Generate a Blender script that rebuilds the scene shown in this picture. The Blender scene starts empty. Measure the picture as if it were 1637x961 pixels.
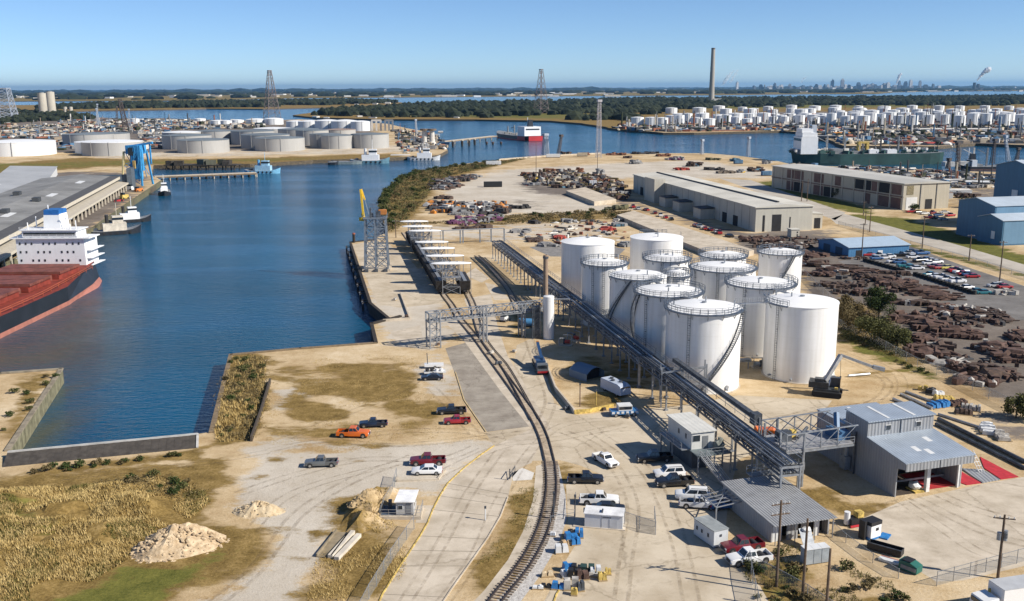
import bpy, bmesh, math, random
import numpy as np
from mathutils import Vector, Matrix, geometry, noise
rnd = random.Random(7)
R = math.radians
scene = bpy.context.scene
COL = scene.collection
# ------------------------------------------------------------------ camera
CAM_H, FPX, W0, H0 = 60.0, 1550.0, 1637.0, 961.0
PITCH, ROLL = math.atan((480.5 - 141.7) / FPX), 0.0046
fwd = Vector((0, math.cos(PITCH), -math.sin(PITCH)))
r0, u0 = Vector((1, 0, 0)), Vector((0, math.sin(PITCH), math.cos(PITCH)))
cr = r0 * math.cos(ROLL) - u0 * math.sin(ROLL)
cu = r0 * math.sin(ROLL) + u0 * math.cos(ROLL)
EYE = Vector((0, 0, CAM_H))
cam = bpy.data.cameras.new('camera'); cam_o = bpy.data.objects.new('camera', cam); COL.objects.link(cam_o)
m = Matrix((cr, cu, -fwd)).transposed().to_4x4(); m.translation = EYE
cam_o.matrix_world = m
cam.sensor_width = 36; cam.lens = 36 * FPX / W0
cam.clip_start = 0.5; cam.clip_end = 200000
scene.camera = cam_o
# ------------------------------------------------------------------ sky, sun, exposure
SUN_EL, SUN_AZ = 36.0, -20.0            # degrees; azimuth from +X towards +Y
world = bpy.data.worlds.new('World'); scene.world = world; world.use_nodes = True
wn = world.node_tree; bg = wn.nodes['Background']
sky = wn.nodes.new('ShaderNodeTexSky'); sky.sky_type = 'NISHITA'; sky.sun_disc = False
sky.sun_elevation = R(SUN_EL); sky.sun_rotation = R(90 - SUN_AZ)
sky.altitude = 4000; sky.air_density = 1.0; sky.dust_density = 0.0; sky.ozone_density = 5.5
wn.links.new(sky.outputs[0], bg.inputs[0]); bg.inputs[1].default_value = 0.09
sun = bpy.data.lights.new('sun', 'SUN'); sun_o = bpy.data.objects.new('sun', sun); COL.objects.link(sun_o)
sun.energy = 5.0; sun.angle = R(0.53); sun.color = (1.0, 0.93, 0.82)
sd = Vector((math.cos(R(SUN_EL)) * math.cos(R(SUN_AZ)), math.cos(R(SUN_EL)) * math.sin(R(SUN_AZ)), math.sin(R(SUN_EL))))
sun_o.rotation_euler = (-sd).to_track_quat('-Z', 'Y').to_euler()
vs = scene.view_settings
vs.view_transform = 'Standard'; vs.look = 'None'; vs.gamma = 1.0; vs.use_curve_mapping = False; vs.exposure = 0.5
scene.cycles.max_bounces = 5; scene.cycles.diffuse_bounces = 2; scene.cycles.glossy_bounces = 3
scene.cycles.transparent_max_bounces = 12; scene.cycles.volume_bounces = 0
scene.cycles.use_denoising = True
scene.cycles.volume_step_rate = 5.0
HAZE_D = 1.9e-5
# ------------------------------------------------------------------ photo pixel <-> place
def G(px, py, z=0.0):
    d = cr * ((px - W0 / 2) / FPX) - cu * ((py - H0 / 2) / FPX) + fwd
    t = (z - CAM_H) / d.z
    return EYE + d * t
def proj(p):
    d = Vector(p) - EYE; w = d.dot(fwd)
    return (W0 / 2 + FPX * d.dot(cr) / w, H0 / 2 - FPX * d.dot(cu) / w)
def top_z(b, py):
    "height at which the vertical line over b reaches photo row py"
    v = (H0 / 2 - py) / FPX
    b0 = Vector((b[0], b[1], 0)) - EYE
    return (FPX * b0.dot(cu) - v * FPX * b0.dot(fwd)) / (v * FPX * fwd.z - FPX * cu.z)
def ppm(p): return FPX / (Vector(p) - EYE).dot(fwd)
# ------------------------------------------------------------------ mesh builder
class MB:
    def __init__(s): s.v, s.f, s.mi, s.cur = [], [], [], 0
    def add(s, vs_, fs_):
        b = len(s.v); s.v.extend([tuple(v) for v in vs_])
        s.f.extend([tuple(i + b for i in f) for f in fs_]); s.mi.extend([s.cur] * len(fs_)); return s
    def box(s, c, d, rz=0.0, taper=1.0):
        x, y, z = d[0] / 2, d[1] / 2, d[2] / 2; ca, sa = math.cos(rz), math.sin(rz); o = []
        for zz, t in ((-z, 1), (z, taper)):
            for a, b in ((-x, -y), (x, -y), (x, y), (-x, y)):
                a *= t; b *= t; o.append((c[0] + a * ca - b * sa, c[1] + a * sa + b * ca, c[2] + zz))
        return s.add(o, [(3, 2, 1, 0), (4, 5, 6, 7), (0, 1, 5, 4), (1, 2, 6, 5), (2, 3, 7, 6), (3, 0, 4, 7)])
    def b2(s, lo, hi):
        return s.box([(a + b) / 2 for a, b in zip(lo, hi)], [abs(b - a) for a, b in zip(lo, hi)])
    def tube(s, p, q, r, n=6, r2=None, cap=True):
        p, q = Vector(p), Vector(q); ax = q - p
        if ax.length < 1e-6: return s
        r2 = r if r2 is None else r2
        a = ax.normalized(); t = Vector((0, 0, 1)) if abs(a.z) < .9 else Vector((1, 0, 0))
        x = a.cross(t).normalized(); y = a.cross(x); o = []
        for c, rr in ((p, r), (q, r2)):
            for i in range(n):
                w = 2 * math.pi * (i + .5) / n; o.append(c + x * (math.cos(w) * rr) + y * (math.sin(w) * rr))
        f = [(i, (i + 1) % n, n + (i + 1) % n, n + i) for i in range(n)]
        if cap: f += [tuple(range(n - 1, -1, -1)), tuple(range(n, 2 * n))]
        return s.add(o, f)
    def path(s, pts, r, n=6):
        for a, b in zip(pts, pts[1:]): s.tube(a, b, r, n)
        return s
    def lathe(s, prof, n=32, c=(0, 0, 0), a0=0.0, a1=2 * math.pi):
        full = abs(a1 - a0) > 6.28; k = n if full else n + 1; o = []
        for r, z in prof:
            for i in range(k):
                w = a0 + (a1 - a0) * i / n; o.append((c[0] + r * math.cos(w), c[1] + r * math.sin(w), c[2] + z))
        f = []
        for j in range(len(prof) - 1):
            for i in range(n):
                i2 = (i + 1) % k if full else i + 1
                f.append((j * k + i, j * k + i2, (j + 1) * k + i2, (j + 1) * k + i))
        if full and prof[0][0] > 1e-6: f.append(tuple(range(k - 1, -1, -1)))
        if full and prof[-1][0] > 1e-6: f.append(tuple((len(prof) - 1) * k + i for i in range(k)))
        return s.add(o, f)
    def prism(s, poly, z0, z1):
        n = len(poly); ar = sum(poly[i][0] * poly[(i + 1) % n][1] - poly[(i + 1) % n][0] * poly[i][1] for i in range(n))
        if ar < 0: poly = poly[::-1]
        o = [(p[0], p[1], z0) for p in poly] + [(p[0], p[1], z1) for p in poly]
        return s.add(o, [tuple(range(n - 1, -1, -1)), tuple(range(n, 2 * n))] + [(i, (i + 1) % n, n + (i + 1) % n, n + i) for i in range(n)])
    def extr(s, prof, x0, x1, axis='y'):
        "profile in (a, z) swept along the other axis"
        n = len(prof); ar = sum(prof[i][0] * prof[(i + 1) % n][1] - prof[(i + 1) % n][0] * prof[i][1] for i in range(n))
        if (ar > 0) == (axis == 'x'): pass
        mk = (lambda a, z, t: (a, t, z)) if axis == 'y' else (lambda a, z, t: (t, a, z))
        o = [mk(a, z, x0) for a, z in prof] + [mk(a, z, x1) for a, z in prof]
        f = [tuple(range(n)), tuple(range(2 * n - 1, n - 1, -1))] + [(i, n + i, n + (i + 1) % n, (i + 1) % n) for i in range(n)]
        flip = (ar > 0) == (axis == 'x')
        if flip: f = [t[::-1] for t in f]
        return s.add(o, f)
    def blob(s, c, r, sub=1, amp=.25, sq=(1, 1, 1), seed=0):
        vs_, fs_ = ico(sub); o = []
        for v in vs_:
            k = 1 + amp * noise.noise(Vector(v) * 1.7 + Vector((seed * 3.1, seed * 1.7, seed)))
            o.append((c[0] + v[0] * r * sq[0] * k, c[1] + v[1] * r * sq[1] * k, c[2] + v[2] * r * sq[2] * k))
        return s.add(o, fs_)
    def beam(s, p, q, w, h=None):
        "rectangular bar between two points"
        p, q = Vector(p), Vector(q); ax = (q - p)
        if ax.length < 1e-6: return s
        a = ax.normalized(); h = h or w; t = Vector((0, 0, 1)) if abs(a.z) < .95 else Vector((1, 0, 0))
        x = a.cross(t).normalized() * (w / 2); y = x.cross(a).normalized() * (h / 2)
        o = [p - x - y, p + x - y, p + x + y, p - x + y, q - x - y, q + x - y, q + x + y, q - x + y]
        return s.add(o, [(3, 2, 1, 0), (4, 5, 6, 7), (0, 1, 5, 4), (1, 2, 6, 5), (2, 3, 7, 6), (3, 0, 4, 7)])
    def build(s, name, mat, parent=None, smooth=False, sharp=35):
        me = bpy.data.meshes.new(name); me.from_pydata(s.v, [], s.f)
        for m_ in (mat if isinstance(mat, (list, tuple)) else [mat]): me.materials.append(m_)
        if any(s.mi): me.polygons.foreach_set('material_index', s.mi)
        if smooth:
            me.polygons.foreach_set('use_smooth', [True] * len(me.polygons))
            try: me.set_sharp_from_angle(angle=R(sharp))
            except Exception: pass
        me.update()
        o = bpy.data.objects.new(name, me); COL.objects.link(o)
        if parent is not None: o.parent = parent; kids.setdefault(parent.name, []).append(o)
        return o
kids = {}
_ico = {}
def ico(sub):
    if sub not in _ico:
        b = bmesh.new(); bmesh.ops.create_icosphere(b, subdivisions=sub, radius=1.0)
        _ico[sub] = ([tuple(v.co) for v in b.verts], [tuple(v.index for v in f.verts) for f in b.faces]); b.free()
    return _ico[sub]
def tag(o, label=None, cat=None, group=None, kind=None):
    if label: o['label'] = label
    if cat: o['category'] = cat
    if group: o['group'] = group
    if kind: o['kind'] = kind
    return o
def thing(name, label, cat, loc=(0, 0, 0), rz=0.0, group=None):
    o = bpy.data.objects.new(name, None); COL.objects.link(o); o.empty_display_size = .5
    o.location = loc; o.rotation_euler = (0, 0, rz); return tag(o, label, cat, group)
def dup(o, loc=None, rz=None, label=None, group=None, scale=None, parent=None, mats=None):
    "copy a thing with its parts and sub-parts (mesh data shared); mats replaces materials object by object"
    c = o.copy(); COL.objects.link(c)
    if parent is not None: c.parent = parent; kids.setdefault(parent.name, []).append(c)
    if loc is not None: c.location = loc
    if rz is not None: c.rotation_euler = (0, 0, rz)
    if scale is not None: c.scale = scale if hasattr(scale, '__len__') else (scale,) * 3
    if label: c['label'] = label
    if group: c['group'] = group
    if mats and c.type == 'MESH':
        for i, sl in enumerate(c.material_slots):
            r = mats.get(sl.material.name)
            if r is not None: sl.link = 'OBJECT'; sl.material = r
    for k in kids.get(o.name, []): dup(k, parent=c, mats=mats)
    return c
def recolor(o, mats):
    if o.type == 'MESH':
        for sl in o.material_slots:
            r = mats.get(sl.material.name)
            if r is not None: sl.link = 'OBJECT'; sl.material = r
    for k in kids.get(o.name, []): recolor(k, mats)
# ------------------------------------------------------------------ materials
MATS = {}
def mat(name, col, rough=.7, metal=0.0, var=.18, sc=.6, var2=None, bump=0.0, bsc=8.0, wave=None, wamp=.35, streak=0.0, spec=.4, coat=0.0, wdark=.0, stain=0.0, crack=0.0, joint=0.0, seam=0.0):
    """world-scale noise variation on a base colour; wave=(axis, period m) adds ribs as bump in the part's own axes"""
    if name in MATS: return MATS[name]
    M = bpy.data.materials.new(name); M.use_nodes = True; nt = M.node_tree; N, L = nt.nodes, nt.links
    b = N['Principled BSDF']; b.inputs['Roughness'].default_value = rough; b.inputs['Metallic'].default_value = metal
    b.inputs['Specular IOR Level'].default_value = spec
    if coat: b.inputs['Coat Weight'].default_value = coat; b.inputs['Coat Roughness'].default_value = .08
    tc = N.new('ShaderNodeTexCoord'); geo = N.new('ShaderNodeNewGeometry')
    n1 = N.new('ShaderNodeTexNoise'); n1.inputs['Scale'].default_value = sc; n1.inputs['Detail'].default_value = 6; n1.inputs['Roughness'].default_value = .65
    L.new(geo.outputs['Position'], n1.inputs['Vector'])
    src = n1.outputs[0]
    if streak:
        mp = N.new('ShaderNodeMapping'); mp.inputs['Scale'].default_value = (1, 1, .06)
        L.new(geo.outputs['Position'], mp.inputs[0])
        n2 = N.new('ShaderNodeTexNoise'); n2.inputs['Scale'].default_value = 1.1; n2.inputs['Detail'].default_value = 4
        L.new(mp.outputs[0], n2.inputs['Vector'])
        mx = N.new('ShaderNodeMix'); mx.inputs[0].default_value = streak
        L.new(n1.outputs[0], mx.inputs[2]); L.new(n2.outputs[0], mx.inputs[3]); src = mx.outputs[0]
    rp = N.new('ShaderNodeValToRGB'); e = rp.color_ramp.elements
    c2 = var2 or tuple(min(1, c * (1 + var)) for c in col); c1 = tuple(c * (1 - var) for c in col)
    if var2: c1 = col
    e[0].position = .36; e[1].position = .64; e[0].color = (*c1, 1); e[1].color = (*c2, 1)
    L.new(src, rp.inputs[0]); out = rp.outputs[0]
    nrm = None
    if wave:
        w = N.new('ShaderNodeTexWave'); w.wave_type = 'BANDS'; w.bands_direction = wave[0]; w.inputs['Scale'].default_value = 2 * math.pi / 20 / wave[1]
        w.inputs['Distortion'].default_value = 0; L.new(tc.outputs['Object'], w.inputs['Vector'])
        bp = N.new('ShaderNodeBump'); bp.inputs['Strength'].default_value = wamp; bp.inputs['Distance'].default_value = .06
        L.new(w.outputs['Fac'], bp.inputs['Height']); nrm = bp
        if wdark:
            mm = N.new('ShaderNodeMix'); mm.data_type = 'RGBA'; mm.blend_type = 'MULTIPLY'; mm.inputs[0].default_value = wdark
            L.new(out, mm.inputs[6]); L.new(w.outputs['Color'], mm.inputs[7]); out = mm.outputs[2]
    def darken(fac_socket, amt):
        nonlocal out
        mm = N.new('ShaderNodeMix'); mm.data_type = 'RGBA'; mm.blend_type = 'MULTIPLY'; L.new(fac_socket, mm.inputs[0]); L.new(out, mm.inputs[6]); mm.inputs[7].default_value = (amt, amt * .96, amt * .9, 1); out = mm.outputs[2]
    def mrange(s_, a, c, d=0.0, e_=1.0):
        r = N.new('ShaderNodeMapRange'); r.inputs[1].default_value = a; r.inputs[2].default_value = c; r.inputs[3].default_value = d; r.inputs[4].default_value = e_; L.new(s_, r.inputs[0]); return r.outputs[0]
    if stain:
        n5 = N.new('ShaderNodeTexNoise'); n5.inputs['Scale'].default_value = .32; n5.inputs['Detail'].default_value = 9; n5.inputs['Roughness'].default_value = .74; n5.inputs['Distortion'].default_value = .8
        L.new(geo.outputs['Position'], n5.inputs['Vector']); darken(mrange(n5.outputs[0], .54, .68, 0, stain), .55)
        n6 = N.new('ShaderNodeTexNoise'); n6.inputs['Scale'].default_value = 2.4; n6.inputs['Detail'].default_value = 3; L.new(geo.outputs['Position'], n6.inputs['Vector']); darken(mrange(n6.outputs[0], .66, .74, 0, stain), .6)
    if crack:
        v = N.new('ShaderNodeTexVoronoi'); v.feature = 'DISTANCE_TO_EDGE'; v.inputs['Scale'].default_value = crack
        nd = N.new('ShaderNodeTexNoise'); nd.inputs['Scale'].default_value = .9; L.new(geo.outputs['Position'], nd.inputs['Vector'])
        va = N.new('ShaderNodeVectorMath'); va.operation = 'MULTIPLY_ADD'; va.inputs[1].default_value = (1.6, 1.6, 0); L.new(nd.outputs['Color'], va.inputs[0]); L.new(geo.outputs['Position'], va.inputs[2])
        L.new(va.outputs[0], v.inputs['Vector']); darken(mrange(v.outputs['Distance'], .0, .012, .55, 0), .5)
    if seam:
        sx = N.new('ShaderNodeSeparateXYZ'); L.new(tc.outputs['Object'], sx.inputs[0]); pp = N.new('ShaderNodeMath'); pp.operation = 'PINGPONG'; pp.inputs[1].default_value = seam / 2; L.new(sx.outputs[2], pp.inputs[0]); darken(mrange(pp.outputs[0], .0, .06, .28, 0), .72)
    L.new(out, b.inputs['Base Color'])
    if bump:
        n3 = N.new('ShaderNodeTexNoise'); n3.inputs['Scale'].default_value = bsc; n3.inputs['Detail'].default_value = 4
        L.new(geo.outputs['Position'], n3.inputs['Vector'])
        bp = N.new('ShaderNodeBump'); bp.inputs['Strength'].default_value = bump; bp.inputs['Distance'].default_value = .1
        L.new(n3.outputs[0], bp.inputs['Height'])
        if nrm: L.new(nrm.outputs[0], bp.inputs['Normal'])
        nrm = bp
    if nrm: L.new(nrm.outputs[0], b.inputs['Normal'])
    MATS[name] = M; return M
def wave_mat(*a, **k): return mat(*a, **k)
# ================================================================== setting: ground, water, far land
def sdist(P, poly):
    "signed distance (inside positive) of Nx2 points to a polygon"
    P = np.asarray(P, float); poly = np.asarray(poly, float); n = len(poly)
    d = np.full(len(P), 1e18); ins = np.zeros(len(P), bool)
    for i in range(n):
        a, b = poly[i], poly[(i + 1) % n]; e = b - a; l2 = e.dot(e) + 1e-12
        t = np.clip(((P - a) @ e) / l2, 0, 1); q = a + t[:, None] * e
        d = np.minimum(d, ((P - q) ** 2).sum(1))
        c = (a[1] > P[:, 1]) != (b[1] > P[:, 1])
        with np.errstate(divide='ignore', invalid='ignore'):
            x = a[0] + (P[:, 1] - a[1]) * e[0] / (e[1] if e[1] != 0 else 1e-12)
        ins ^= c & (P[:, 0] < x)
    d = np.sqrt(d); return np.where(ins, d, -d)
def GP(pix, z=0.0): return [tuple(G(x, y, z)[:2]) for x, y in pix]
def dense(poly, step, jit=0.0, seed=1):
    r = random.Random(seed); o = []
    for i in range(len(poly)):
        a, b = Vector(poly[i]), Vector(poly[(i + 1) % len(poly)]); L = (b - a).length; k = max(1, min(400, int(L / step)))
        for j in range(k):
            p = a.lerp(b, j / k)
            if jit and j: p = p + Vector((r.uniform(-jit, jit), r.uniform(-jit, jit)))
            o.append((p.x, p.y))
    return o
def cdt(poly, pts):
    n = len(poly); vs_ = [Vector(p) for p in poly] + [Vector(p) for p in pts]
    r = geometry.delaunay_2d_cdt(vs_, [], [list(range(n))], 1, 1e-5)
    f = []
    for t in r[2]:
        a, b, c = (r[0][i] for i in t[:3])
        f.append(tuple(t) if (b - a).cross(c - a) > 0 else tuple(t)[::-1])
    return r[0], f
def sheet(name, poly, z, m_, kind='structure', thick=0.0):
    b = MB(); n = len(poly)
    tri = geometry.tessellate_polygon([[Vector((x, y, 0)) for x, y in poly]])
    fs_ = []
    for t in tri:
        a, bb, c = (Vector(poly[i]) for i in t); fs_.append(tuple(t) if (bb - a).cross(c - a) > 0 else tuple(t)[::-1])
    b.add([(x, y, z) for x, y in poly], fs_)
    if thick:
        ar = sum(poly[i][0] * poly[(i + 1) % n][1] - poly[(i + 1) % n][0] * poly[i][1] for i in range(n))
        o = [(x, y, z) for x, y in poly] + [(x, y, z - thick) for x, y in poly]
        fs_ = [(i, n + i, n + (i + 1) % n, (i + 1) % n) for i in range(n)]
        b.add(o, fs_ if ar > 0 else [f[::-1] for f in fs_])
    return tag(b.build(name, m_), kind=kind)
WATER_Z = -3.0
# --- water
def water_material():
    M = bpy.data.materials.new('harbour_water'); M.use_nodes = True; N, L = M.node_tree.nodes, M.node_tree.links
    b = N['Principled BSDF']; b.inputs['Roughness'].default_value = .12; b.inputs['IOR'].default_value = 1.33
    geo = N.new('ShaderNodeNewGeometry')
    def nz(scale, det, stretch=(1, 1, 1)):
        mp = N.new('ShaderNodeMapping'); mp.inputs['Scale'].default_value = stretch; L.new(geo.outputs['Position'], mp.inputs[0])
        n = N.new('ShaderNodeTexNoise'); n.inputs['Scale'].default_value = scale; n.inputs['Detail'].default_value = det; n.inputs['Roughness'].default_value = .6
        L.new(mp.outputs[0], n.inputs['Vector']); return n.outputs[0]
    big = nz(.006, 4, (.5, 1.6, 1)); rp = N.new('ShaderNodeValToRGB'); e = rp.color_ramp.elements
    e[0].position = .35; e[0].color = (.0008, .047, .100, 1); e[1].position = .7; e[1].color = (.001, .074, .152, 1)
    L.new(big, rp.inputs[0])
    # shallow, silty water near the basin and the left wharf
    at = N.new('ShaderNodeAttribute'); at.attribute_name = 'silt'
    mx = N.new('ShaderNodeMix'); mx.data_type = 'RGBA'; L.new(at.outputs['Fac'], mx.inputs[0]); L.new(rp.outputs[0], mx.inputs[6])
    mx.inputs[7].default_value = (.085, .075, .026, 1); L.new(mx.outputs[2], b.inputs['Base Color'])
    w1, w2, w3 = nz(.55, 3, (.55, 1.5, 1)), nz(1.7, 3, (.7, 1.3, 1)), nz(.02, 3, (.4, 1.5, 1))
    ad = N.new('ShaderNodeMath'); ad.operation = 'MULTIPLY_ADD'; ad.inputs[1].default_value = .35; L.new(w2, ad.inputs[0]); L.new(w1, ad.inputs[2])
    st = N.new('ShaderNodeMapRange'); st.inputs[1].default_value = .38; st.inputs[2].default_value = .62; st.inputs[3].default_value = .25; st.inputs[4].default_value = .75
    L.new(w3, st.inputs[0])
    bp = N.new('ShaderNodeBump'); bp.inputs['Distance'].default_value = 1.1; L.new(st.outputs[0], bp.inputs['Strength']); L.new(ad.outputs[0], bp.inputs['Height'])
    L.new(bp.outputs[0], b.inputs['Normal'])
    return M
def make_water():
    xs = sorted(set(list(range(-320, 200, 8)) + [-90000, -20000, -5000, -1500, -600, 400, 1000, 5000, 20000, 90000]))
    ys = sorted(set(list(range(120, 480, 8)) + [-500, 0, 60, 700, 1500, 4000, 12000, 40000, 120000]))
    b = MB(); nx = len(xs)
    b.add([(x, y, WATER_Z) for y in ys for x in xs], [(j * nx + i, j * nx + i + 1, (j + 1) * nx + i + 1, (j + 1) * nx + i) for j in range(len(ys) - 1) for i in range(nx - 1)])
    o = b.build('water', water_material()); P = np.array(b.v)[:, :2]
    def soft(pix, w): return np.clip(.5 + sdist(P, GP(pix, WATER_Z)) / w, 0, 1)
    s = np.maximum.reduce([soft([(-300, 560), (40, 560), (150, 480), (180, 520), (120, 600), (100, 590), (-300, 610)], 34) * .95,
                           soft([(30, 730), (104, 612), (122, 640), (75, 722)], 8), soft([(-200, 440), (60, 395), (150, 370), (165, 390), (60, 470), (-200, 640)], 20) * .9,
                           soft([(190, 345), (262, 290), (275, 300), (215, 352)], 20) * .6])
    a = o.data.attributes.new('silt', 'FLOAT', 'POINT'); a.data.foreach_set('value', s.astype(np.float32))
    tag(o, kind='structure')
make_water()
# --- ground material driven by painted kind-of-soil masks
def ground_material(name):
    M = bpy.data.materials.new(name); M.use_nodes = True; N, L = M.node_tree.nodes, M.node_tree.links
    b = N['Principled BSDF']; b.inputs['Roughness'].default_value = .95; b.inputs['Specular IOR Level'].default_value = .1
    geo = N.new('ShaderNodeNewGeometry')
    def nz(scale, det=5, r=.6, st=None):
        n = N.new('ShaderNodeTexNoise'); n.inputs['Scale'].default_value = scale; n.inputs['Detail'].default_value = det; n.inputs['Roughness'].default_value = r
        if st:
            mp = N.new('ShaderNodeMapping'); mp.inputs['Scale'].default_value = st; L.new(geo.outputs['Position'], mp.inputs[0]); L.new(mp.outputs[0], n.inputs['Vector'])
        else: L.new(geo.outputs['Position'], n.inputs['Vector'])
        return n.outputs[0]
    nA, nB, nC, nD = nz(.045, 7, .62), nz(.35, 7, .68), nz(2.6, 5, .7), nz(.14, 8, .66, (.6, 1.3, 1))
    def mixn(a, c, f):
        m_ = N.new('ShaderNodeMix'); m_.inputs[0].default_value = f; L.new(a, m_.inputs[2]); L.new(c, m_.inputs[3]); return m_.outputs[0]
    bc = mixn(nB, nC, .45); abc = mixn(nA, bc, .45)
    def ramp(src, c1, c2, p=(.38, .62), c3=None):
        r = N.new('ShaderNodeValToRGB'); e = r.color_ramp.elements; e[0].position, e[1].position = p; e[0].color = (*c1, 1); e[1].color = (*c2, 1)
        if c3: x = e.new((p[0] + p[1]) / 2); x.color = (*c3, 1)
        L.new(src, r.inputs[0]); return r.outputs[0]
    sand = ramp(abc, (.33, .225, .11), (.62, .505, .345), (.40, .62), (.49, .37, .22))
    dry = ramp(bc, (.085, .055, .018), (.34, .235, .095), (.36, .64), (.20, .135, .045))
    green = ramp(bc, (.055, .065, .014), (.20, .185, .045), (.35, .66))
    pale = ramp(abc, (.40, .345, .27), (.56, .51, .435), (.38, .62))
    dark = ramp(abc, (.095, .080, .068), (.24, .205, .175), (.36, .66))
    c1, c2 = N.new('ShaderNodeAttribute'), N.new('ShaderNodeAttribute'); c1.attribute_name = 'soil'; c2.attribute_name = 'soil_b'
    s1, s2 = N.new('ShaderNodeSeparateColor'), N.new('ShaderNodeSeparateColor'); L.new(c1.outputs['Color'], s1.inputs[0]); L.new(c2.outputs['Color'], s2.inputs[0])
    nE = mixn(nD, bc, .35)
    def over(base, col, msk):
        a = N.new('ShaderNodeMath'); a.operation = 'MULTIPLY_ADD'; a.inputs[1].default_value = 2.6; a.inputs[2].default_value = -1.3; L.new(nE, a.inputs[0])
        ad = N.new('ShaderNodeMath'); ad.operation = 'ADD'; L.new(a.outputs[0], ad.inputs[0]); L.new(msk, ad.inputs[1])
        mr = N.new('ShaderNodeMapRange'); mr.interpolation_type = 'SMOOTHSTEP'; mr.inputs[1].default_value = .38; mr.inputs[2].default_value = .66; L.new(ad.outputs[0], mr.inputs[0])
        m_ = N.new('ShaderNodeMix'); m_.data_type = 'RGBA'; L.new(mr.outputs[0], m_.inputs[0]); L.new(base, m_.inputs[6]); L.new(col, m_.inputs[7]); return m_.outputs[2]
    c = over(sand, pale, s1.outputs[2]); c = over(c, dark, s2.outputs[0]); c = over(c, dry, s1.outputs[0]); c = over(c, green, s1.outputs[1])
    sp = N.new('ShaderNodeTexNoise'); sp.inputs['Scale'].default_value = 1.1; sp.inputs['Detail'].default_value = 4; sp.inputs['Roughness'].default_value = .75; L.new(geo.outputs['Position'], sp.inputs['Vector'])
    sm = N.new('ShaderNodeMapRange'); sm.inputs[1].default_value = .60; sm.inputs[2].default_value = .70; sm.inputs[4].default_value = .75; L.new(sp.outputs[0], sm.inputs[0])
    mk = N.new('ShaderNodeMix'); mk.data_type = 'RGBA'; mk.blend_type = 'MULTIPLY'; L.new(sm.outputs[0], mk.inputs[0]); L.new(c, mk.inputs[6]); mk.inputs[7].default_value = (.50, .45, .38, 1); c = mk.outputs[2]
    L.new(c, b.inputs['Base Color'])
    bp = N.new('ShaderNodeBump'); bp.inputs['Strength'].default_value = .5; bp.inputs['Distance'].default_value = .35; L.new(bc, bp.inputs['Height']); L.new(bp.outputs[0], b.inputs['Normal'])
    return M
GROUND = ground_material('sandy_ground')
BANK = mat('bank_earth', (.10, .08, .055), .95, var=.5, sc=.8)
def ell(x, y, rx, ry, n=14): return [(x + rx * math.cos(2 * math.pi * i / n), y + ry * math.sin(2 * math.pi * i / n)) for i in range(n)]
def land(name, pix, zones, spacing, z=0.0, depth=6.0, hills=(), jit=0.0, step=6.0):
    """zones: (channel, feather m, strength, pixel polygon); spacing: list of (y0, y1, x0, x1, step) grids in world metres"""
    poly = dense(GP(pix, z), step, jit); pts = []
    for y0, y1, x0, x1, st in spacing:
        X, Y = np.meshgrid(np.arange(x0, x1, float(st)), np.arange(y0, y1, float(st))); P = np.stack([X.ravel(), Y.ravel()], 1)
        P += (np.random.RandomState(3).rand(*P.shape) - .5) * st * .5
        pts += [tuple(p) for p in P[sdist(P, poly) > st * .4]]
    V, F = cdt(poly, pts); P = np.array([tuple(v) for v in V]); nz_ = len(P)
    ch = np.zeros((nz_, 6))
    for c, fe, st, zp in zones:
        v = np.clip(.5 + sdist(P, GP(zp, z)) / fe, 0, 1) * st
        ch[:, c] = np.maximum(ch[:, c], v) if st > 0 else np.minimum(ch[:, c], 1 - np.clip(-v, 0, 1))
    Z = np.full(nz_, float(z))
    for hp, fe, h, amp, sc in hills:
        w = np.clip(sdist(P, GP(hp, z)) / fe, 0, 1); w = w * w * (3 - 2 * w)
        nn = np.array([noise.fractal(Vector((p[0] * sc, p[1] * sc, 3.3)), 1.0, 2.0, 4) if w_ > 0 else 0.0 for p, w_ in zip(P, w)])
        Z += w * (h + amp * nn)
    n = len(poly)
    verts = [(p[0], p[1], zz) for p, zz in zip(P, Z)]; faces = list(F); b = MB(); b.add(verts, faces)
    ar = sum(poly[i][0] * poly[(i + 1) % n][1] - poly[(i + 1) % n][0] * poly[i][1] for i in range(n))
    b.cur = 1; o = [(x, y, z) for x, y in poly] + [(x, y, z - depth) for x, y in poly]
    fs_ = [(i, n + i, n + (i + 1) % n, (i + 1) % n) for i in range(n)]
    b.add(o, fs_ if ar > 0 else [f[::-1] for f in fs_])
    ob = b.build(name, [GROUND, BANK]); me = ob.data; tot = len(me.vertices)
    full = np.zeros((tot, 6)); full[:nz_] = ch
    for an, cs in (('soil', (0, 1, 2)), ('soil_b', (3, 4, 5))):
        a = me.attributes.new(an, 'FLOAT_COLOR', 'POINT'); arr = np.ones((tot, 4), np.float32); arr[:, :3] = full[:, cs]; a.data.foreach_set('color', arr.ravel())
    return tag(ob, kind='structure')
DRY, GREEN, PALE, DARK = 0, 1, 2, 3
near_pix = [(-900, 640), (0, 598), (98, 591), (12, 722), (315, 694), (340, 690), (369, 568), (480, 558), (601, 549), (594, 519), (622, 511), (592, 486), (560, 388), (590, 384), (618, 372), (612, 350),
            (610, 330), (620, 308), (642, 285), (680, 272), (740, 262), (800, 256), (880, 250), (960, 246), (1060, 245), (1130, 245), (1180, 249), (1245, 258),
            (1270, 264), (1400, 268), (1510, 273), (1640, 276), (2300, 284), (2700, 520), (3200, 960), (2600, 1900), (-600, 1900)]
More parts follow.
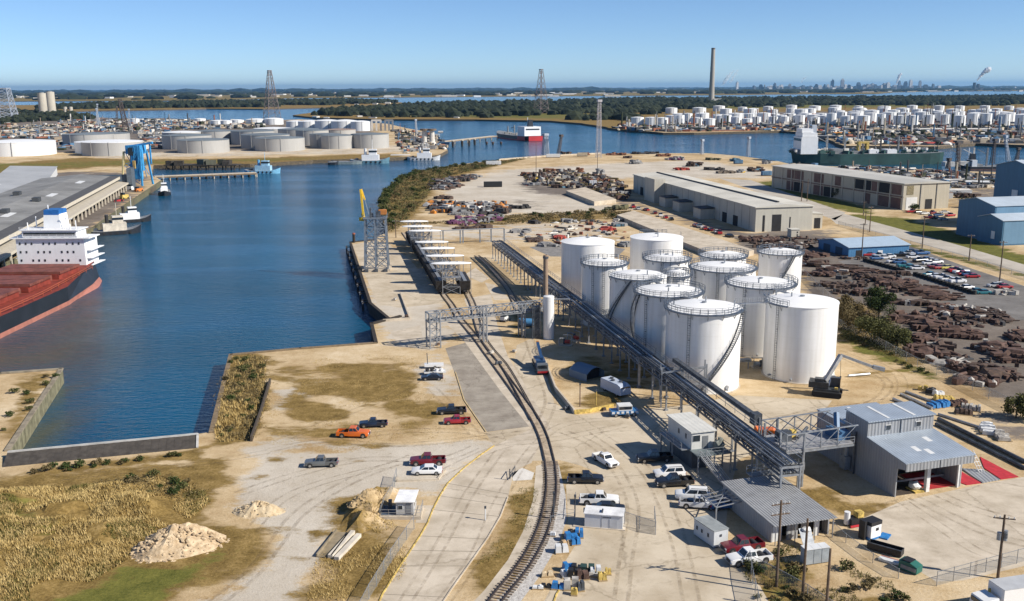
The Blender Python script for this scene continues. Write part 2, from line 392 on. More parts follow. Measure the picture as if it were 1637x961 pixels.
Z_near = [
    # dry vegetation
    (DRY, 10, 1.0, [(-400, 760), (60, 758), (150, 752), (300, 738), (375, 728), (372, 770), (352, 795), (335, 830), (430, 848), (440, 882), (400, 912), (300, 940), (230, 990), (-400, 1010)]),
    (DRY, 6, 1.0, [(366, 566), (420, 566), (430, 640), (405, 705), (345, 712), (335, 690)]),
    (DRY, 7, .8, [(30, 600), (98, 591), (20, 715), (0, 715)]),
    (DRY, 4, .75, [(40, 752), (330, 715), (330, 735), (120, 757), (0, 762)]),
    (DRY, 8, .85, [(520, 820), (560, 790), (630, 780), (610, 830), (640, 880), (700, 850), (690, 890), (610, 961), (470, 961), (500, 910), (530, 860)]),
    (DRY, 6, .8, [(800, 810), (860, 745), (900, 735), (950, 755), (925, 770), (905, 770), (905, 830), (870, 890), (830, 940), (790, 961), (690, 970), (740, 930), (790, 860)]),
    (DRY, 7, .8, [(1195, 905), (1235, 885), (1290, 905), (1330, 985), (1215, 985), (1215, 940)]), (DRY, 8, .6, [(1340, 940), (1440, 925), (1500, 985), (1340, 985)]),
    (DRY, 20, 1.0, [(612, 345), (608, 325), (620, 305), (645, 282), (690, 270), (780, 258), (850, 252), (770, 272), (720, 285), (700, 300), (680, 330), (660, 355), (625, 372), (612, 365)]),
    (DRY, 25, .8, [(820, 345), (1010, 335), (1010, 350), (900, 356), (700, 362), (650, 355), (760, 352)]),
    (DRY, 12, .9, [(1340, 470), (1400, 500), (1440, 555), (1500, 585), (1450, 600), (1370, 560), (1335, 545)]),
    (DRY, 5, .75, [(1240, 790), (1330, 760), (1360, 800), (1440, 800), (1420, 830), (1350, 830)]),
    # green
    (GREEN, 7, .95, [(60, 975), (150, 933), (200, 912), (290, 905), (340, 885), (380, 880), (330, 910), (260, 948), (210, 985)]),
    (GREEN, 14, .55, [(-100, 800), (120, 790), (170, 830), (90, 880), (-100, 890)]),
    (GREEN, 5, .6, [(830, 905), (870, 850), (885, 850), (850, 905)]),
    (GREEN, 10, .5, [(1220, 915), (1290, 905), (1290, 961), (1215, 961)]),
    (GREEN, 12, .9, [(1200, 292), (1240, 288), (1340, 318), (1400, 335), (1390, 345), (1330, 335)]),
    (GREEN, 10, .9, [(1345, 345), (1370, 342), (1460, 350), (1560, 380), (1640, 408), (1800, 440), (1800, 462), (1637, 428), (1540, 400), (1440, 372)]),
    (GREEN, 8, .7, [(1340, 360), (1440, 385), (1560, 415), (1700, 452), (1700, 462), (1560, 425), (1440, 395)]),
    (GREEN, 10, .8, [(1345, 535), (1440, 568), (1500, 600), (1490, 606), (1420, 585), (1345, 550)]),
    (GREEN, 14, .5, [(625, 330), (650, 290), (700, 285), (690, 320), (640, 350)]),
    # pale gravel and concrete dust
    (PALE, 9, 1.0, [(390, 750), (470, 722), (640, 708), (790, 708), (710, 790), (620, 790), (540, 830), (520, 890), (470, 961), (400, 1000), (290, 990), (420, 905), (440, 850), (365, 815)]),
    (PALE, 8, .9, [(660, 590), (700, 560), (735, 610), (730, 632), (680, 640)]),
    (PALE, 6, .75, [(432, 625), (480, 615), (510, 625), (470, 660), (438, 665)]),
    (PALE, 8, .8, [(395, 700), (480, 690), (520, 712), (430, 735), (380, 735)]),
    (PALE, 40, .95, [(700, 300), (800, 272), (960, 262), (1110, 256), (1240, 272), (1230, 285), (1000, 285), (900, 300), (960, 320), (1010, 335), (900, 342), (760, 345), (700, 335)]),
    (PALE, 30, .6, [(640, 360), (760, 355), (1000, 350), (1000, 385), (800, 390), (660, 385)]),
    (PALE, 10, .8, [(570, 395), (620, 390), (700, 470), (740, 540), (690, 560), (610, 550), (590, 480)]),
    (PALE, 12, .7, [(1180, 690), (1260, 640), (1330, 640), (1290, 680), (1200, 730), (1140, 700)]),
    # dark ground of the scrap and storage yards
    (DARK, 14, 1.0, [(1190, 385), (1300, 372), (1420, 400), (1480, 430), (1560, 470), (1700, 510), (2100, 620), (2100, 800), (1637, 655), (1540, 610), (1430, 550), (1345, 500), (1290, 470), (1280, 430), (1230, 410), (1160, 400)]),
    (DARK, 20, .8, [(985, 300), (1040, 330), (1190, 370), (1335, 365), (1330, 385), (1180, 385), (1060, 345), (960, 320), (850, 310), (820, 292), (900, 285)]),
    (DARK, 8, .55, [(1560, 655), (1637, 655), (1700, 720), (1640, 715), (1540, 680)]),
    (DARK, 20, .6, [(1240, 262), (1500, 272), (1640, 280), (1700, 340), (1510, 335), (1510, 300), (1250, 268)]),
    (DARK, 20, .6, [(815, 318), (870, 322), (865, 336), (820, 336)]),
]
for x, y, rx, ry, s in [(570, 610, 115, 32, .68), (500, 690, 90, 14, .62), (660, 665, 50, 26, .66), (470, 600, 50, 18, .62), (640, 710, 70, 8, .6), (250, 745, 60, 10, .6), (150, 752, 50, 6, .5), (410, 760, 20, 14, .5), (1395, 600, 45, 16, .45), (1440, 620, 50, 14, .5), (1370, 650, 30, 6, .4), (840, 450, 30, 18, .4), (830, 520, 20, 24, .6), (700, 580, 40, 6, .5), (960, 640, 40, 18, .75), (1000, 600, 60, 30, .6), (940, 585, 40, 20, .6), (1560, 705, 60, 20, .5), (1290, 640, 60, 6, .35), (600, 622, 75, 24, .9), (505, 660, 62, 17, .8), (560, 592, 60, 9, .7), (470, 642, 34, 14, .7), (690, 652, 30, 16, .7), (640, 648, 40, 12, .75), (652, 692, 28, 8, .65),
                        (546, 706, 22, 5, .8), (602, 716, 26, 6, .75), (470, 700, 40, 8, .6), (610, 580, 80, 9, .55), (505, 858, 18, 10, .95), (470, 890, 20, 9, .7), (462, 850, 8, 5, .7), (500, 730, 40, 5, .5),
                        (560, 735, 30, 5, .6), (660, 610, 20, 10, .45), (440, 735, 14, 5, .7), (420, 580, 40, 8, .7), (590, 640, 30, 20, .6), (530, 680, 45, 8, .6), (685, 840, 14, 8, .6),
                        (1530, 915, 30, 9, .7), (1270, 750, 22, 8, .6), (1010, 760, 6, 2, .4), (940, 870, 8, 2, .3)]:
    Z_near.append((DRY, 5, s, ell(x, y, rx, ry)))
HILL = [(-500, 770), (0, 778), (120, 772), (250, 762), (320, 790), (300, 830), (220, 880), (150, 925), (60, 975), (-500, 1000)]
BERM = [(545, 830), (575, 795), (620, 780), (640, 785), (610, 830), (590, 850), (560, 860)]
land('ground', near_pix, Z_near, [(85, 260, -140, 150, 1.5), (260, 420, -110, 260, 3.0), (420, 1000, -200, 520, 7.0), (260, 420, 260, 500, 8)],
     hills=[(HILL, 9, 1.6, 1.6, .16), (BERM, 2.0, 1.5, 1.2, .5)], jit=.25, step=3.0)
# left port
left_pix = [(-900, 620), (-250, 500), (0, 425), (60, 400), (148, 366), (205, 325), (259, 289), (242, 279), (246, 264), (330, 263), (400, 262), (500, 256), (565, 254), (620, 252), (700, 248),
            (716, 240), (706, 230), (700, 222), (690, 212), (650, 205), (620, 198), (560, 194), (480, 191), (420, 193), (330, 192), (262, 189), (200, 190), (150, 187), (120, 181), (60, 176), (-100, 174), (-900, 182)]
Z_left = [(DRY, 12, .95, [(-300, 262), (0, 262), (130, 252), (240, 255), (400, 253), (520, 248), (640, 246), (640, 252), (500, 257), (400, 263), (246, 264), (150, 268), (0, 280), (-300, 285)]),
          (GREEN, 14, .55, [(-300, 266), (240, 256), (400, 254), (520, 249), (500, 256), (240, 264), (0, 276), (-300, 285)]),
          (GREEN, 60, .9, [(-200, 178), (120, 181), (140, 196), (60, 204), (-200, 210)]),
          (DARK, 15, .9, [(-300, 290), (0, 285), (100, 275), (190, 275), (250, 285), (200, 330), (140, 372), (50, 402), (-300, 520)]),
          (DARK, 60, 1.0, [(-300, 192), (100, 186), (400, 191), (600, 196), (600, 215), (520, 232), (400, 240), (240, 244), (100, 244), (-300, 250)]),
          (PALE, 20, .6, [(100, 243), (420, 236), (640, 232), (700, 225), (710, 240), (600, 246), (400, 250), (150, 254)])]
land('left_port_ground', left_pix, Z_left, [(300, 560, -560, -120, 8.0), (560, 1500, -900, 0, 22.0)], jit=.5, step=8.0)
# island and far land
isl_c = [(468, 184), (500, 187.5), (600, 190.5), (760, 191), (880, 193), (930, 197), (985, 206), (1060, 212), (1110, 212), (1250, 209), (1290, 212), (1320, 222), (1350, 233), (1500, 234), (1560, 229), (1640, 232), (2400, 240),
         (2400, 151), (1637, 152.5), (1500, 155), (1300, 156), (1140, 157.5), (1000, 159), (900, 161), (820, 163), (700, 167), (580, 173), (500, 180)]
Z_c = [(DRY, 50, 1.3, [(440, 195), (985, 215), (1020, 196), (1200, 178), (1700, 178), (1700, 140), (900, 150), (440, 175)]), (GREEN, 200, .7, [(600, 186), (700, 170), (1000, 160), (1640, 156), (1640, 170), (1000, 176), (930, 192)]),
       (DARK, 80, 1.0, [(985, 204), (1060, 211), (1240, 208), (1300, 211), (1350, 232), (1500, 233), (1640, 231), (2200, 238), (2200, 168), (1640, 168), (1150, 171), (1060, 181), (1000, 192)])]
land('island_ground', isl_c, Z_c, [(900, 2400, -700, 1700, 60.0), (2400, 7000, -1200, 4500, 200.0)], z=0.0, depth=4, jit=3, step=40)
isl_b = [(-400, 182), (50, 180), (150, 176.5), (265, 175), (330, 173.5), (420, 174), (500, 172), (570, 171), (600, 168.5), (648, 165.5), (640, 163.5), (540, 160.5), (430, 163), (280, 165), (130, 167.5), (-400, 170)]
land('low_island_ground', isl_b, [(DRY, 50, 1.3, [(-600, 190), (700, 180), (700, 155), (-600, 160)])], [(2000, 5200, -2500, -200, 160.0)], z=0.0, depth=4, jit=4, step=50)
far_pix = [(-2500, 168), (0, 162), (300, 160.5), (480, 156.5), (640, 155.5), (820, 154), (1000, 152.8), (1137, 152), (1300, 150.2), (1400, 150.2), (1430, 147.5), (1500, 145.8), (1640, 145.2), (3500, 140),
           (3500, 130.6), (1637, 139.1), (0, 146.6), (-2500, 158.1)]
land('far_ground', far_pix, [(DRY, 50, 1.6, [(-3000, 190), (4000, 160), (4000, 130.6), (1637, 138.9), (0, 146.4), (-3000, 160)]), (GREEN, 50, .45, [(-3000, 190), (4000, 160), (4000, 130.6), (1637, 138.9), (0, 146.4), (-3000, 160)])],
     [(4500, 12000, -8000, 12000, 700.0), (12000, 50000, -30000, 40000, 4000)], z=0.0, depth=4, jit=8, step=200)
# ================================================================== roads, slabs, tracks, quay walls
CONC = mat('worn_concrete', (.41, .35, .27), .9, var2=(.56, .49, .395), sc=.22, bump=.15, bsc=3, spec=.15, stain=.38, crack=.05)
PAVE = mat('tan_yard_concrete', (.41, .34, .245), .92, var2=(.55, .475, .365), sc=.12, bump=.15, bsc=2.5, spec=.15, stain=.6, crack=.06)
ASPH = mat('grey_strip_paving', (.235, .205, .17), .92, var2=(.34, .305, .255), sc=.25, bump=.2, bsc=3, spec=.15, stain=.5, crack=.15)
LOT = mat('lot_asphalt', (.13, .122, .115), .9, var2=(.205, .195, .185), sc=.1, bump=.1, spec=.2, stain=.6)
ROADF = mat('pale_road', (.36, .325, .275), .9, var2=(.47, .43, .37), sc=.1, spec=.15)
BALL = mat('pale_ballast', (.33, .31, .29), .95, var2=(.56, .54, .51), sc=2.2, bump=.6, bsc=6, spec=.1)
YELL = mat('yellow_kerb_paint', (.50, .36, .10), .8, var=.45, sc=1.5)
RAIL = mat('rusty_rail', (.075, .058, .048), .5, var=.3, metal=.3)
TIE = mat('old_sleeper', (.25, .20, .155), .9, var=.45, sc=1.2)
WALLC = mat('quay_concrete', (.085, .08, .045), .9, var2=(.25, .235, .15), sc=.7, streak=.45, bump=.3, bsc=2)
TIMB = mat('dark_timber', (.035, .028, .022), .85, var=.4, sc=1.0, streak=.5)
sheet('quay_apron', GP([(563, 391), (600, 385), (622, 391), (655, 415), (690, 455), (712, 482), (690, 487), (640, 492), (604, 487)]), .004, PAVE)
sheet('yard_pavement', GP([(790, 713), (776, 692), (845, 682), (862, 690), (905, 665), (945, 662), (985, 655), (1062, 652), (1110, 645), (1180, 632), (1330, 640), (1295, 690), (1180, 735), (1165, 790), (1160, 845), (1175, 905), (1215, 937), (1245, 990),
      (855, 990), (902, 900), (922, 868), (908, 835), (905, 775), (957, 757), (930, 745), (893, 735), (850, 737), (820, 757), (812, 790)]), .004, PAVE)
sheet('paved_strip', GP([(712, 557), (744, 548), (800, 625), (846, 682), (777, 691), (742, 640), (728, 600)]), .008, ASPH)
sheet('concrete_strip', GP([(708, 512), (736, 506), (770, 556), (812, 610), (855, 672), (862, 690), (846, 682), (800, 625), (744, 548)]), .008, CONC)
sheet('concrete_lane', GP([(742, 478), (785, 470), (795, 520), (812, 570), (845, 625), (885, 690), (862, 690), (836, 640), (800, 590), (768, 545)]), .008, CONC)
sheet('access_lane', GP([(826, 552), (852, 540), (872, 590), (886, 645), (925, 665), (945, 690), (885, 692), (850, 635), (822, 585)]), .012, PAVE)
road_pix = [(596, 985), (612, 950), (640, 905), (672, 857), (684, 836), (692, 815), (704, 792), (716, 773), (740, 750), (768, 728), (792, 712), (850, 686), (866, 700), (850, 740), (832, 748), (820, 762), (812, 795), (800, 826), (780, 860), (752, 900), (720, 945), (694, 985)]
sheet('concrete_road', GP(road_pix), .012, CONC)
sheet('car_park', GP([(1425, 402), (1448, 391), (1540, 425), (1700, 478), (1800, 530), (1640, 512), (1590, 513), (1545, 503), (1500, 478), (1440, 462), (1340, 418)]), .004, LOT)
sheet('far_road', GP([(1328, 350), (1350, 342), (1420, 361), (1540, 394), (1637, 423), (1900, 500), (1900, 530), (1637, 438), (1540, 409), (1440, 381), (1400, 371), (1337, 358)]), .004, ROADF)
sheet('side_road', GP([(1150, 285), (1200, 288), (1352, 340), (1335, 352)]), .004, ROADF)
sheet('loading_yard', GP([(1358, 838), (1440, 802), (1560, 776), (1640, 762), (1800, 742), (1800, 880), (1637, 905), (1540, 928), (1497, 930), (1440, 895), (1395, 860)]), .004, CONC)
sheet('track_bed', GP([(770, 985), (812, 940), (842, 900), (862, 860), (873, 820), (876, 780), (874, 745), (893, 742), (904, 790), (906, 830), (893, 870), (860, 925), (815, 985)]), .004, BALL)
sheet('footway', GP([(735, 985), (775, 943), (812, 895), (836, 850), (852, 800), (857, 745), (868, 742), (869, 800), (860, 842), (836, 893), (800, 945), (768, 985)]), .006, CONC)
sheet('gravel_slab', GP([(846, 395), (930, 386), (1000, 398), (985, 412), (880, 410)]), .006, mat('grey_gravel', (.2, .19, .18), .95, var=.25, sc=.5))
sheet('pale_slab', GP([(624, 531), (672, 520), (676, 541), (634, 547)]), .006, CONC)
sheet('kiosk_slab', GP([(671, 808), (697, 808), (682, 836), (664, 836)]), .016, CONC)
sheet('washout_pad', GP([(818, 757), (835, 748), (854, 756), (850, 767), (820, 769)]), .012, mat('white_dust', (.6, .57, .52), .95, var=.1))
for p in ([(742, 440), (760, 428), (782, 445), (770, 452)], [(775, 452), (790, 455), (815, 478), (790, 480)], [(655, 430), (700, 428), (712, 440), (672, 446)]): sheet('concrete_pad', GP(p), .01, CONC)
# kerbs
def kerb(pix, m_, label, w=.17, h=.13):
    b = MB(); P = [Vector((*p, 0)) for p in GP(pix)]
    for a, c in zip(P, P[1:]): b.beam(a + Vector((0, 0, h / 2)), c + Vector((0, 0, h / 2)), w, h)
    return tag(b.build('kerb', m_), label, 'kerb')
kerb(road_pix[0:8], YELL, 'faded yellow kerb along the fence side of the concrete road')
kerb([(716, 773), (740, 750), (768, 728), (790, 713)], YELL, 'yellow kerb edge beside the parked maroon pickup and white car')
kerb([(878, 985), (890, 950), (905, 928), (916, 905)], YELL, 'yellow kerb below the blue covered pallets beside the ballast')
kerb([(728, 595), (742, 640), (777, 691)], mat('tan_kerb', (.5, .38, .2), .9), 'tan kerb beside the grey paved strip near the field')
kerb([(812, 795), (800, 826), (780, 860), (752, 900), (720, 945), (694, 985)], CONC, 'pale concrete kerb on the rail side of the road')
# railway tracks
def track(pix, label, ties=True, z=0.0, zb=0.0):
    P = [Vector((*p, z)) for p in GP(pix)]; L = [0]
    for a, b in zip(P, P[1:]): L.append(L[-1] + (b - a).length)
    def at(s):
        for i in range(len(P) - 1):
            if s <= L[i + 1] or i == len(P) - 2:
                t = (s - L[i]) / (L[i + 1] - L[i])
                p0, p1, p2, p3 = P[max(0, i - 1)], P[i], P[i + 1], P[min(len(P) - 1, i + 2)]
                return .5 * (2 * p1 + (p2 - p0) * t + (2 * p0 - 5 * p1 + 4 * p2 - p3) * t * t + (3 * p1 - p0 - 3 * p2 + p3) * t ** 3)
    n = int(L[-1] / 1.2); pts = [at(L[-1] * i / n) for i in range(n + 1)]
    t = thing('railway_track', label, 'railway track', pts[0]); o = pts[0]; gauge = .78
    tang = [(pts[min(i + 1, n)] - pts[max(i - 1, 0)]).normalized() for i in range(n + 1)]
    nor = [Vector((-d.y, d.x, 0)) for d in tang]
    for s in (-1, 1):
        b = MB()
        for i in range(n):
            b.beam(pts[i] + nor[i] * s * gauge - o + Vector((0, 0, .2 + zb)), pts[i + 1] + nor[i + 1] * s * gauge - o + Vector((0, 0, .2 + zb)), .2, .16)
        b.build('rail', RAIL, t)
    if ties:
        b = MB(); k = int(L[-1] / .65)
        for i in range(k):
            p = at(L[-1] * (i + .5) / k); d = (at(min(L[-1], L[-1] * (i + .6) / k)) - p).normalized()
            b.box(p - o + Vector((0, 0, .08)), (.26, 2.6 * rnd.uniform(.95, 1.05), .12), math.atan2(d.y, d.x) + rnd.uniform(-.03, .03))
        tag(b.build('sleepers', TIE, t), kind='stuff')
    else:
        b = MB()
        for i in range(n):
            q = [pts[i] + nor[i] * s - o + Vector((0, 0, .05 + zb)) for s in (-.62, .62)] + [pts[i + 1] + nor[i + 1] * s - o + Vector((0, 0, .05 + zb)) for s in (.62, -.62)]
            b.add(q, [(0, 1, 2, 3)] if (q[1] - q[0]).cross(q[2] - q[1]).z > 0 else [(3, 2, 1, 0)])
        b.build('rail_bed', mat('rail_bed_dirt', (.38, .305, .22), .95, var=.3, sc=1), t)
    return t
track([(776, 985), (803, 948), (829, 917), (852, 882), (869, 845), (879, 805), (882, 770), (879, 738)], 'curved railway track on sleepers and pale ballast beside the road')
track([(879, 738), (869, 700), (855, 670), (838, 645), (815, 613), (798, 590), (780, 566), (763, 543), (748, 525), (733, 507), (722, 488), (710, 472), (690, 440), (664, 400), (645, 372)], 'railway track set in paving running from the yard to the loading canopies', False)
track([(855, 672), (828, 622), (806, 585), (785, 560), (772, 540), (763, 515), (757, 490), (749, 472), (735, 445), (715, 415)], 'second railway track joining under the pipe bridge beside the dark hopper wagon', False, zb=.03)
track([(838, 520), (822, 481), (810, 460), (790, 435), (776, 420), (762, 409)], 'railway siding in the shadow of the long pipe rack', False)
# quay walls
def quay(pix, label, z1=.35, z0=-5.5, w=.9, m_=None, name='quay_wall'):
    P = [Vector((*p, 0)) for p in GP(pix)]; t = thing(name, label, 'quay wall', P[0]); f, c = MB(), MB()
    for a, b in zip(P, P[1:]):
        d = (b - a).normalized()
        f.beam(a - P[0] + Vector((0, 0, (z0 - .05) / 2)), b - P[0] + Vector((0, 0, (z0 - .05) / 2)), w * .7, -z0 - .05)
        c.beam(a - P[0] - d * .2 + Vector((0, 0, z1 / 2 + .02)), b - P[0] + d * .2 + Vector((0, 0, z1 / 2 + .02)), w, z1 - .04)
    f.build('wall_face', m_ or WALLC, t); c.build('coping', mat('weathered_coping', (.24, .205, .15), .9, var=.3, sc=.6) if m_ is None else m_, t); return t
quay([(-200, 607), (0, 598), (98, 591), (12, 721)], 'mossy concrete wall of the small pier beside the basin', m_=None)
quay([(338, 692), (369, 568), (480, 558), (601, 549)], 'low crumbling quay wall around the sandy field', .3, m_=mat('brown_quay', (.19, .14, .085), .9, var=.35, sc=.8, streak=.4))
quay([(601, 549), (594, 519), (640, 507)], 'dark stepped quay wall below the pipe bridge', .5, m_=TIMB)
quay([(622, 511), (592, 486), (560, 388), (600, 384)], 'dark timber faced quay with fender frames', .4, m_=TIMB)
quay([(0, 425), (60, 400), (148, 366), (205, 325), (259, 289)], 'left wharf wall where the tugs are moored', .5, m_=mat('greenish_quay', (.13, .12, .07), .9, var=.4, sc=.4, streak=.6))
quay([(790, 262), (800, 256), (880, 250), (960, 246)], 'pale concrete quay edge at the far end of the scrap yard', 1.2, m_=CONC)
# fender frames below the main quay
b0 = G(592, 486); b1 = G(560, 388)
for i in range(9):
    p = b1.lerp(b0, (i + .5) / 9); d = (b0 - b1).normalized(); n_ = Vector((d.y, -d.x, 0)); n_ = n_ if n_.x < 0 else -n_
    t = thing('fender_frame', 'dark fender frame standing in the water against the timber quay', 'fender', p, group='fender frames along the timber quay'); a = MB()
    for s in (-1.6, 1.6): MB().tube(n_ * 1.8 + d * s + Vector((0, 0, -5)), n_ * 1.8 + d * s + Vector((0, 0, -.4)), .25).beam(n_ * 1.8 + d * s + Vector((0, 0, -.6)), n_ * .4 + d * s + Vector((0, 0, -.6)), .25).build('pile', TIMB, t)
    MB().beam(n_ * 1.9 - d * 2 + Vector((0, 0, -.8)), n_ * 1.9 + d * 2 + Vector((0, 0, -.8)), .4, .3).build('rubbing_beam', mat('worn_steel', (.16, .16, .17), .6, .4), t)
p = G(566, 388); t = thing('mooring_pile', 'tall rust topped mooring pile at the corner of the timber quay', 'mooring pile', p); MB().tube((0, 0, -3), (0, 0, 3.4), .55, 10).build('shaft', TIMB, t); MB().tube((0, 0, 3.4), (0, 0, 3.9), .6, 10).build('cap', mat('rust_cap', (.3, .09, .05)), t)
# basin gate: sloping timber bulkhead
A, B = G(12, 723, .9), G(316, 694, .9); d = (B - A).normalized(); n_ = Vector((d.y, -d.x, 0))
t = thing('dock_gate', 'dark sloping timber bulkhead closing the basin', 'dock gate', (A.x, A.y, 0)); L_ = (B - A).length
q = [Vector((0, 0, .9)), d * L_ + Vector((0, 0, .9)), d * L_ + n_ * 4.6 + Vector((0, 0, .03)), n_ * 4.6 + Vector((0, 0, .03))]
b = MB()
k = 24
for i in range(k):
    s0, s1 = i / k, (i + .985) / k; up = Vector((0, 0, .015 * (i % 3)))
    e = [d * L_ * s0 + Vector((0, 0, .9)) + up, d * L_ * s1 + Vector((0, 0, .9)) + up]; w_ = [v + n_ * 4.6 - Vector((0, 0, .87)) for v in e]
    b.add([w_[0], w_[1], e[1], e[0]] + [v - Vector((0, 0, .12)) for v in (w_[0], w_[1], e[1], e[0])], [(0, 1, 2, 3), (7, 6, 5, 4), (0, 4, 5, 1), (1, 5, 6, 2), (2, 6, 7, 3), (3, 7, 4, 0)])
b.build('deck_planks', mat('weathered_planks', (.060, .052, .044), .8, var=.35, sc=.9, streak=.3), t)
STEEL_PALE = mat('pale_capping', (.42, .41, .39), .7)
MB().beam(Vector((0, 0, .95)), d * L_ + Vector((0, 0, .95)), .5, .25).build('capping', STEEL_PALE, t)
MB().beam(d * L_ + Vector((0, 0, .95)), d * L_ + n_ * 4.6 + Vector((0, 0, .1)), .4, .25).build('end_capping', STEEL_PALE, t)
MB().beam(Vector((0, 0, -2.2)) - n_ * .3, d * L_ + Vector((0, 0, -2.2)) - n_ * .3, .5, 5.8).build('wall_face', TIMB, t)
# low walls on the quay apron
def lowwall(pix, label, h=.9, w=.35, m_=CONC, name='low_wall'):
    P = [Vector((*p, 0)) for p in GP(pix)]; b = MB()
    for a, c in zip(P, P[1:]): b.beam(a - P[0] + Vector((0, 0, h / 2)), c - P[0] + Vector((0, 0, h / 2)), w, h)
    o = b.build(name, m_); o.location = P[0]; return tag(o, label, 'wall')
lowwall([(640, 470), (655, 511), (612, 514)], 'thin low wall around the sunken corner of the apron', .6)
lowwall([(872, 583), (888, 625), (918, 662)], 'pale low containment wall beside the truck lane', 1.0)
lowwall([(918, 662), (942, 660), (980, 652)], 'yellowish low containment wall end by the blue rail vehicle', .8, m_=YELL)
lowwall([(432, 612), (418, 660), (402, 706)], 'dark low wall beside the overgrown bank', 1.0, m_=mat('dark_wall', (.07, .055, .04)))
lowwall([(634, 763), (634, 770), (700, 767), (712, 752)], 'low kerb wall below the maroon pickup and the white car', .25)
# tyre tracks worn into the sand and paving
TRK = bpy.data.materials.new('tyre_track_soil'); TRK.use_nodes = True; nt = TRK.node_tree; bb = nt.nodes['Principled BSDF']; bb.inputs['Base Color'].default_value = (.17, .115, .06, 1); bb.inputs['Roughness'].default_value = .95
ng = nt.nodes.new('ShaderNodeNewGeometry'); nn = nt.nodes.new('ShaderNodeTexNoise'); nn.inputs['Scale'].default_value = .7; nn.inputs['Detail'].default_value = 6; nn.inputs['Roughness'].default_value = .7; nr = nt.nodes.new('ShaderNodeMapRange'); nr.inputs[1].default_value = .40; nr.inputs[2].default_value = .68; nr.inputs[4].default_value = .34
nt.links.new(ng.outputs['Position'], nn.inputs['Vector']); nt.links.new(nn.outputs[0], nr.inputs[0]); nt.links.new(nr.outputs[0], bb.inputs['Alpha'])
def tyre_tracks(pix, z=.022, gap=.9, w=.42, name='tyre_tracks'):
    P = [Vector((*p, 0)) for p in GP(pix)]; pts = []
    for i in range(len(P) - 1):
        p0, p1, p2, p3 = P[max(0, i - 1)], P[i], P[i + 1], P[min(len(P) - 1, i + 2)]
        for k in range(8):
            t = k / 8; pts.append(.5 * (2 * p1 + (p2 - p0) * t + (2 * p0 - 5 * p1 + 4 * p2 - p3) * t * t + (3 * p1 - p0 - 3 * p2 + p3) * t ** 3))
    pts.append(P[-1]); b = MB(); n = len(pts)
    for s in (-gap, gap):
        o = []
        for i in range(n):
            d = (pts[min(i + 1, n - 1)] - pts[max(0, i - 1)]).normalized(); q = Vector((-d.y, d.x, 0))
            o += [pts[i] + q * (s + w / 2) + Vector((0, 0, z)), pts[i] + q * (s - w / 2) + Vector((0, 0, z))]
        b.add(o, [(2 * i, 2 * i + 1, 2 * i + 3, 2 * i + 2) for i in range(n - 1)])
    tag(b.build(name, TRK), kind='structure')
for i, pp in enumerate([[(1350, 560), (1400, 580), (1440, 605), (1430, 640), (1350, 650), (1240, 670), (1150, 690), (1050, 700)], [(1345, 570), (1390, 592), (1420, 615), (1390, 645), (1300, 655), (1200, 690)], [(1300, 640), (1330, 655), (1420, 640), (1470, 650)], [(1440, 800), (1500, 840), (1560, 880), (1620, 900)], [(1460, 795), (1530, 830), (1600, 860), (1690, 880)], [(1490, 785), (1560, 815), (1660, 840)], [(1250, 760), (1330, 790), (1380, 815), (1450, 800)],
                         [(430, 720), (520, 705), (620, 712), (720, 705), (850, 690)], [(380, 790), (470, 760), (580, 735), (700, 735), (760, 715)], [(400, 850), (450, 800), (520, 770), (640, 740)], [(330, 975), (400, 920), (440, 870), (480, 820), (560, 770), (660, 730)], [(560, 700), (640, 690), (740, 690), (800, 705)], [(690, 620), (720, 650), (760, 695)], [(460, 700), (560, 660), (650, 620), (700, 580)],
                         [(700, 975), (760, 890), (800, 800), (850, 720), (900, 680), (980, 670)], [(640, 975), (700, 880), (750, 790), (800, 720)], [(900, 690), (960, 720), (1010, 800), (1000, 900), (990, 985)], [(950, 690), (1030, 750), (1080, 850), (1110, 985)], [(860, 690), (880, 640), (862, 590), (845, 540)], [(1000, 680), (900, 700), (800, 715), (700, 760)], [(100, 765), (220, 752), (330, 740), (430, 722)]]): tyre_tracks(pp, .024 + .002 * i, rnd.uniform(.75, 1.0), rnd.uniform(.35, .6))
# slab joints of the concrete road
jb = MB()
for a, c in [((612, 950), (715, 955)), ((640, 905), (748, 905)), ((672, 857), (778, 862)), ((692, 815), (800, 826)), ((716, 773), (812, 790)), ((655, 880), (765, 882)), ((704, 793), (806, 808))]:
    A_, B_ = G(*a), G(*c); jb.beam(A_ + Vector((0, 0, .02)), B_ + Vector((0, 0, .02)), .12, .012)
tag(jb.build('road_joints', mat('joint_tar', (.27, .23, .18), .9)), kind='structure')
# ================================================================== white tank farm, pipe racks, loading gear
WHITE = mat('white_tank_paint', (.70, .695, .675), .32, var2=(.80, .80, .795), sc=.35, streak=.75, spec=.5, seam=2.4)
WROOF = mat('white_tank_roof', (.80, .80, .79), .5, var=.03, sc=.4, spec=.4)
GALV = mat('galvanised_steel', (.30, .32, .345), .5, .5, var=.2, sc=1.5)
DSTEEL = mat('dark_pipe_steel', (.085, .095, .11), .5, .4, var=.4, sc=1.2)
RAILM = mat('walkway_steel', (.12, .145, .18), .5, .4, var=.2, sc=1.5)
LPIPE = mat('light_pipe', (.38, .39, .40), .45, .5, var=.2, sc=.7)
def railing(mb, pts, h=1.05, r=.035, every=1, z0=0.0, closed=False):
    P = [Vector(p) for p in pts]; n = len(P); rng = range(n if closed else n - 1)
    for i in rng:
        a, b = P[i], P[(i + 1) % n]
        for hh in (h, h * .55): mb.tube(a + Vector((0, 0, hh)), b + Vector((0, 0, hh)), r, 4, cap=False)
    for i in range(0, n, every): mb.tube(P[i], P[i] + Vector((0, 0, h)), r, 4, cap=False)
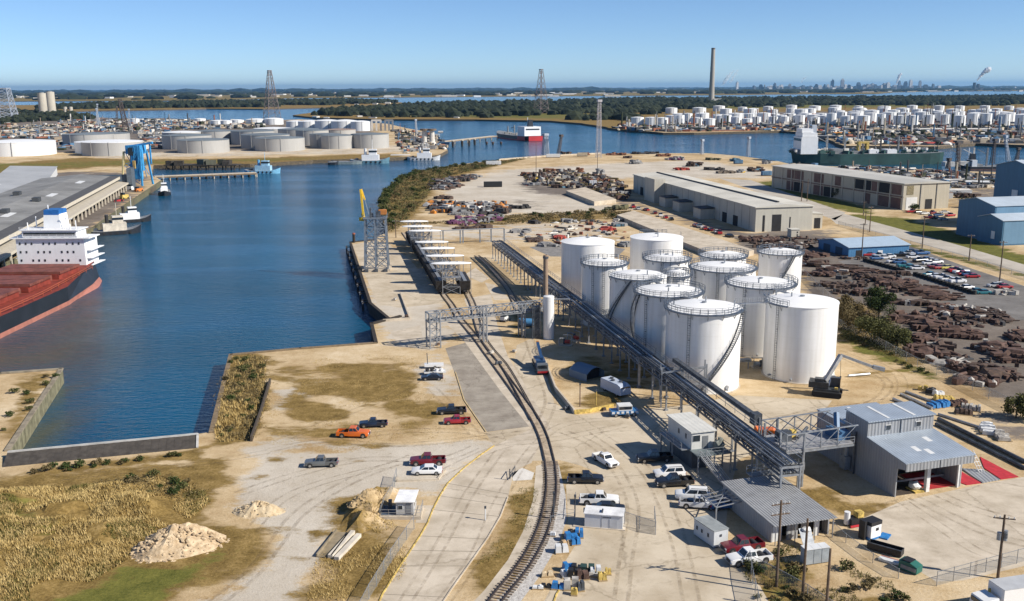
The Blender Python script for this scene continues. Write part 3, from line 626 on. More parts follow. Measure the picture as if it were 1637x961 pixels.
def white_tank(loc, r, h, label, rail=None, stair=None, ladder=None, vents=2, dome=.9, group='white storage tanks of the tank farm'):
    t = thing('storage_tank', label, 'tank', loc, group=group)
    n = 64
    b = MB(); b.lathe([(r, .02), (r, h)], n); b.f = b.f[:-2]; b.mi = b.mi[:-2]
    sh = b.build('shell', WHITE, t, smooth=True)
    for k in range(1, 6):                                   # weld seams
        pass
    MB().lathe([(r + .1, h), (r + .1, h + .1), (r - .05, h + .1)], n).build('top_angle', WROOF, t, smooth=True)
    prof = [(r - .05, h + .1)] + [((r - .05) * math.cos(a), h + .1 + dome * math.sin(a)) for a in [R(x) for x in (15, 30, 45, 60, 75, 90)]]
    MB().lathe([(p[0] if p[0] > 1e-4 else 0, p[1]) for p in [(r * (1 - i / 8), h + .1 + dome * (1 - (1 - i / 8) ** 2)) for i in range(9)]], n).build('roof', WROOF, t, smooth=True)
    MB().lathe([(r + .35, 0), (r + .35, .12), (r, .14)], n).build('foundation', CONC, t)
    for i in range(vents):
        a = rnd.uniform(0, 6.28); q = r * rnd.choice([.3, .55, .8]); z = h + dome * (1 - (q / r) ** 2)
        MB().tube((q * math.cos(a), q * math.sin(a), z), (q * math.cos(a), q * math.sin(a), z + rnd.uniform(.7, 1.4)), .16, 8).build('vent', GALV, t)
    MB().lathe([(.5, h + dome * .95), (.5, h + dome + .35), (.0, h + dome + .4)], 12).build('centre_vent', GALV, t, smooth=True)
    if rail:
        a0, a1 = rail; k = max(6, int(abs(a1 - a0) / 11)); pts = [((r + .55) * math.cos(R(a0 + (a1 - a0) * i / k)), (r + .55) * math.sin(R(a0 + (a1 - a0) * i / k)), h + .05) for i in range(k + 1)]
        inn = [((r - .35) * p[0] / (r + .55), (r - .35) * p[1] / (r + .55), h + .16) for p in pts]
        w = MB()
        for i in range(k): w.add([inn[i], pts[i], pts[i + 1], inn[i + 1]] + [(x, y, z - .12) for x, y, z in (inn[i], pts[i], pts[i + 1], inn[i + 1])], [(0, 1, 2, 3), (7, 6, 5, 4), (1, 5, 6, 2), (0, 3, 7, 4)])
        pl = w.build('walkway', RAILM, t); b = MB(); railing(b, pts, 1.15, .06); railing(b, inn, 1.15, .045); b.build('handrail', RAILM, pl)
        for i in range(0, k + 1, 2): MB().beam((r * math.cos(R(a0 + (a1 - a0) * i / k)), r * math.sin(R(a0 + (a1 - a0) * i / k)), h - 1.0), pts[i], .12).build('bracket', GALV, pl)
    if stair:
        a0, a1 = stair; k = 46; st, sr, s2, hr = MB(), MB(), MB(), MB(); out = []; ou2 = []
        for i in range(k + 1):
            f = i / k; a = R(a0 + (a1 - a0) * f); z = .2 + (h - .2) * f
            out.append(Vector(((r + .95) * math.cos(a), (r + .95) * math.sin(a), z))); ou2.append(Vector(((r + .1) * math.cos(a), (r + .1) * math.sin(a), z)))
            st.box(((r + .52) * math.cos(a), (r + .52) * math.sin(a), z), (.8, .3, .05), a)
        for i in range(k):
            sr.beam(out[i], out[i + 1], .07, .32); s2.beam(ou2[i], ou2[i + 1], .06, .3)
        railing(hr, out, 1.1, .035, 3)
        s = sr.build('spiral_stair', DSTEEL, t); s2.build('stringer', DSTEEL, s); st.build('treads', DSTEEL, s); hr.build('stair_handrail', GALV, s)
    for a in ladder or []:
        a = R(a); p = Vector(((r + .35) * math.cos(a), (r + .35) * math.sin(a), 0)); q = Vector((-math.sin(a), math.cos(a), 0)) * .28; b = MB()
        for s in (-1, 1): b.tube(p + q * s, p + q * s + Vector((0, 0, h + 1.2)), .05, 4)
        for z in range(1, int(h * 2)): b.tube(p - q + Vector((0, 0, z / 2)), p + q + Vector((0, 0, z / 2)), .03, 4)
        for z in range(2, int(h), 3): b.beam(p * ((r) / (r + .35)) + Vector((0, 0, z)), p + Vector((0, 0, z)), .12)
        b.build('ladder', DSTEEL, t)
    # base nozzles
    for a in (200, 255, 310):
        a = R(a + rnd.uniform(-15, 15)); c, s = math.cos(a), math.sin(a); z = .8
        MB().tube((r * c, r * s, z), ((r + .6) * c, (r + .6) * s, z), .22, 8).build('nozzle', GALV, t)
    MB().lathe([(.45, 0), (.45, .25), (.0, .26)], 12).build('manhole', GALV, t).matrix_local = Matrix.Translation((r * math.cos(R(300)) * .995, r * math.sin(R(300)) * .995, 1.2)) @ Matrix.Rotation(R(300), 4, 'Z') @ Matrix.Rotation(R(90), 4, 'Y')
    return t
white_tank((39.2, 193, 0), 7.6, 16.2, 'white tank nearest the pipe rack with a dark stair spiralling up its sunny face', (150, 345), (255, 335), [238], 3)
white_tank((61.2, 199.6, 0), 7.4, 16.0, 'plain white tank beside the black mobile crane', (150, 232), None, [215], 2)
white_tank((34.8, 210.6, 0), 7.4, 16.0, 'white tank with a full rim walkway directly behind the spiral stair tank', (0, 360), (128, 205), [222], 3)
white_tank((30.4, 229.2, 0), 6.8, 16.0, 'white tank with a stair on its shaded side and a short roof walkway', (190, 320), (165, 250), [], 2)
white_tank((24.0, 246.5, 0), 5.8, 16.0, 'slim white tank with a long ladder beside the pipe rack', (0, 360), None, [262, 235], 2)
white_tank((22.4, 282.2, 0), 7.8, 16.0, 'large bare white tank standing alone behind the slim ladder tank', None, None, [150], 1, 1.0)
white_tank((43.8, 290.2, 0), 7.9, 16.0, 'rearmost large white tank beside the long sloping slab', (60, 120), None, [20], 1, .9)
white_tank((41.0, 252.7, 0), 6.0, 16.0, 'mid sized white tank in front of the rearmost tank', (0, 360), None, [250], 2)
white_tank((56.8, 257.2, 0), 6.1, 16.0, 'white tank with crowded rim railing at the back of the inner row', (0, 360), None, [240], 2)
white_tank((53.0, 239.5, 0), 8.1, 16.0, 'wide white tank with a railed rim in the middle of the farm', (0, 360), None, [250, 205], 3)
white_tank((57.4, 219.3, 0), 7.7, 16.0, 'white tank with a thick rim walkway right behind the crane side tank', (120, 400), None, [230], 2)
white_tank((73.5, 261.8, 0), 5.8, 16.0, 'narrow white tank at the scrap yard side with a stair down its left face', (0, 360), (215, 290), [], 1)
white_tank((40.1, 231.4, 0), 3.2, 15.6, 'small white tank squeezed between its larger neighbours', (0, 360), None, [250], 1, 1.3)
# cat walks between tanks
def catwalk(a, b, label):
    a, b = Vector(a), Vector(b); t = thing('catwalk', label, 'catwalk', a); d = b - a; n_ = Vector((-d.y, d.x, 0)).normalized() * .45
    MB().beam((0, 0, 0), d, 1.0, .15).build('deck', GALV, t); r_ = MB()
    for s in (-1, 1): railing(r_, [n_ * s + d * i / 8 for i in range(9)], 1.1, .04)
    r_.build('handrail', GALV, t)
catwalk((36.5, 203.4, 16.2), (38.2, 200.9, 16.4), 'short catwalk linking the spiral stair tank to the tank behind')
catwalk((46.5, 196, 16.2), (54.2, 198.2, 16.1), 'catwalk joining the two tanks nearest the yard')
catwalk((58.2, 211.8, 16.1), (60.3, 206.9, 16.1), 'catwalk from the crane side tank to the tank behind it')
catwalk((33.0, 222.8, 16.1), (33.8, 217.9, 16.1), 'catwalk between the two tanks with stairs on their shaded sides')
catwalk((54.6, 231.6, 16.1), (56.0, 226.9, 16.1), 'catwalk at the middle of the tank farm')
# --- long pipe rack
def pipe_rack(a, b, z, w, label, pipes, bents=None, bent_step=6.0, truss=False, ground=0.0, skip=()):
    a, b = Vector((a[0], a[1], 0)), Vector((b[0], b[1], 0)); d = b - a; L = d.length
    t = thing('pipe_rack', label, 'pipe rack', a, math.atan2(d.y, d.x)); n = max(1, int(L / bent_step))
    for i in range(n + 1):
        if i in skip: continue
        x = L * i / n; f = MB()
        for s in (-1, 1):
            f.beam((x, s * w, ground), (x, s * w, z - .1), .28, .28); f.box((x, s * w, .12), (.7, .7, .24))
        for zz in (z - .25, z - 1.5): f.beam((x, -w - .3, zz), (x, w + .3, zz), .22, .3)
        f.build('bent', GALV, t)
    g = MB()
    for s in (-1, 1):
        g.beam((0, s * w, z - .1), (L, s * w, z - .1), .2, .3); g.beam((0, s * w, z - 1.55), (L, s * w, z - 1.55), .2, .3)
        for i in range(n * 2):
            x0, x1 = L * i / n / 2, L * (i + 1) / n / 2; g.beam((x0, s * w, z - (1.55 if i % 2 else .1)), (x1, s * w, z - (.1 if i % 2 else 1.55)), .15); g.beam((x0, s * w, z - 1.55), (x0, s * w, z - .1), .13)
    for i in range(n * 2): g.beam((L * i / n / 2, -w, z - .05), (L * i / n / 2, w, z - .05), .14)
    g.build('girder', mat('rack_steel', (.15, .165, .19), .5, .4, var=.3, sc=1.2), t); k = 0
    for tier, zz in ((0, z + .12), (1, z - 1.2)):
        for i in range(pipes):
            r_ = rnd.choice([.07, .09, .11, .14, .2]); y = -w + (i + .5) * 2 * w / pipes; x0 = 0 if rnd.random() < .7 else L * rnd.uniform(0, .3); x1 = L if rnd.random() < .7 else L * rnd.uniform(.7, 1)
            MB().tube((x0, y, zz + r_), (x1, y, zz + r_), r_, 7).build('pipe', rnd.choice([DSTEEL, DSTEEL, GALV, LPIPE, DSTEEL]), t)
    h = MB(); railing(h, [(L * i / (n * 2), w + .25, z + .3) for i in range(n * 2 + 1)], 1.1, .045); h.build('handrail', GALV, t)
    return t
pipe_rack((-5.2, 345.6), (15.2, 250), 6.5, 1.7, 'far section of the long pipe rack on dark legs beside the rail siding', 9, bent_step=5)
pipe_rack((15.2, 250), (27.5, 191), 6.5, 1.7, 'middle section of the long pipe rack squeezed against the white tanks', 10, bent_step=6)
pipe_rack((27.5, 191), (40.3, 132), 6.5, 1.5, 'near section of the long pipe rack crossing the open yard', 9, bent_step=7)
# inclined conveyor gallery lying on the near rack
a, b = Vector((31.6, 182, 8.3)), Vector((39.6, 150, 7.6)); t = thing('conveyor', 'long dark covered conveyor lying over the near pipe rack', 'conveyor', a); d = b - a
MB().beam((0, 0, 0), d, .9, .7).build('casing', DSTEEL, t); MB().box(d + Vector((0, 0, -.2)), (1.6, 1.4, 1.9), math.atan2(d.y, d.x)).build('drive_head', DSTEEL, t); MB().tube(d + Vector((.4, -.8, -7.6)), d + Vector((.4, -.8, .2)), .14).build('leg', GALV, t)
# steel tower frame at the rack corner
t = thing('platform_frame', 'steel access platform with braces at the bend of the pipe rack', 'platform', (28.5, 177.5, 0), R(-5)); f, g = MB(), MB()
for x, y in ((0, 0), (4, .3), (8.5, 1), (0, 3.4), (4, 3.6), (8.5, 4)): MB().beam((x, y, 0), (x, y, 7.6 if x < 8 else 8.6), .26, .26).build('leg', GALV, t)
for z in (4.6, 6.9): g.beam((0, 0, z), (8.5, 1, z + (1.2 if z > 5 else 0)), .22, .3); g.beam((0, 3.4, z), (8.5, 4, z), .22, .3); g.beam((0, 0, z), (0, 3.4, z), .2, .3); g.beam((4, .3, z), (4, 3.6, z), .2, .3)
g.beam((4, .3, 4.6), (8.5, 1, 8), .14); g.beam((8.5, 1, 4.6), (4, .3, 7), .14); g.build('beam', GALV, t); MB().box((2.2, 1.8, 4.5), (5.2, 3.8, .15)).build('deck', GALV, t)
h = MB(); railing(h, [(-.4, -.1, 4.6), (2.2, -.1, 4.6), (4.8, -.1, 4.6), (4.8, 3.7, 4.6), (2, 3.7, 4.6), (-.4, 3.7, 4.6)], 1.1, .045, closed=True); h.build('handrail', GALV, t)
# --- pipe bridge over the tracks
P0, P1 = G(687, 556), G(865, 535); d = P1 - P0; d.z = 0; L = d.length; ZB = 8.6
t = thing('pipe_bridge', 'grey lattice pipe bridge crossing the railway tracks', 'pipe bridge', (P0.x, P0.y, 0), math.atan2(d.y, d.x))
def lattice_box(mb, x0, x1, w, z0, z1, seg, r=.14):
    for y in (-w, w):
        for z in (z0, z1): mb.beam((x0, y, z), (x1, y, z), r * 1.5)
        for i in range(seg + 1):
            x = x0 + (x1 - x0) * i / seg; mb.beam((x, y, z0), (x, y, z1), r)
            if i < seg: mb.beam((x, y, z0 if i % 2 else z1), (x + (x1 - x0) / seg, y, z1 if i % 2 else z0), r)
    for i in range(seg + 1):
        x = x0 + (x1 - x0) * i / seg
        for z in (z0, z1): mb.beam((x, -w, z), (x, w, z), r)
b = MB(); lattice_box(b, -.5, L + 1, 1.2, ZB - 2.2, ZB, 14); b.build('truss', GALV, t)
def trestle(name, x, w, z, span=2.2):
    b = MB()
    for dx in (-span / 2, span / 2):
        for y in (-w, w): b.beam((x + dx, y, 0), (x + dx, y, z), .26, .26)
    for i in range(4):
        za, zb = z * i / 4, z * (i + 1) / 4
        for y in (-w, w): b.beam((x - span / 2, y, za), (x + span / 2, y, zb), .1); b.beam((x + span / 2, y, za), (x - span / 2, y, zb), .1)
        for dx in (-span / 2, span / 2): b.beam((x + dx, -w, zb), (x + dx, w, zb), .14)
        for y in (-w, w): b.beam((x - span / 2, y, zb), (x + span / 2, y, zb), .12)
    b.build(name, GALV, t)
trestle('tower', 1.0, 1.3, ZB, 2.6)
trestle('post_frame', L * .47, 1.2, ZB, .9); trestle('post_frame', L * .82, 1.1, ZB, .8)
for i in range(6): MB().tube((0, -.9 + i * .36, ZB - 1.9), (L + 1, -.9 + i * .36, ZB - 1.9), .13, 6).build('pipe', rnd.choice([LPIPE, DSTEEL]), t)
# vessel and stack
p = G(877, 541); t = thing('white_vessel', 'tall slim white cylindrical vessel beside the brown stack', 'vessel', p); b = MB(); zt = top_z(p, 473)
b.lathe([(1.35, 0), (1.35, zt - .1), (1.2, zt), (0, zt + .05)], 24); b.build('shell', WHITE, t, smooth=True); MB().tube((0, 0, zt - .9), (5.0, -1.2, zt - .6), .22, 8).build('outlet_pipe', LPIPE, t)
t = thing('lattice_column', 'dark steel column frame with a yellow ladder beside the white vessel', 'column', p + Vector((-3.0, .3, 0))); b = MB()
for x, y in ((-.9, -.9), (.9, -.9), (.9, .9), (-.9, .9)): b.beam((x, y, 0), (x, y, 8.5), .3)
for i in range(6): b.beam((-.9, -.9, i * 1.4), (.9, -.9, i * 1.4 + 1.4), .14); b.beam((.9, -.9, i * 1.4), (.9, .9, i * 1.4 + 1.4), .14)
b.build('frame', DSTEEL, t); MB().box((0, 0, 4), (1.3, 1.3, 8)).build('duct', DSTEEL, t); MB().box((1.0, -.6, 3), (.3, .6, 3)).build('ladder', YELL, t)
p = G(872, 528); t = thing('stack', 'brown and tan exhaust stack rising over the pipe rack', 'stack', p); zt = top_z(p, 408)
b = MB(); b.lathe([(.62, 0), (.6, zt), (.42, zt + .1), (.42, zt - .6)], 16); b.build('shaft', mat('stack_brown', (.28, .20, .14), .7, var=.3, streak=.5), t, smooth=True); MB().lathe([(.72, zt - .8), (.72, zt - .3)], 16).build('collar', DSTEEL, t)
# --- loading tower on the quay
p = G(603, 431); zt = top_z(p, 348); t = thing('loading_tower', 'tall blue grey lattice loading tower standing on the quay', 'tower', p, R(4)); hw = 3.9; hd = 3.2; TOWER = mat('blue_grey_steel', (.20, .235, .28), .5, .4, var=.25, sc=1)
b = MB()
for x in (-hw, -.2, hw):
    for y in (-hd, hd): MB().beam((x, y, .6), (x * .86, y * .86, zt), .5, .5).build('leg', TOWER, t)
b = MB()
for k in range(5):
    z0, z1 = .8 + (zt - .8) * k / 5, .8 + (zt - .8) * (k + 1) / 5; s0, s1 = 1 - .14 * z0 / zt, 1 - .14 * z1 / zt
    for y in (-hd, hd):
        for xa, xb in ((-hw, -.2), (-.2, hw)):
            b.beam((xa * s0, y * s0, z0), (xb * s1, y * s1, z1), .22); b.beam((xb * s0, y * s0, z0), (xa * s1, y * s1, z1), .22)
        b.beam((-hw * s1, y * s1, z1), (hw * s1, y * s1, z1), .3)
    for x in (-hw, hw): b.beam((x * s0, -hd * s0, z0), (x * s1, hd * s1, z1), .22); b.beam((x * s1, -hd * s1, z1), (x * s1, hd * s1, z1), .3)
b.build('brace', TOWER, t)
MB().box((0, 0, zt), (hw * 2, hd * 2, .25)).build('deck', TOWER, t); h = MB(); railing(h, [(-hw, -hd, zt), (0, -hd, zt), (hw, -hd, zt), (hw, hd, zt), (0, hd, zt), (-hw, hd, zt)], 1.2, .06, closed=True); h.build('handrail', TOWER, t)
b = MB(); b.box((1, 0, zt + 1.2), (1.6, 1.6, 2.2)); b.box((-1.2, .5, zt + .8), (1, 1, 1.4)); b.tube((-1.5, -1, zt), (-1.5, -1, zt + 3.4), .3); b.build('winch', DSTEEL, t)
MB().box((2.4, .8, zt + 1.8), (2.6, 2.2, 1.5)).build('cabin', mat('rust_orange', (.45, .17, .04), .7), t)
MB().box((0, 0, .4), (hw * 2 + 1.6, hd * 2 + 1.4, .8)).build('plinth', CONC, t); 
for x in (-3.2, 0, 3.2): MB().box((x, -hd - 1.2, .5), (1.1, 1.0, 1.0)).build('bollard_block', DSTEEL, t)
zt2 = top_z(p + Vector((-4.6, 0, 0)), 303); Y_ = mat('crane_yellow', (.72, .47, .03), .45, var=.15)
c = thing('boom_crane', 'bright yellow folding boom crane on top of the grey lattice tower', 'crane', p + Vector((-4.0, 1.0, 0)))
MB().tube((0, 0, zt - 1.2), (-.4, 0, zt2 - 8 if zt2 > zt + 8 else zt + 1), .55, 10).build('post', Y_, c); MB().beam((-.1, -.3, zt + .5), (-.75, -.3, zt2), .65).build('lower_boom', Y_, c); MB().beam((-.65, .3, zt2), (.45, .3, zt2 - 3.6), .55).build('upper_boom', Y_, c)
MB().box((-1.0, 0, zt - .6), (1.2, 1.0, 1.2)).build('counterweight', Y_, c); MB().tube((.4, .2, zt2 - 3.4), (1.8, .2, zt + .3), .1).build('hose', LPIPE, c)
# --- oval loading canopies over the wagon track
CANW = mat('white_canopy', (.78, .78, .77), .5, var=.04)
cans = [(721, 421, 9.2, 66), (711, 409, 9.2, 62), (699, 397, 9.2, 57), (690, 387, 9.2, 54), (679, 369, 9.2, 52), (667, 362, 9.2, 49), (662, 354, 9.2, 46)]
can_axis = math.atan2(*reversed(tuple((G(721, 421, 9.2) - G(662, 354, 9.2))[:2])))
cand = ['nearest', 'second', 'third', 'fourth', 'fifth', 'sixth', 'last']
for i, (x, y, z, wpx) in enumerate(cans):
    p = G(x, y, z); rw = wpx / 2 / ppm(p); t = thing('loading_canopy', '%s oval white loading canopy %s' % (cand[i], ('above the dark wagon end facing the pipe bridge' if i == 0 else 'counting from the pipe bridge along the wagon row')), 'canopy', (p.x, p.y, 0), R(3), 'oval white canopies over the wagon track')
    b = MB(); n = 40; rings = [(1.0, 0), (.97, .16), (.7, .34), (.35, .42)]; o = []
    for s, dz in [(0.97, -.1)] + rings:
        for k in range(n):
            a = 2 * math.pi * k / n; ca, sa = math.cos(a), math.sin(a); o.append((rw * s * abs(ca) ** .8 * (1 if ca > 0 else -1), 1.75 * s * abs(sa) ** 1.0 * (1 if sa > 0 else -1), z + dz))
    f = [tuple(range(n - 1, -1, -1)), tuple(4 * n + k for k in range(n))]
    for j in range(4): f += [(j * n + k, j * n + (k + 1) % n, (j + 1) * n + (k + 1) % n, (j + 1) * n + k) for k in range(n)]
    b.add(o, f).build('canopy_roof', CANW, t, smooth=True)
    for q in range(3): MB().box((rw * rnd.uniform(-.5, .4), rnd.uniform(-.5, .4), z + .5), (.35, .3, .4)).build('roof_fitting', GALV, t)
    fr = MB(); sx = rw * .42
    for xx in (-sx, sx):
        for yy in (-1.3, 1.3): fr.beam((xx, yy, 0), (xx, yy, z), .2)
    for k in range(4):
        za, zb = z * k / 4, z * (k + 1) / 4
        for yy in (-1.3, 1.3): fr.beam((-sx, yy, za), (sx, yy, zb), .12); fr.beam((sx, yy, za), (-sx, yy, zb), .12); fr.beam((-sx, yy, zb), (sx, yy, zb), .16)
        for xx in (-sx, sx): fr.beam((xx, -1.3, za), (xx, 1.3, zb), .12)
    fr.build('frame', GALV, t); g = MB()
    for q in range(4): g.tube((rnd.uniform(-sx, sx), rnd.uniform(-1, 1), 4.2), (rnd.uniform(-sx, sx), rnd.uniform(-1, 1), 8.8), .16)
    g.box((0, 0, 5.0), (sx * 2.2, 3.0, .15)); g.build('loading_spout', LPIPE, t)
    MB().tube((rw * .95, 0, 0), (rw * .95, 0, z), .1).build('post', GALV, t)
# wagons under the canopies
WAG = mat('wagon_black', (.028, .027, .028), .6, var=.4, sc=1.2)
def wagon(a, b, label):
    a, b = Vector(a), Vector(b); d = b - a; L = d.length; t = thing('rail_wagon', label, 'wagon', (a + b) / 2, math.atan2(d.y, d.x), 'dark hopper wagons at the canopies')
    m_ = MB(); w = 1.55; m_.add([(-L / 2, -w, 4.1), (L / 2, -w, 4.1), (L / 2, w, 4.1), (-L / 2, w, 4.1), (-L / 2 * .86, -w * .95, 1.1), (L / 2 * .86, -w * .95, 1.1), (L / 2 * .86, w * .95, 1.1), (-L / 2 * .86, w * .95, 1.1)],
        [(0, 1, 2, 3), (7, 6, 5, 4), (4, 5, 1, 0), (5, 6, 2, 1), (6, 7, 3, 2), (7, 4, 0, 3)]); m_.build('body', WAG, t)
    r_ = MB()
    for i in range(7): r_.box((-L / 2 + L * (i + .5) / 7, 0, 2.8), (.14, 3.3, 2.7))
    r_.build('side_post', WAG, t); MB().box((0, 0, 4.18), (L * .94, 1.0, .2)).build('roof_walk', GALV, t); MB().box((0, 0, .95), (L * .98, 1.0, .35)).build('underframe', WAG, t)
    for s in (-1, 1):
        q = MB()
        for k in (-.9, .9):
            for y in (-.75, .75): q.tube((s * L * .36 + k, y - .07, .5), (s * L * .36 + k, y + .07, .5), .46, 12)
        q.build('bogie', RAIL, t)
c0, c1 = G(706, 471), G(655, 385)
k = 7
for i in range(k):
    q0, q1 = c0.lerp(c1, i / k), c0.lerp(c1, (i + .94) / k)
    wagon(q0, q1, 'dark hopper wagon nearest the pipe bridge under the loading canopies' if i == 0 else 'dark hopper wagon in the row hidden under the loading canopies')
wagon(G(744, 471), G(736, 455), 'short black hopper wagon standing alone beside the nearest canopy')
# far pipe line on portal frames
A_, B_ = G(655, 392), G(806, 386)
t = thing('pipe_gantry', 'thin pipe gantry on tall portal posts behind the canopies', 'pipe gantry', (A_.x, A_.y, 0), math.atan2((B_ - A_).y, (B_ - A_).x)); L = (B_ - A_).length; b = MB()
for f in (0, .35, .53, .56, .74, .86, 1): MB().beam((L * f, -.6, 0), (L * f, -.6, 5.2), .25).beam((L * f, .6, 0), (L * f, .6, 5.2), .25).beam((L * f, -.8, 5.1), (L * f, .8, 5.1), .25).build('portal_frame', TOWER, t)
for i in range(4): MB().tube((0, -.6 + i * .4, 5.35), (L, -.6 + i * .4, 5.35), .13).build('pipe', LPIPE, t)
# pumps, manifolds between tanks and rack
for i, (x, y) in enumerate([(905, 552), (920, 545), (1205, 568), (1212, 588), (1196, 560), (860, 500), (905, 487)]):
    p = G(x, y); t = thing('pump_skid', ['red and grey pump skid below the pipe rack', 'red pump skid beside the white vessel', 'pump skid between the two nearest tanks', 'valve skid at the foot of the crane side tank', 'pipe manifold between the tanks', 'pump skid behind the pipe bridge end', 'valve skid by the slim ladder tank'][i], 'pump', p, rnd.uniform(0, 3))
    MB().box((0, 0, .15), (3.0, 1.6, .3)).build('base', CONC, t); MB().tube((-.9, 0, .9), (.3, 0, .9), .45, 12).build('motor', mat('pump_red', (.42, .05, .03), .5) if i < 2 else GALV, t); MB().tube((.5, 0, .3), (.5, 0, 1.7), .3, 10).build('casing', DSTEEL, t)
    q = MB(); q.path([(.5, 0, 1.6), (1.3, .3, 1.8), (1.4, 1.4, 1.8), (1.4, 1.4, .3)], .14); q.path([(-1.2, -.5, .4), (-1.2, -.5, 2.4), (.8, -.5, 2.4)], .1); q.build('pipe', LPIPE, t)
t = thing('pipe_walkway', 'low pipe walkway between the two nearest white tanks', 'walkway', (47.5, 203, 0), R(8)); b = MB(); b.box((0, 0, 2.2), (9, 1.6, .12)); b.build('deck', GALV, t); h = MB(); railing(h, [(-4.5, -.8, 2.25), (-1.5, -.8, 2.25), (1.5, -.8, 2.25), (4.5, -.8, 2.25)]); h.build('handrail', GALV, t)
for x in (-4, -1.3, 1.3, 4): MB().beam((x, 0, 0), (x, 0, 2.2), .2).build('leg', GALV, t)
for i in range(3): MB().tube((-4.5, -.4 + .4 * i, 1.8), (4.5, -.4 + .4 * i, 1.8), .14).build('pipe', LPIPE, t)
# ================================================================== buildings
RIBG = mat('grey_ribbed_wall', (.30, .31, .325), .55, .1, var=.10, sc=.3, wave=('X', .6), wamp=.9, wdark=.25, streak=.4)
RIBY = mat('grey_ribbed_side', (.34, .345, .355), .55, .1, var=.08, sc=.3, wave=('Y', .6), wamp=.5, wdark=.12, streak=.4)
BLUR = mat('blue_grey_roof', (.36, .415, .48), .42, .25, var=.12, sc=.25, wave=('X', .5), wamp=.5, wdark=.12)
GREYR = mat('grey_corrugated_roof', (.36, .365, .37), .5, .25, var=.16, sc=.5, wave=('X', .42), wamp=1.0, wdark=.35)
DARKIN = mat('painted_interior_shade', (.02, .02, .022), .9)  # near-black colour stands in for the shade inside doorways and open bays
GLASSD = mat('dark_glass', (.02, .028, .036), .12, spec=.6)
TRIM = mat('pale_trim', (.62, .62, .61), .6)
LIGHTP = mat('light_panel', (.60, .61, .61), .55, var=.08, sc=.6, streak=.4)
BEIGE = mat('beige_wall', (.46, .43, .36), .75, var=.1, sc=.15, streak=.6)
BEIGR = mat('pale_flat_roof', (.52, .50, .44), .85, var=.14, sc=.06)
REDD = mat('dark_red_panel', (.115, .065, .055), .7, var=.25, sc=.3)
def lp(t): return t
# --- big ribbed shed with the stepped blue roof
O = G(1430, 795); t = thing('truck_shed', 'large grey shed with stepped blue metal roofs and an open truck bay', 'shed', O, R(17)); W = 12.2
b = MB(); b.b2((0, 0, 0), (.2, 7.2, 5.4)); b.add([(-.02, -1.9, 5.0), (-.02, 0, 4.6), (-.02, 7.18, 5.2), (-.02, 7.18, 6.88), (-.02, -1.9, 5.93), (.17, -1.9, 5.0), (.17, 0, 4.6), (.17, 7.18, 5.2), (.17, 7.18, 6.88), (.17, -1.9, 5.93)], [(4, 3, 2, 1, 0), (5, 6, 7, 8, 9), (0, 1, 6, 5), (1, 2, 7, 6)])
b.b2((.003, 7.21, 0), (.2, 12.8, 9.35)); b.b2((.006, 12.81, 0), (.2, 20.3, 7.05)); b.b2((W - .2, .3, 0), (W, 7.2, 5.6)); b.b2((W - .2, 7.21, 0), (W, 12.8, 9.35)); b.b2((W - .9, 12.81, 0), (W - .7, 20.3, 7.05)); b.b2((0, 20.1, 0), (W - .7, 20.3, 7.0))
b.build('side_wall', RIBY, t)
b = MB(); b.b2((.2, 7.2, 6.6), (W - .2, 7.4, 9.3)); b.build('upper_front_wall', RIBG, t)
for x in (3.2, 8.8): 
    f = MB().b2((x, 7.1, 7.7), (x + 1.0, 7.19, 8.6)).build('window', TRIM, t); MB().b2((x + .08, 7.06, 7.78), (x + .92, 7.09, 8.52)).build('pane', GLASSD, f)
MB().b2((W / 2 - .08, 7.05, 7.0), (W / 2 + .08, 7.19, 9.3)).build('downpipe', GALV, t)
def slab(name, pts, th, m_, par):
    b = MB(); n = len(pts); b.add([p for p in pts] + [(p[0], p[1], p[2] - th) for p in pts], [tuple(range(n)), tuple(range(2 * n - 1, n - 1, -1))] + [(i, n + i, n + (i + 1) % n, (i + 1) % n) for i in range(n)]); return b.build(name, m_, par)
rf = slab('lower_roof', [(-.15, -2.0, 6.1), (W + .15, -2.0, 6.1), (W + .15, 7.19, 7.05), (-.15, 7.19, 7.05)], .14, BLUR, t)
for x, y in ((4.2, 1.0), (8.2, 3.4), (5.6, -.2)): slab('skylight', [(x, y, 6.42 + (y - 1) * .103), (x + .9, y, 6.42 + (y - 1) * .103), (x + .9, y + 1.6, 6.58 + (y - 1) * .103), (x, y + 1.6, 6.58 + (y - 1) * .103)], .04, LIGHTP, rf)
rf = slab('upper_roof', [(-.2, 6.9, 9.55), (W + .2, 6.9, 9.55), (W + .2, 12.9, 9.8), (-.2, 12.9, 9.8)], .16, BLUR, t)
for x in (3.6, 8.4): slab('skylight', [(x, 7.4, 9.62), (x + .5, 7.4, 9.62), (x + .5, 12.6, 9.84), (x, 12.6, 9.84)], .03, LIGHTP, rf)
rf = slab('rear_roof', [(-.15, 12.95, 7.2), (W - .6, 12.95, 7.2), (W - .6, 20.4, 7.3), (-.15, 20.4, 7.3)], .14, BLUR, t); slab('skylight', [(5, 13.3, 7.25), (5.6, 13.3, 7.25), (5.6, 19.6, 7.35), (5, 19.6, 7.35)], .03, LIGHTP, rf)
b = MB(); b.b2((0, -1.95, 4.75), (W, -1.78, 5.95)); b.build('fascia', RIBG, t); b = MB(); b.b2((W - .05, -1.77, 4.75), (W + .1, 0.3, 5.9)); b.build('end_fascia', RIBY, t)
MB().b2((W / 2 - .06, -2.05, 4.8), (W / 2 + .06, -1.96, 5.95)).build('downpipe', GALV, t)
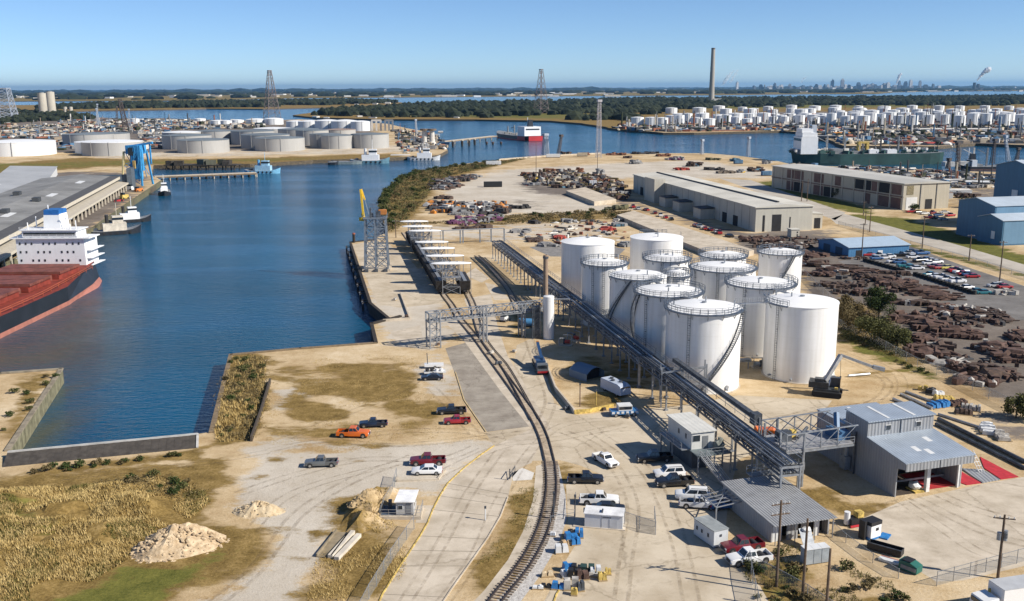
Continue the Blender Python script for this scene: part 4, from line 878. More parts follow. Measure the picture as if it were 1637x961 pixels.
MB().b2((5.7, .1, 0), (6.3, .7, 6.2)).build('centre_column', TRIM, t); MB().b2((11.4, .1, 0), (11.7, .4, 5.6)).build('corner_post', TRIM, t)
MB().b2((.21, 7.4, 0), (W - .21, 7.5, 6.6)).build('shade_partition', DARKIN, t); MB().b2((6.4, .8, .02), (W - .3, 7.0, .05)).build('floor_mat', mat('red_floor', (.40, .03, .035), .7), t); MB().b2((.3, .3, .02), (6.2, 7.0, .04)).build('bay_floor', mat('shaded_bay_floor', (.06, .045, .035), .8), t)  # partition and left bay floor carry the bay's shade in their colour
MB().b2((.3, 3.4, .6), (11.8, 3.6, .9)).build('inner_rail', GALV, t)
for y in (9.6, 12.2): MB().tube((-.25, y, 0), (-.25, y, 7.0), .14).build('wall_pipe', DSTEEL, t)
b = MB(); b.box((-.9, 11.0, 1.6), (1.0, 1.4, 2.2)); b.tube((-.9, 11, 2.6), (-.9, 11, 4.2), .5, 10); b.build('dust_collector', GALV, t)
b = MB(); b.path([(-.5, 10.2, 4.5), (-.7, 11.2, 4.4), (-.5, 12.4, 5.0)], .12); b.build('duct', GALV, t)
p = O + Vector((math.cos(R(17)) * 4.6 - math.sin(R(17)) * 1.2, math.sin(R(17)) * 4.6 + math.cos(R(17)) * 1.2, 0)); t = thing('covered_pallet', 'pale wrapped pallet on a yellow skid at the truck bay opening', 'pallet', p, R(17))
b = MB(); b.box((0, 0, .12), (1.6, 2.2, .24)); b.build('skid', YELL, t); b = MB(); b.blob((0, .2, .8), .8, 2, .35, (1, 1.2, .8)); b.build('wrapping', LIGHTP, t)
# red and grey ramps beside the shed
def flat(name, pix, z, m_, label, cat, th=.25):
    P = GP(pix); o = sheet(name, P, z, m_, kind=None, thick=th); return tag(o, label, cat)
REDC = mat('faded_red_mat', (.42, .025, .035), .8, var=.2, sc=1.2)
flat('loading_mat', [(1533, 752.6), (1568, 773), (1545, 776), (1531, 771)], .12, REDC, 'smaller red mat strip at the open side of the truck shed', 'mat', .1)
flat('loading_mat', [(1566.6, 731), (1628, 763), (1600, 767), (1573, 749)], .12, REDC, 'long red mat strip beside the white pipe rack', 'mat', .1)
flat('ramp', [(1537, 750.5), (1571, 752), (1598, 768), (1570, 773)], .2, RIBG, 'grey corrugated ramp between the two red mats', 'ramp', .18)
p = G(1571, 757); t = thing('pipe_trestle', 'white tubular frame leaning over the red mats', 'frame', p, R(17)); b = MB()
for x in (-.5, 0, .5): b.tube((x, 0, 0), (x - .4, 2.6, 3.0), .06); 
for i in range(6): b.tube((-.5 - .4 * i / 6, 2.6 * i / 6, .5 * i), (.5 - .4 * i / 6, 2.6 * i / 6, .5 * i), .05)
b.build('rail_frame', TRIM, t)
# --- platform with open frame at the end of the rack
P = G(1281.5, 778); t = thing('loading_platform', 'grey steel loading platform with open truss frame joined to the ribbed shed', 'platform', P, R(17)); zd = top_z(P, 719)
for x, y, h in ((0, 0, zd + 2.6), (-2.9, 2.0, zd + 2.4), (-2.9, 6.5, zd + 2.4), (0, 7.6, zd + 2.6)): MB().beam((x, y, 0), (x, y, h), .26, .26).build('leg', GALV, t)
MB().box((3.0, 3.6, zd), (12.0, 7.0, .2)).build('deck', mat('ribbed_deck', (.40, .40, .41), .5, .3, var=.1, wave=('Y', .5), wamp=.8, wdark=.3), t)
b = MB()
for y in (.1, 7.3):
    b.beam((-3, y, zd + 2.6), (9.5, y, zd + 2.9), .18, .18); b.beam((-3, y, zd - .3), (9.0, y, zd - .3), .16, .3)
    for i in range(4): x = -3 + i * 3; b.beam((x, y, zd), (x, y, zd + 2.7), .14); b.beam((x, y, zd), (x + 3, y, zd + 2.7), .1)
for x in (-3, 0, 3, 6, 9): b.beam((x, .1, zd + 2.7), (x, 7.3, zd + 2.7), .14)
b.build('truss', GALV, t); h = MB(); railing(h, [(-3, .05, zd), (0, .05, zd), (3, .05, zd), (6, .05, zd), (9, .05, zd)], 1.1, .05); h.build('handrail', GALV, t)
b = MB(); b.box((-1, 4.2, zd + .9), (2.2, 1.4, 1.5)); b.tube((1.2, 3.5, zd + .5), (3.8, 5, zd + 1.5), .25); b.build('machinery', DSTEEL, t); MB().box((1.2, 5.0, zd + .8), (.9, .7, 1.2)).build('cabinet', YELL, t)
b = MB(); b.box((8.2, 3.2, zd + .2), (2.2, 3.4, 2.4)); b.tube((7.4, 2.4, zd + 1.4), (8.4, 4.2, zd + 3.6), .5); b.build('hopper', mat('blue_machinery', (.06, .14, .26), .5), t)
t = thing('low_catwalk', 'low grey catwalk between the rack end and the loading platform', 'catwalk', (36.9, 137, 0), R(17)); b = MB(); b.box((3, 0, 3.2), (9, 1.6, .16)); b.build('deck', GALV, t); 
for y in (-.8, .8): h = MB(); railing(h, [(-1.5 + 1.5 * i, y, 3.25) for i in range(7)], 1.1, .05); h.build('handrail', LPIPE, t)
for x in (-1.2, 2.8, 7): MB().beam((x, 0, 0), (x, 0, 3.1), .24, .24).build('leg', GALV, t)
# --- grey building with corrugated roof
t = thing('workshop', 'low grey workshop with a wide corrugated roof and cluttered open front', 'workshop', (35.0, 120.0, 0), R(16)); W, L = 8.9, 14.3
b = MB(); b.b2((0, .8, 0), (.2, L, 2.8)); b.b2((W - .2, .8, 0), (W, L, 2.8)); b.b2((.2, L - .2, 0), (W - .2, L, 2.8)); b.build('wall', RIBY, t)
for x, wd in ((.2, 1.4), (2.4, 1.7), (4.6, 1.0), (6.6, .8)): MB().b2((x, .9, 0), (x + wd, 1.05, 2.7)).build('front_panel', rnd.choice([RIBG, LIGHTP, RIBG]), t)
MB().b2((.21, 2.2, 0), (W - .21, 2.3, 2.8)).build('inner_shade_wall', DARKIN, t)  # near-black sheet paints the shade behind the open front
rf = slab('roof', [(-.4, -.4, 2.95), (W + .4, -.4, 2.95), (W + .4, L + .3, 3.3), (-.4, L + .3, 3.3)], .1, GREYR, t); b = MB(); b.b2((3.9, 0, 3.03), (4.3, .01, 3.04)); 
for x in (0, 3, 6, W - .1): MB().tube((x, -.2, 0), (x, -.2, 2.9), .08).build('post', GALV, t)
slab('awning', [(3.4, -.3, 2.1), (5.2, -.3, 2.1), (4.6, -2.6, .4), (2.9, -2.6, .4)][::-1], .06, GALV, t); MB().blob((4.4, -.6, 2.0), .7, 2, .3, (1, .7, .5)).build('tarpaulin', LIGHTP, t)
MB().tube((-.6, L - 1, 0), (-.6, L - 1, 2.6), .12).build('downpipe', LPIPE, t)
# sheltered carport at the back left of the workshop
t = thing('carport', 'small dark lean-to frame shading a vehicle beside the workshop', 'carport', (29.6, 130.2, 0), R(16)); b = MB()
for i in range(5): b.beam((-1.6 + i * .05, -2.4 + i * 1.1, 2.1), (2.6, -2.4 + i * 1.1, 2.5), .12)
b.beam((-1.6, -2.4, 2.1), (2.6, 2.4, 2.5), .1); b.beam((-1.6, 2.2, 2.1), (2.6, -2.4, 2.5), .1); b.beam((-1.6, -2.4, 2.1), (-1.6, 2.2, 2.1), .14); b.build('roof_frame', LPIPE, t)
for x, y in ((-1.6, -2.4), (-1.6, 2.2)): MB().beam((x, y, 0), (x, y, 2.1), .16).build('post', GALV, t)
# --- elevated control building
t = thing('control_building', 'raised grey control cabin on a dark base with a long outside stair', 'control building', (28.6, 146.5, 0), R(16)); W, L, z0, z1 = 4.0, 8.8, 3.4, 6.2
MB().b2((0, 0, z0), (W, L, z1)).build('cabin_wall', mat('cabin_grey', (.52, .515, .49), .7, var=.08, sc=.6, streak=.5), t); slab('roof', [(-.25, -.3, z1 + .2), (W + .25, -.3, z1 + .2), (W + .25, L + .2, z1 + .2), (-.25, L + .2, z1 + .2)], .18, mat('cabin_roof', (.54, .535, .50), .7, var=.08, wave=('X', .8), wamp=.3), t)
f = MB().b2((.15, -.06, z0 + 1.3), (1.5, -.01, z0 + 2.4)).build('window', TRIM, t); MB().b2((.22, -.1, z0 + 1.36), (1.43, -.065, z0 + 2.34)).build('pane', GLASSD, f)
d_ = MB().b2((1.9, -.06, z0), (2.9, -.01, z0 + 2.1)).build('door', mat('door_grey', (.16, .17, .18), .6), t); MB().b2((2.7, -.1, z0 + 1), (2.8, -.065, z0 + 1.1)).build('handle', GALV, d_)
for y in (4.4, 1.8): MB().b2((-.05, y, z0 + 1.2), (-.01, y + .5, z0 + 2.0)).build('vent', DSTEEL, t)
b = MB(); b.b2((.3, .3, 0), (W - .3, L - .3, z0 - .2)); b.build('base_wall', mat('dark_base', (.09, .095, .10), .8, var=.3, streak=.4), t)
MB().b2((-1.5, .4, z0 - .16), (0, L, z0)).build('side_walkway', GALV, t); MB().b2((-.3, -3.0, z0 - .16), (W + 1.6, .0, z0)).build('front_deck', mat('deck_grating', (.18, .22, .23), .5, .4), t)
h = MB(); railing(h, [(-1.5, L, z0), (-1.5, 6, z0), (-1.5, 3.4, z0), (-1.5, .5, z0)], 1.1, .045); h.build('handrail', GALV, t); h = MB(); railing(h, [(-.3, -3, z0), (2, -3, z0), (4, -3, z0), (5.6, -3, z0), (5.6, 0, z0)], 1.1, .045); h.build('handrail', GALV, t)
for x, y in ((-.2, -2.9), (2.6, -2.9), (5.5, -2.9), (5.5, -.2), (-1.4, 4), (-1.4, 8.4)): MB().beam((x, y, 0), (x, y, z0), .2, .2).build('post', GALV, t)
a_, b_ = Vector((.6, -3.0, z0 - .1)), Vector((2.2, -8.4, .1)); st = MB()
for s in (-.45, .45): st.beam(a_ + Vector((s, 0, 0)), b_ + Vector((s, 0, 0)), .12, .34)
st = st.build('stair', LPIPE, t); b = MB()
for i in range(16): q = a_.lerp(b_, i / 15); b.box(q, (.9, .26, .05))
b.build('treads', GALV, st); b = MB(); railing(b, [a_ + Vector((.5, 0, 0)), a_.lerp(b_, .5) + Vector((.5, 0, 0)), b_ + Vector((.5, 0, 0))], 1.0, .045); railing(b, [a_ + Vector((-.5, 0, 0)), a_.lerp(b_, .5) + Vector((-.5, 0, 0)), b_ + Vector((-.5, 0, 0))], 1.0, .045); b.build('stair_handrail', LPIPE, st)
b = MB(); b.blob((4.4, -1, z0 + .9), .9, 2, .5, (1, .8, 1)); b.tube((4.4, -1, z0), (4.4, -1, z0 + 2), .3); b.build('equipment', mat('dull_machine', (.16, .17, .15), .6, var=.4), t)
# --- guard shed
t = thing('guard_hut', 'white roofed guard hut with a railed porch beside the concrete road', 'hut', (-16.7, 128.9, 0), R(-1)); MB().b2((0, 0, .5), (2.5, 3.6, 2.5)).build('wall', mat('hut_grey', (.42, .42, .42), .7, var=.06), t); slab('roof', [(-.2, -.3, 2.68), (2.7, -.3, 2.68), (2.85, 3.9, 2.72), (.0, 3.9, 2.72)], .14, mat('hut_roof', (.74, .74, .74), .5), t)
f = MB().b2((.3, -.05, 1.4), (1.0, -.01, 2.0)).build('window', TRIM, t); MB().b2((.36, -.08, 1.45), (.94, -.055, 1.95)).build('pane', GLASSD, f)
MB().b2((1.4, -.05, .5), (2.2, -.01, 2.3)).build('front_panel', mat('hut_panel', (.20, .21, .23), .5), t)
for y in (.8, 2.2): 
    f = MB().b2((2.51, y, 1.5), (2.55, y + .6, 2.1)).build('window', TRIM, t); MB().b2((2.56, y + .05, 1.55), (2.58, y + .55, 2.05)).build('pane', GLASSD, f)
MB().b2((-2.3, -.5, .0), (3.6, 3.4, .49)).build('porch_slab', CONC, t); MB().b2((-2.2, .1, .495), (-.02, 3.2, .51)).build('porch_floor', mat('blue_porch_floor', (.05, .075, .11), .6), t); h = MB(); railing(h, [(-2.3, -.4, .5), (-1, -.4, .5), (.5, -.4, .5), (2.2, -.4, .5), (3.5, -.4, .5), (3.5, 1.6, .5), (3.5, 3.2, .5)], 1.0, .035); h.build('handrail', LPIPE, t); h = MB(); railing(h, [(-2.3, -.4, .5), (-2.3, 1.4, .5), (-2.3, 3.2, .5)], 1.0, .035); h.build('handrail', LPIPE, t)
MB().box((-1.2, 2.6, 1.1), (.5, .5, 1.2)).build('meter_box', DSTEEL, t)
# --- small sheds and cabinets
t = thing('storage_shed', 'low white storage shed behind the parked white pickup', 'shed', (10.0, 125.8, 0), R(-11)); MB().b2((0, 0, .1), (5.3, 2.4, 1.95)).build('wall', mat('white_shed_wall', (.55, .56, .58), .5, var=.05, streak=.4), t); slab('roof', [(-.12, -.12, 2.12), (5.42, -.12, 2.12), (5.42, 2.52, 2.2), (-.12, 2.52, 2.2)], .12, mat('shed_roof', (.66, .66, .66), .55), t)
MB().b2((2.35, -.03, .15), (2.4, -.002, 1.95)).build('seam', GALV, t); MB().b2((2.5, -.03, 1.62), (3.7, -.004, 1.74)).build('vent', DSTEEL, t); MB().b2((3.5, -.04, .15), (4.6, -.006, 1.5)).build('door', mat('shed_door', (.50, .51, .53), .5), t); MB().b2((2.3, .4, 2.16), (2.5, 1.3, 2.4)).build('roof_fitting', DSTEEL, t); MB().b2((-1.6, -.2, 0), (5.7, 2.6, .1)).build('slab', CONC, t)
t = thing('container_office', 'small pale grey container office beside the maroon pickup', 'container', (26.7, 119.1, 0), R(25)); MB().b2((0, 0, .15), (2.3, 4.5, 2.4)).build('wall', mat('office_grey', (.50, .52, .53), .55, var=.07, streak=.5), t); slab('roof', [(-.06, -.06, 2.5), (2.36, -.06, 2.5), (2.36, 4.56, 2.5), (-.06, 4.56, 2.5)], .12, mat('office_roof', (.27, .29, .29), .6, wave=('Y', .4), wamp=.5), t)
for y in (1.0, 2.4, 3.5): 
    f = MB().b2((-.05, y, 1.1), (-.01, y + .45, 1.75)).build('window', TRIM, t); MB().b2((-.07, y + .05, 1.15), (-.052, y + .4, 1.7)).build('pane', GLASSD, f)
MB().b2((.9, -.05, 1.5), (1.25, -.01, 1.85)).build('vent', DSTEEL, t); MB().b2((0.1, .1, 0), (2.2, 4.4, .14)).build('skid', DSTEEL, t)
t = thing('switch_cabinet', 'grey three door switch cabinet between the utility poles', 'cabinet', (37.4, 114.2, 0), R(15)); MB().b2((0, 0, .1), (3.5, 1.15, 2.15)).build('housing', mat('cabinet_grey', (.30, .33, .35), .5, var=.06, streak=.3), t)
for i in range(3): MB().b2((i * 1.17 + .05, -.04, .15), (i * 1.17 + 1.12, -.005, 2.05)).build('door', mat('cabinet_door', (.28, .31, .33), .5), t); slab('roof_panel', [(i * 1.17, -.1, 2.24), (i * 1.17 + 1.14, -.1, 2.24), (i * 1.17 + 1.14, 1.25, 2.28), (i * 1.17, 1.25, 2.28)], .08, LIGHTP, t)
# --- quonset tent under the rack
p = G(938, 611); t = thing('storage_tent', 'blue grey gable tent in the shadow of the pipe rack', 'tent', p, R(38)); TENT = mat('tent_fabric', (.13, .19, .26), .6, var=.06)
b = MB(); w, L = 5.0, 5.6; prof = [(0, 0), (0, 1.6), (w / 2 * .55, 2.5), (w / 2, 2.75), (w / 2 * 1.45, 2.5), (w, 1.6), (w, 0)]
o = [(a, 0, z) for a, z in prof] + [(a, L, z) for a, z in prof]; n = len(prof); b.add(o, [(i, i + 1, n + i + 1, n + i)[::-1] for i in range(n - 1)]); b.add([(a, L - .02, z) for a, z in prof], [tuple(range(n))[::-1]]); ob = b.build('canvas', TENT, t); MB().b2((.4, 1.2, 0), (w - .4, 1.3, 1.9)).build('inner_shade_sheet', DARKIN, t)  # near-black sheet inside paints the shade of the tent opening
# --- long beige warehouse
def panelwall(): pass
t = thing('long_warehouse', 'very long beige warehouse with a pale flat roof in the middle distance', 'warehouse', (103.4, 408.6, 0), R(11)); W, L, H = 26.0, 166.0, 10.6
MB().b2((0, 0, 0), (W, L, H)).build('wall', mat('beige_warehouse_wall', (.44, .42, .36), .75, var=.08, sc=.2, streak=.5, wave=('Y', 6.0), wamp=.25), t)
b = MB(); b.extr([(-.5, H), (W / 2, H + 1.0), (W + .5, H), (W + .5, H - .35), (-.5, H - .35)], -.5, L + .4, 'y'); b.build('roof', BEIGR, t); MB().b2((W / 2 - .4, 6, H + 1.0), (W / 2 + .4, L - 4, H + 1.5)).build('ridge_vent', mat('dark_ridge', (.07, .07, .07)), t)
for x, w_, h_ in ((7.5, 4.2, 7.2), (3.2, 1.0, 7.0), (15.5, .5, 6.0)): MB().b2((x, -.08, 0), (x + w_, -.01, h_)).build('door', DARKIN, t)  # flat dark panels, shade of recessed doorways put into the colour
for y in range(6, 160, 8): MB().b2((-.06, y, .5), (-.005, y + .25, H - .4)).build('wall_seam', mat('seam_grey', (.2, .19, .17)), t)
b = MB(); b.b2((W + .01, 4, 0), (W + 7, 22, 6.4)); b.build('side_annex', BEIGE, t); slab('annex_roof', [(W + .02, 3.8, 6.9), (W + 7.3, 3.8, 6.5), (W + 7.3, 22.2, 6.5), (W + .02, 22.2, 6.9)], .2, BEIGR, t); MB().b2((W + 3.2, 3.9, 0), (W + 6, 3.99, 4.6)).build('door', DARKIN, t)
MB().b2((-6, 112, 0), (-.02, 128, 12.5)).build('side_tower', BEIGE, t); 
for y in (92, 72, 44): MB().b2((-7, y, 0), (-.02, y + 9, 4.6)).build('lean_to', BEIGE, t); slab('lean_to_roof', [(-7.4, y - .4, 4.9), (-.03, y - .4, 5.3), (-.03, y + 9.4, 5.3), (-7.4, y + 9.4, 4.9)], .2, mat('dark_lean_roof', (.06, .06, .065)), t)
for y in (100, 132, 148, 30, 18): MB().b2((-.1, y, 0), (-.01, y + 5, 4.5)).build('door', DARKIN, t)
# --- second warehouse with dark bays
t = thing('bay_warehouse', 'long beige warehouse with rows of dark red bay doors on its shaded side', 'warehouse', (194.7, 481, 0), R(16.5)); W, L, H = 27.0, 122.0, 13.2
MB().b2((0, 0, 0), (W, L, H)).build('wall', mat('bay_warehouse_wall', (.40, .37, .30), .75, var=.1, sc=.15, streak=.5), t); b = MB(); b.extr([(-.6, H), (W / 2, H + .7), (W + .6, H), (W + .6, H - .4), (-.6, H - .4)], -.6, L + .5, 'y'); b.build('roof', mat('bay_roof', (.43, .42, .385), .8, var=.1, sc=.05), t)
y = 2.0
while y < L - 8:
    w_ = rnd.choice([6, 8, 10])
    if rnd.random() < .62:
        for z in ((.2, 5.6), (7.2, 12.2)):
            if rnd.random() < .85:
                f = MB().b2((-.12, y, z[0]), (-.01, y + w_ - .6, z[1])).build('bay_door', rnd.choice([REDD, REDD, DARKIN]), t)
    y += w_
MB().b2((-.3, 0, 6.0), (-.02, L, 6.7)).build('band', mat('rusty_band', (.17, .12, .095)), t)
for y in range(0, 122, 10): MB().b2((-.35, y, 0), (-.03, y + .6, H - .5)).build('pilaster', BEIGE, t)
MB().b2((1.5, -.1, 7.5), (5.5, -.01, 12)).build('vent_panel', mat('mesh_panel', (.2, .17, .1), .8, var=.4, sc=2), t); MB().b2((1.5, -.12, 0), (8, -.01, 6.2)).build('door', LIGHTP, t); MB().b2((13, -.12, 0), (17, -.01, 5)).build('door', DARKIN, t)
for x in (9.5, 19): MB().b2((x, -.2, 0), (x + .4, -.01, H)).build('pilaster', DSTEEL, t)
# --- blue buildings on the right
BLUW = mat('blue_metal_shaded', (.05, .14, .23), .6, var=.1, sc=.15, streak=.5, wave=('Y', .8), wamp=.3); BLUW_LIT = mat('blue_metal_lit', (.12, .23, .34), .6, var=.1, sc=.15, streak=.4); PBR = mat('pale_blue_roof', (.38, .44, .50), .6, var=.1, sc=.1)  # same blue cladding in a shaded and a sunlit copy, light painted in
def gable_x(t, y0, y1, x1, he, hr, wm=BLUW, rm=PBR):
    b = MB(); ym = (y0 + y1) / 2; b.extr([(y0, 0), (y0, he), (ym, hr), (y1, he), (y1, 0)], 0, x1, 'x'); b.build('wall', wm, t)
    for s, (ya, yb) in enumerate(((y0 - .4, ym), (ym, y1 + .4))):
        za, zb = (he - .1, hr + .12) if s == 0 else (hr + .12, he - .1); slab('roof', [(-.5, ya, za + .15), (x1, ya, za + .15), (x1, yb, zb + .15), (-.5, yb, zb + .15)], .2, rm, t)
    MB().b2((.5, y0 - .08, .5), (x1 - .5, y0 - .01, he - .5)).build('sunlit_face', BLUW_LIT, t)  # lighter sheet paints sunlight onto the front face
N_ = Vector((220, 409, 0)); t = thing('tall_blue_building', 'tall dark blue gabled building at the edge of the frame', 'building', N_, R(12)); he = top_z(N_, 270); gable_x(t, 0, 24, 60, he, he + 2.6); MB().b2((-.2, 9, he * .45), (-.02, 12.5, he * .62)).build('louvre', LIGHTP, t)
N_ = G(1594, 389); t = thing('mid_blue_building', 'lower blue gabled building with a pale roof beside the tall one', 'building', N_, R(12)); he = top_z(N_, 331); gable_x(t, 3, 25, 50, he, he + 2.0, rm=PBR)
N_ = G(1600, 393); t = thing('low_blue_shed', 'low blue shed with twin gables in front of the blue buildings', 'building', N_, R(12)); he = top_z(N_, 353); gable_x(t, 0, 14, 50, he, he + 1.6); MB().b2((-.1, 4, 2), (-.01, 6, 5)).build('door', LIGHTP, t)
N_ = G(1356, 411); t = thing('blue_shop', 'small bright blue shed with a pale blue roof beside the car park', 'shed', N_, R(14)); W, L = 25, 20; he = 3.4
b = MB(); b.extr([(0, 0), (0, he), (L / 2, he + 1.6), (L, he), (L, 0)], 0, W, 'x'); b.build('wall', mat('bright_blue_wall', (.05, .16, .31), .55, var=.1, sc=.3, wave=('X', 1.0), wamp=.4, streak=.3), t)
for s, (ya, yb, za, zb) in enumerate(((-.5, L / 2, he, he + 1.75), (L / 2, L + .5, he + 1.75, he))): slab('roof', [(-.4, ya, za + .15), (W + .4, ya, za + .15), (W + .4, yb, zb + .15), (-.4, yb, zb + .15)], .18, mat('pale_blue_shop_roof', (.34, .43, .52), .5, var=.06, wave=('X', .9), wamp=.4), t)
for y in (4, 12): MB().b2((-.08, y, 0), (-.01, y + 4.4, 2.7)).build('door', mat('shop_door', (.02, .05, .09)), t)
MB().b2((3, -.08, 0), (5.2, -.01, 2.3)).build('door', DARKIN, t); MB().b2((12, -.08, .8), (14, -.01, 1.9)).build('window', LIGHTP, t)
p = G(1268, 379); t = thing('pump_house', 'small square pale block house near the warehouse corner', 'hut', p, R(10)); MB().b2((-1.8, -1.8, 0), (1.8, 1.8, 3.2)).build('wall', BEIGE, t); MB().b2((-2, -2, 3.2), (2, 2, 3.5)).build('roof', BEIGR, t)
for z in (.8, 1.9): MB().b2((.6, -1.86, z), (1.1, -1.81, z + .6)).build('window', DARKIN, t)
# raised slab beside the long warehouse
PL = GP([(986, 350), (1013, 343), (1205, 408), (1155, 421)]); o = sheet('raised_slab', PL, 1.9, CONC, None, 1.95); tag(o, 'long sloping raised concrete slab behind the rear white tanks', 'slab')
flat('loading_block', [(905, 311), (935, 305), (985, 325), (950, 329)], 2.2, CONC, 'old concrete block wall overgrown with scrub in the scrap yard', 'wall', 2.2)
# ================================================================== vehicles
TYRE = mat('tyre', (.022, .022, .023), .85); RIM = mat('wheel_rim', (.45, .46, .47), .3, .8, var=.05); VGL = mat('vehicle_glass', (.015, .02, .026), .08, spec=.8); BLACKP = mat('black_plastic', (.03, .03, .032), .6)
LAMP = mat('headlamp', (.75, .76, .76), .15); TAIL = mat('tail_lamp', (.45, .02, .02), .3); BODY = mat('vehicle_body', (.5, .5, .5), .3, var=.02, coat=.6); CHROME = mat('chrome', (.6, .6, .62), .2, .9)
def paint(name, c, rough=.28, metal=0.0): return mat('paint_' + name, c, rough, metal, var=.03, sc=.5, coat=.5)
def wheel(par, x, y, r=.4, w=.26):
    t = MB().tube((0, -w / 2, 0), (0, w / 2, 0), r, 16).build('wheel', TYRE, par, smooth=True); t.location = (x, y, r)
    MB().tube((0, -w / 2 - .012, 0), (0, w / 2 + .012, 0), r * .6, 12).build('rim', RIM, t)
def loft(secs, cap=True):
    "sections of equal point counts -> skin"
    b = MB(); n = len(secs[0]); o = [p for s in secs for p in s]; f = []
    for j in range(len(secs) - 1):
        f += [(j * n + i, j * n + (i + 1) % n, (j + 1) * n + (i + 1) % n, (j + 1) * n + i) for i in range(n)]
    if cap: f += [tuple(range(n - 1, -1, -1)), tuple((len(secs) - 1) * n + i for i in range(n))]
    b.add(o, f); return b
def sec(x, hw, z0, z1, r=.12, top=1.0):
    return [(x, -hw, z0), (x, hw, z0), (x, hw * 1.0, z1 - r), (x, hw * top - r * .6, z1), (x, -hw * top + r * .6, z1), (x, -hw, z1 - r)]
def glass_house(par, x0, x1, xr0, xr1, zb, zr, hw, gname='window'):
    "cab: body-coloured roof and pillars with dark panes set slightly proud. x0/x1 base rear/front, xr0/xr1 roof rear/front"
    hr = hw * .80
    b = MB(); o = [(x0, -hw, zb), (x1, -hw, zb), (x1, hw, zb), (x0, hw, zb), (xr0, -hr, zr), (xr1, -hr, zr), (xr1, hr, zr), (xr0, hr, zr)]
    b.add(o, [(4, 5, 6, 7), (0, 1, 5, 4), (1, 2, 6, 5), (2, 3, 7, 6), (3, 0, 4, 7)]); cab = b.build('cab', BODY, par)
    V_ = [Vector(p) for p in o]
    def pane(a, b_, c, d, u0, u1, v0=.14, v1=.88):
        P = [a.lerp(b_, u0).lerp(d.lerp(c, u0), v0), a.lerp(b_, u1).lerp(d.lerp(c, u1), v0), a.lerp(b_, u1).lerp(d.lerp(c, u1), v1), a.lerp(b_, u0).lerp(d.lerp(c, u0), v1)]
        nn = (P[1] - P[0]).cross(P[3] - P[0]).normalized() * .015; m_ = MB(); m_.add([p + nn for p in P], [(0, 1, 2, 3)]); m_.build(gname, VGL, cab)
    pane(V_[1], V_[2], V_[6], V_[5], .06, .94); pane(V_[3], V_[0], V_[4], V_[7], .1, .9)
    for s in ((0, 1, 5, 4), (2, 3, 7, 6)):
        a, b_, c, d = (V_[i] for i in s); pane(a, b_, c, d, .06, .48); pane(a, b_, c, d, .53, .92)
    MB().add([(xr0 + .05, -hr + .04, zr + .004), (xr1 - .05, -hr + .04, zr + .004), (xr1 - .05, hr - .04, zr + .004), (xr0 + .05, hr - .04, zr + .004)], [(0, 1, 2, 3)])
    return cab
def lamps(par, xf, xr, hw, zf, zr):
    for s in (-1, 1):
        MB().box((xf, s * (hw - .22), zf), (.06, .34, .18)).build('headlight', LAMP, par); MB().box((xr, s * (hw - .1), zr), (.06, .16, .3)).build('tail_light', TAIL, par)
def make_pickup(name='pickup_truck'):
    t = thing(name, 'pickup', 'pickup truck')
    hw = .98
    loft([sec(2.85, hw * .88, .5, .98), sec(2.72, hw * .96, .42, 1.06), sec(1.6, hw, .40, 1.16), sec(1.1, hw, .40, 1.18), sec(-.75, hw, .40, 1.18), sec(-.78, hw, .40, 1.14)]).build('body', BODY, t, smooth=True)
    b = MB(); b.b2((-2.85, -hw, .45), (-.78, -hw + .1, 1.14)); b.b2((-2.85, hw - .1, .45), (-.78, hw, 1.14)); b.b2((-2.85, -hw + .1, .45), (-2.76, hw - .1, 1.12)); b.build('bed_side', BODY, t)
    MB().b2((-2.76, -hw + .1, .5), (-.78, hw - .1, .64)).build('bed_liner', BLACKP, t)
    glass_house(t, -.72, 1.15, -.5, .55, 1.16, 1.86, .9); lamps(t, 2.86, -2.87, hw, .86, .92)
    MB().b2((2.84, -.5, .62), (2.9, .5, .92)).build('grille', BLACKP, t); MB().b2((2.8, -.92, .42), (2.98, .92, .6)).build('front_bumper', CHROME, t); MB().b2((-3.0, -.92, .45), (-2.86, .92, .62)).build('rear_bumper', CHROME, t)
    for x in (1.9, -1.85):
        for y in (-.87, .87): wheel(t, x, y)
        MB().tube((x, -hw - .004, .52), (x, hw + .004, .52), .46, 14).build('wheel_arch', BLACKP, t)
    return t
def make_suv(name, wagon=True):
    t = thing(name, 'suv', 'car'); hw = .95; z = 1.1 if wagon else .92
    loft([sec(2.45, hw * .86, .45, z - .2), sec(2.3, hw * .95, .38, z - .1), sec(1.3, hw, .35, z), sec(-2.0, hw, .35, z), sec(-2.4, hw * .95, .4, z - .04)]).build('body', BODY, t, smooth=True)
    glass_house(t, -2.3 if wagon else -1.7, 1.2, -2.0 if wagon else -.95, .5 if wagon else .35, z - .02, 1.78 if wagon else 1.42, .88); lamps(t, 2.46, -2.42, hw, z - .38, z - .3)
    MB().b2((2.42, -.45, .5), (2.5, .45, z - .4)).build('grille', BLACKP, t)
    if wagon: MB().b2((-1.9, -.62, 1.83), (.3, -.58, 1.88)).b2((-1.9, .58, 1.83), (.3, .62, 1.88)).build('roof_rack', BLACKP, t)
    for x in (1.5, -1.5):
        for y in (-.84, .84): wheel(t, x, y, .35, .24)
    return t
PU, SU, SE = make_pickup(), make_suv('estate_car'), make_suv('saloon_car', False)
used = set()
PC = dict(orange=(.62, .13, .012), navy=(.012, .018, .035), grey=(.11, .115, .115), maroon=(.14, .012, .018), white=(.74, .74, .73), black=(.012, .012, .013), red=(.28, .015, .02), silver=(.52, .53, .54), blue=(.03, .10, .25))
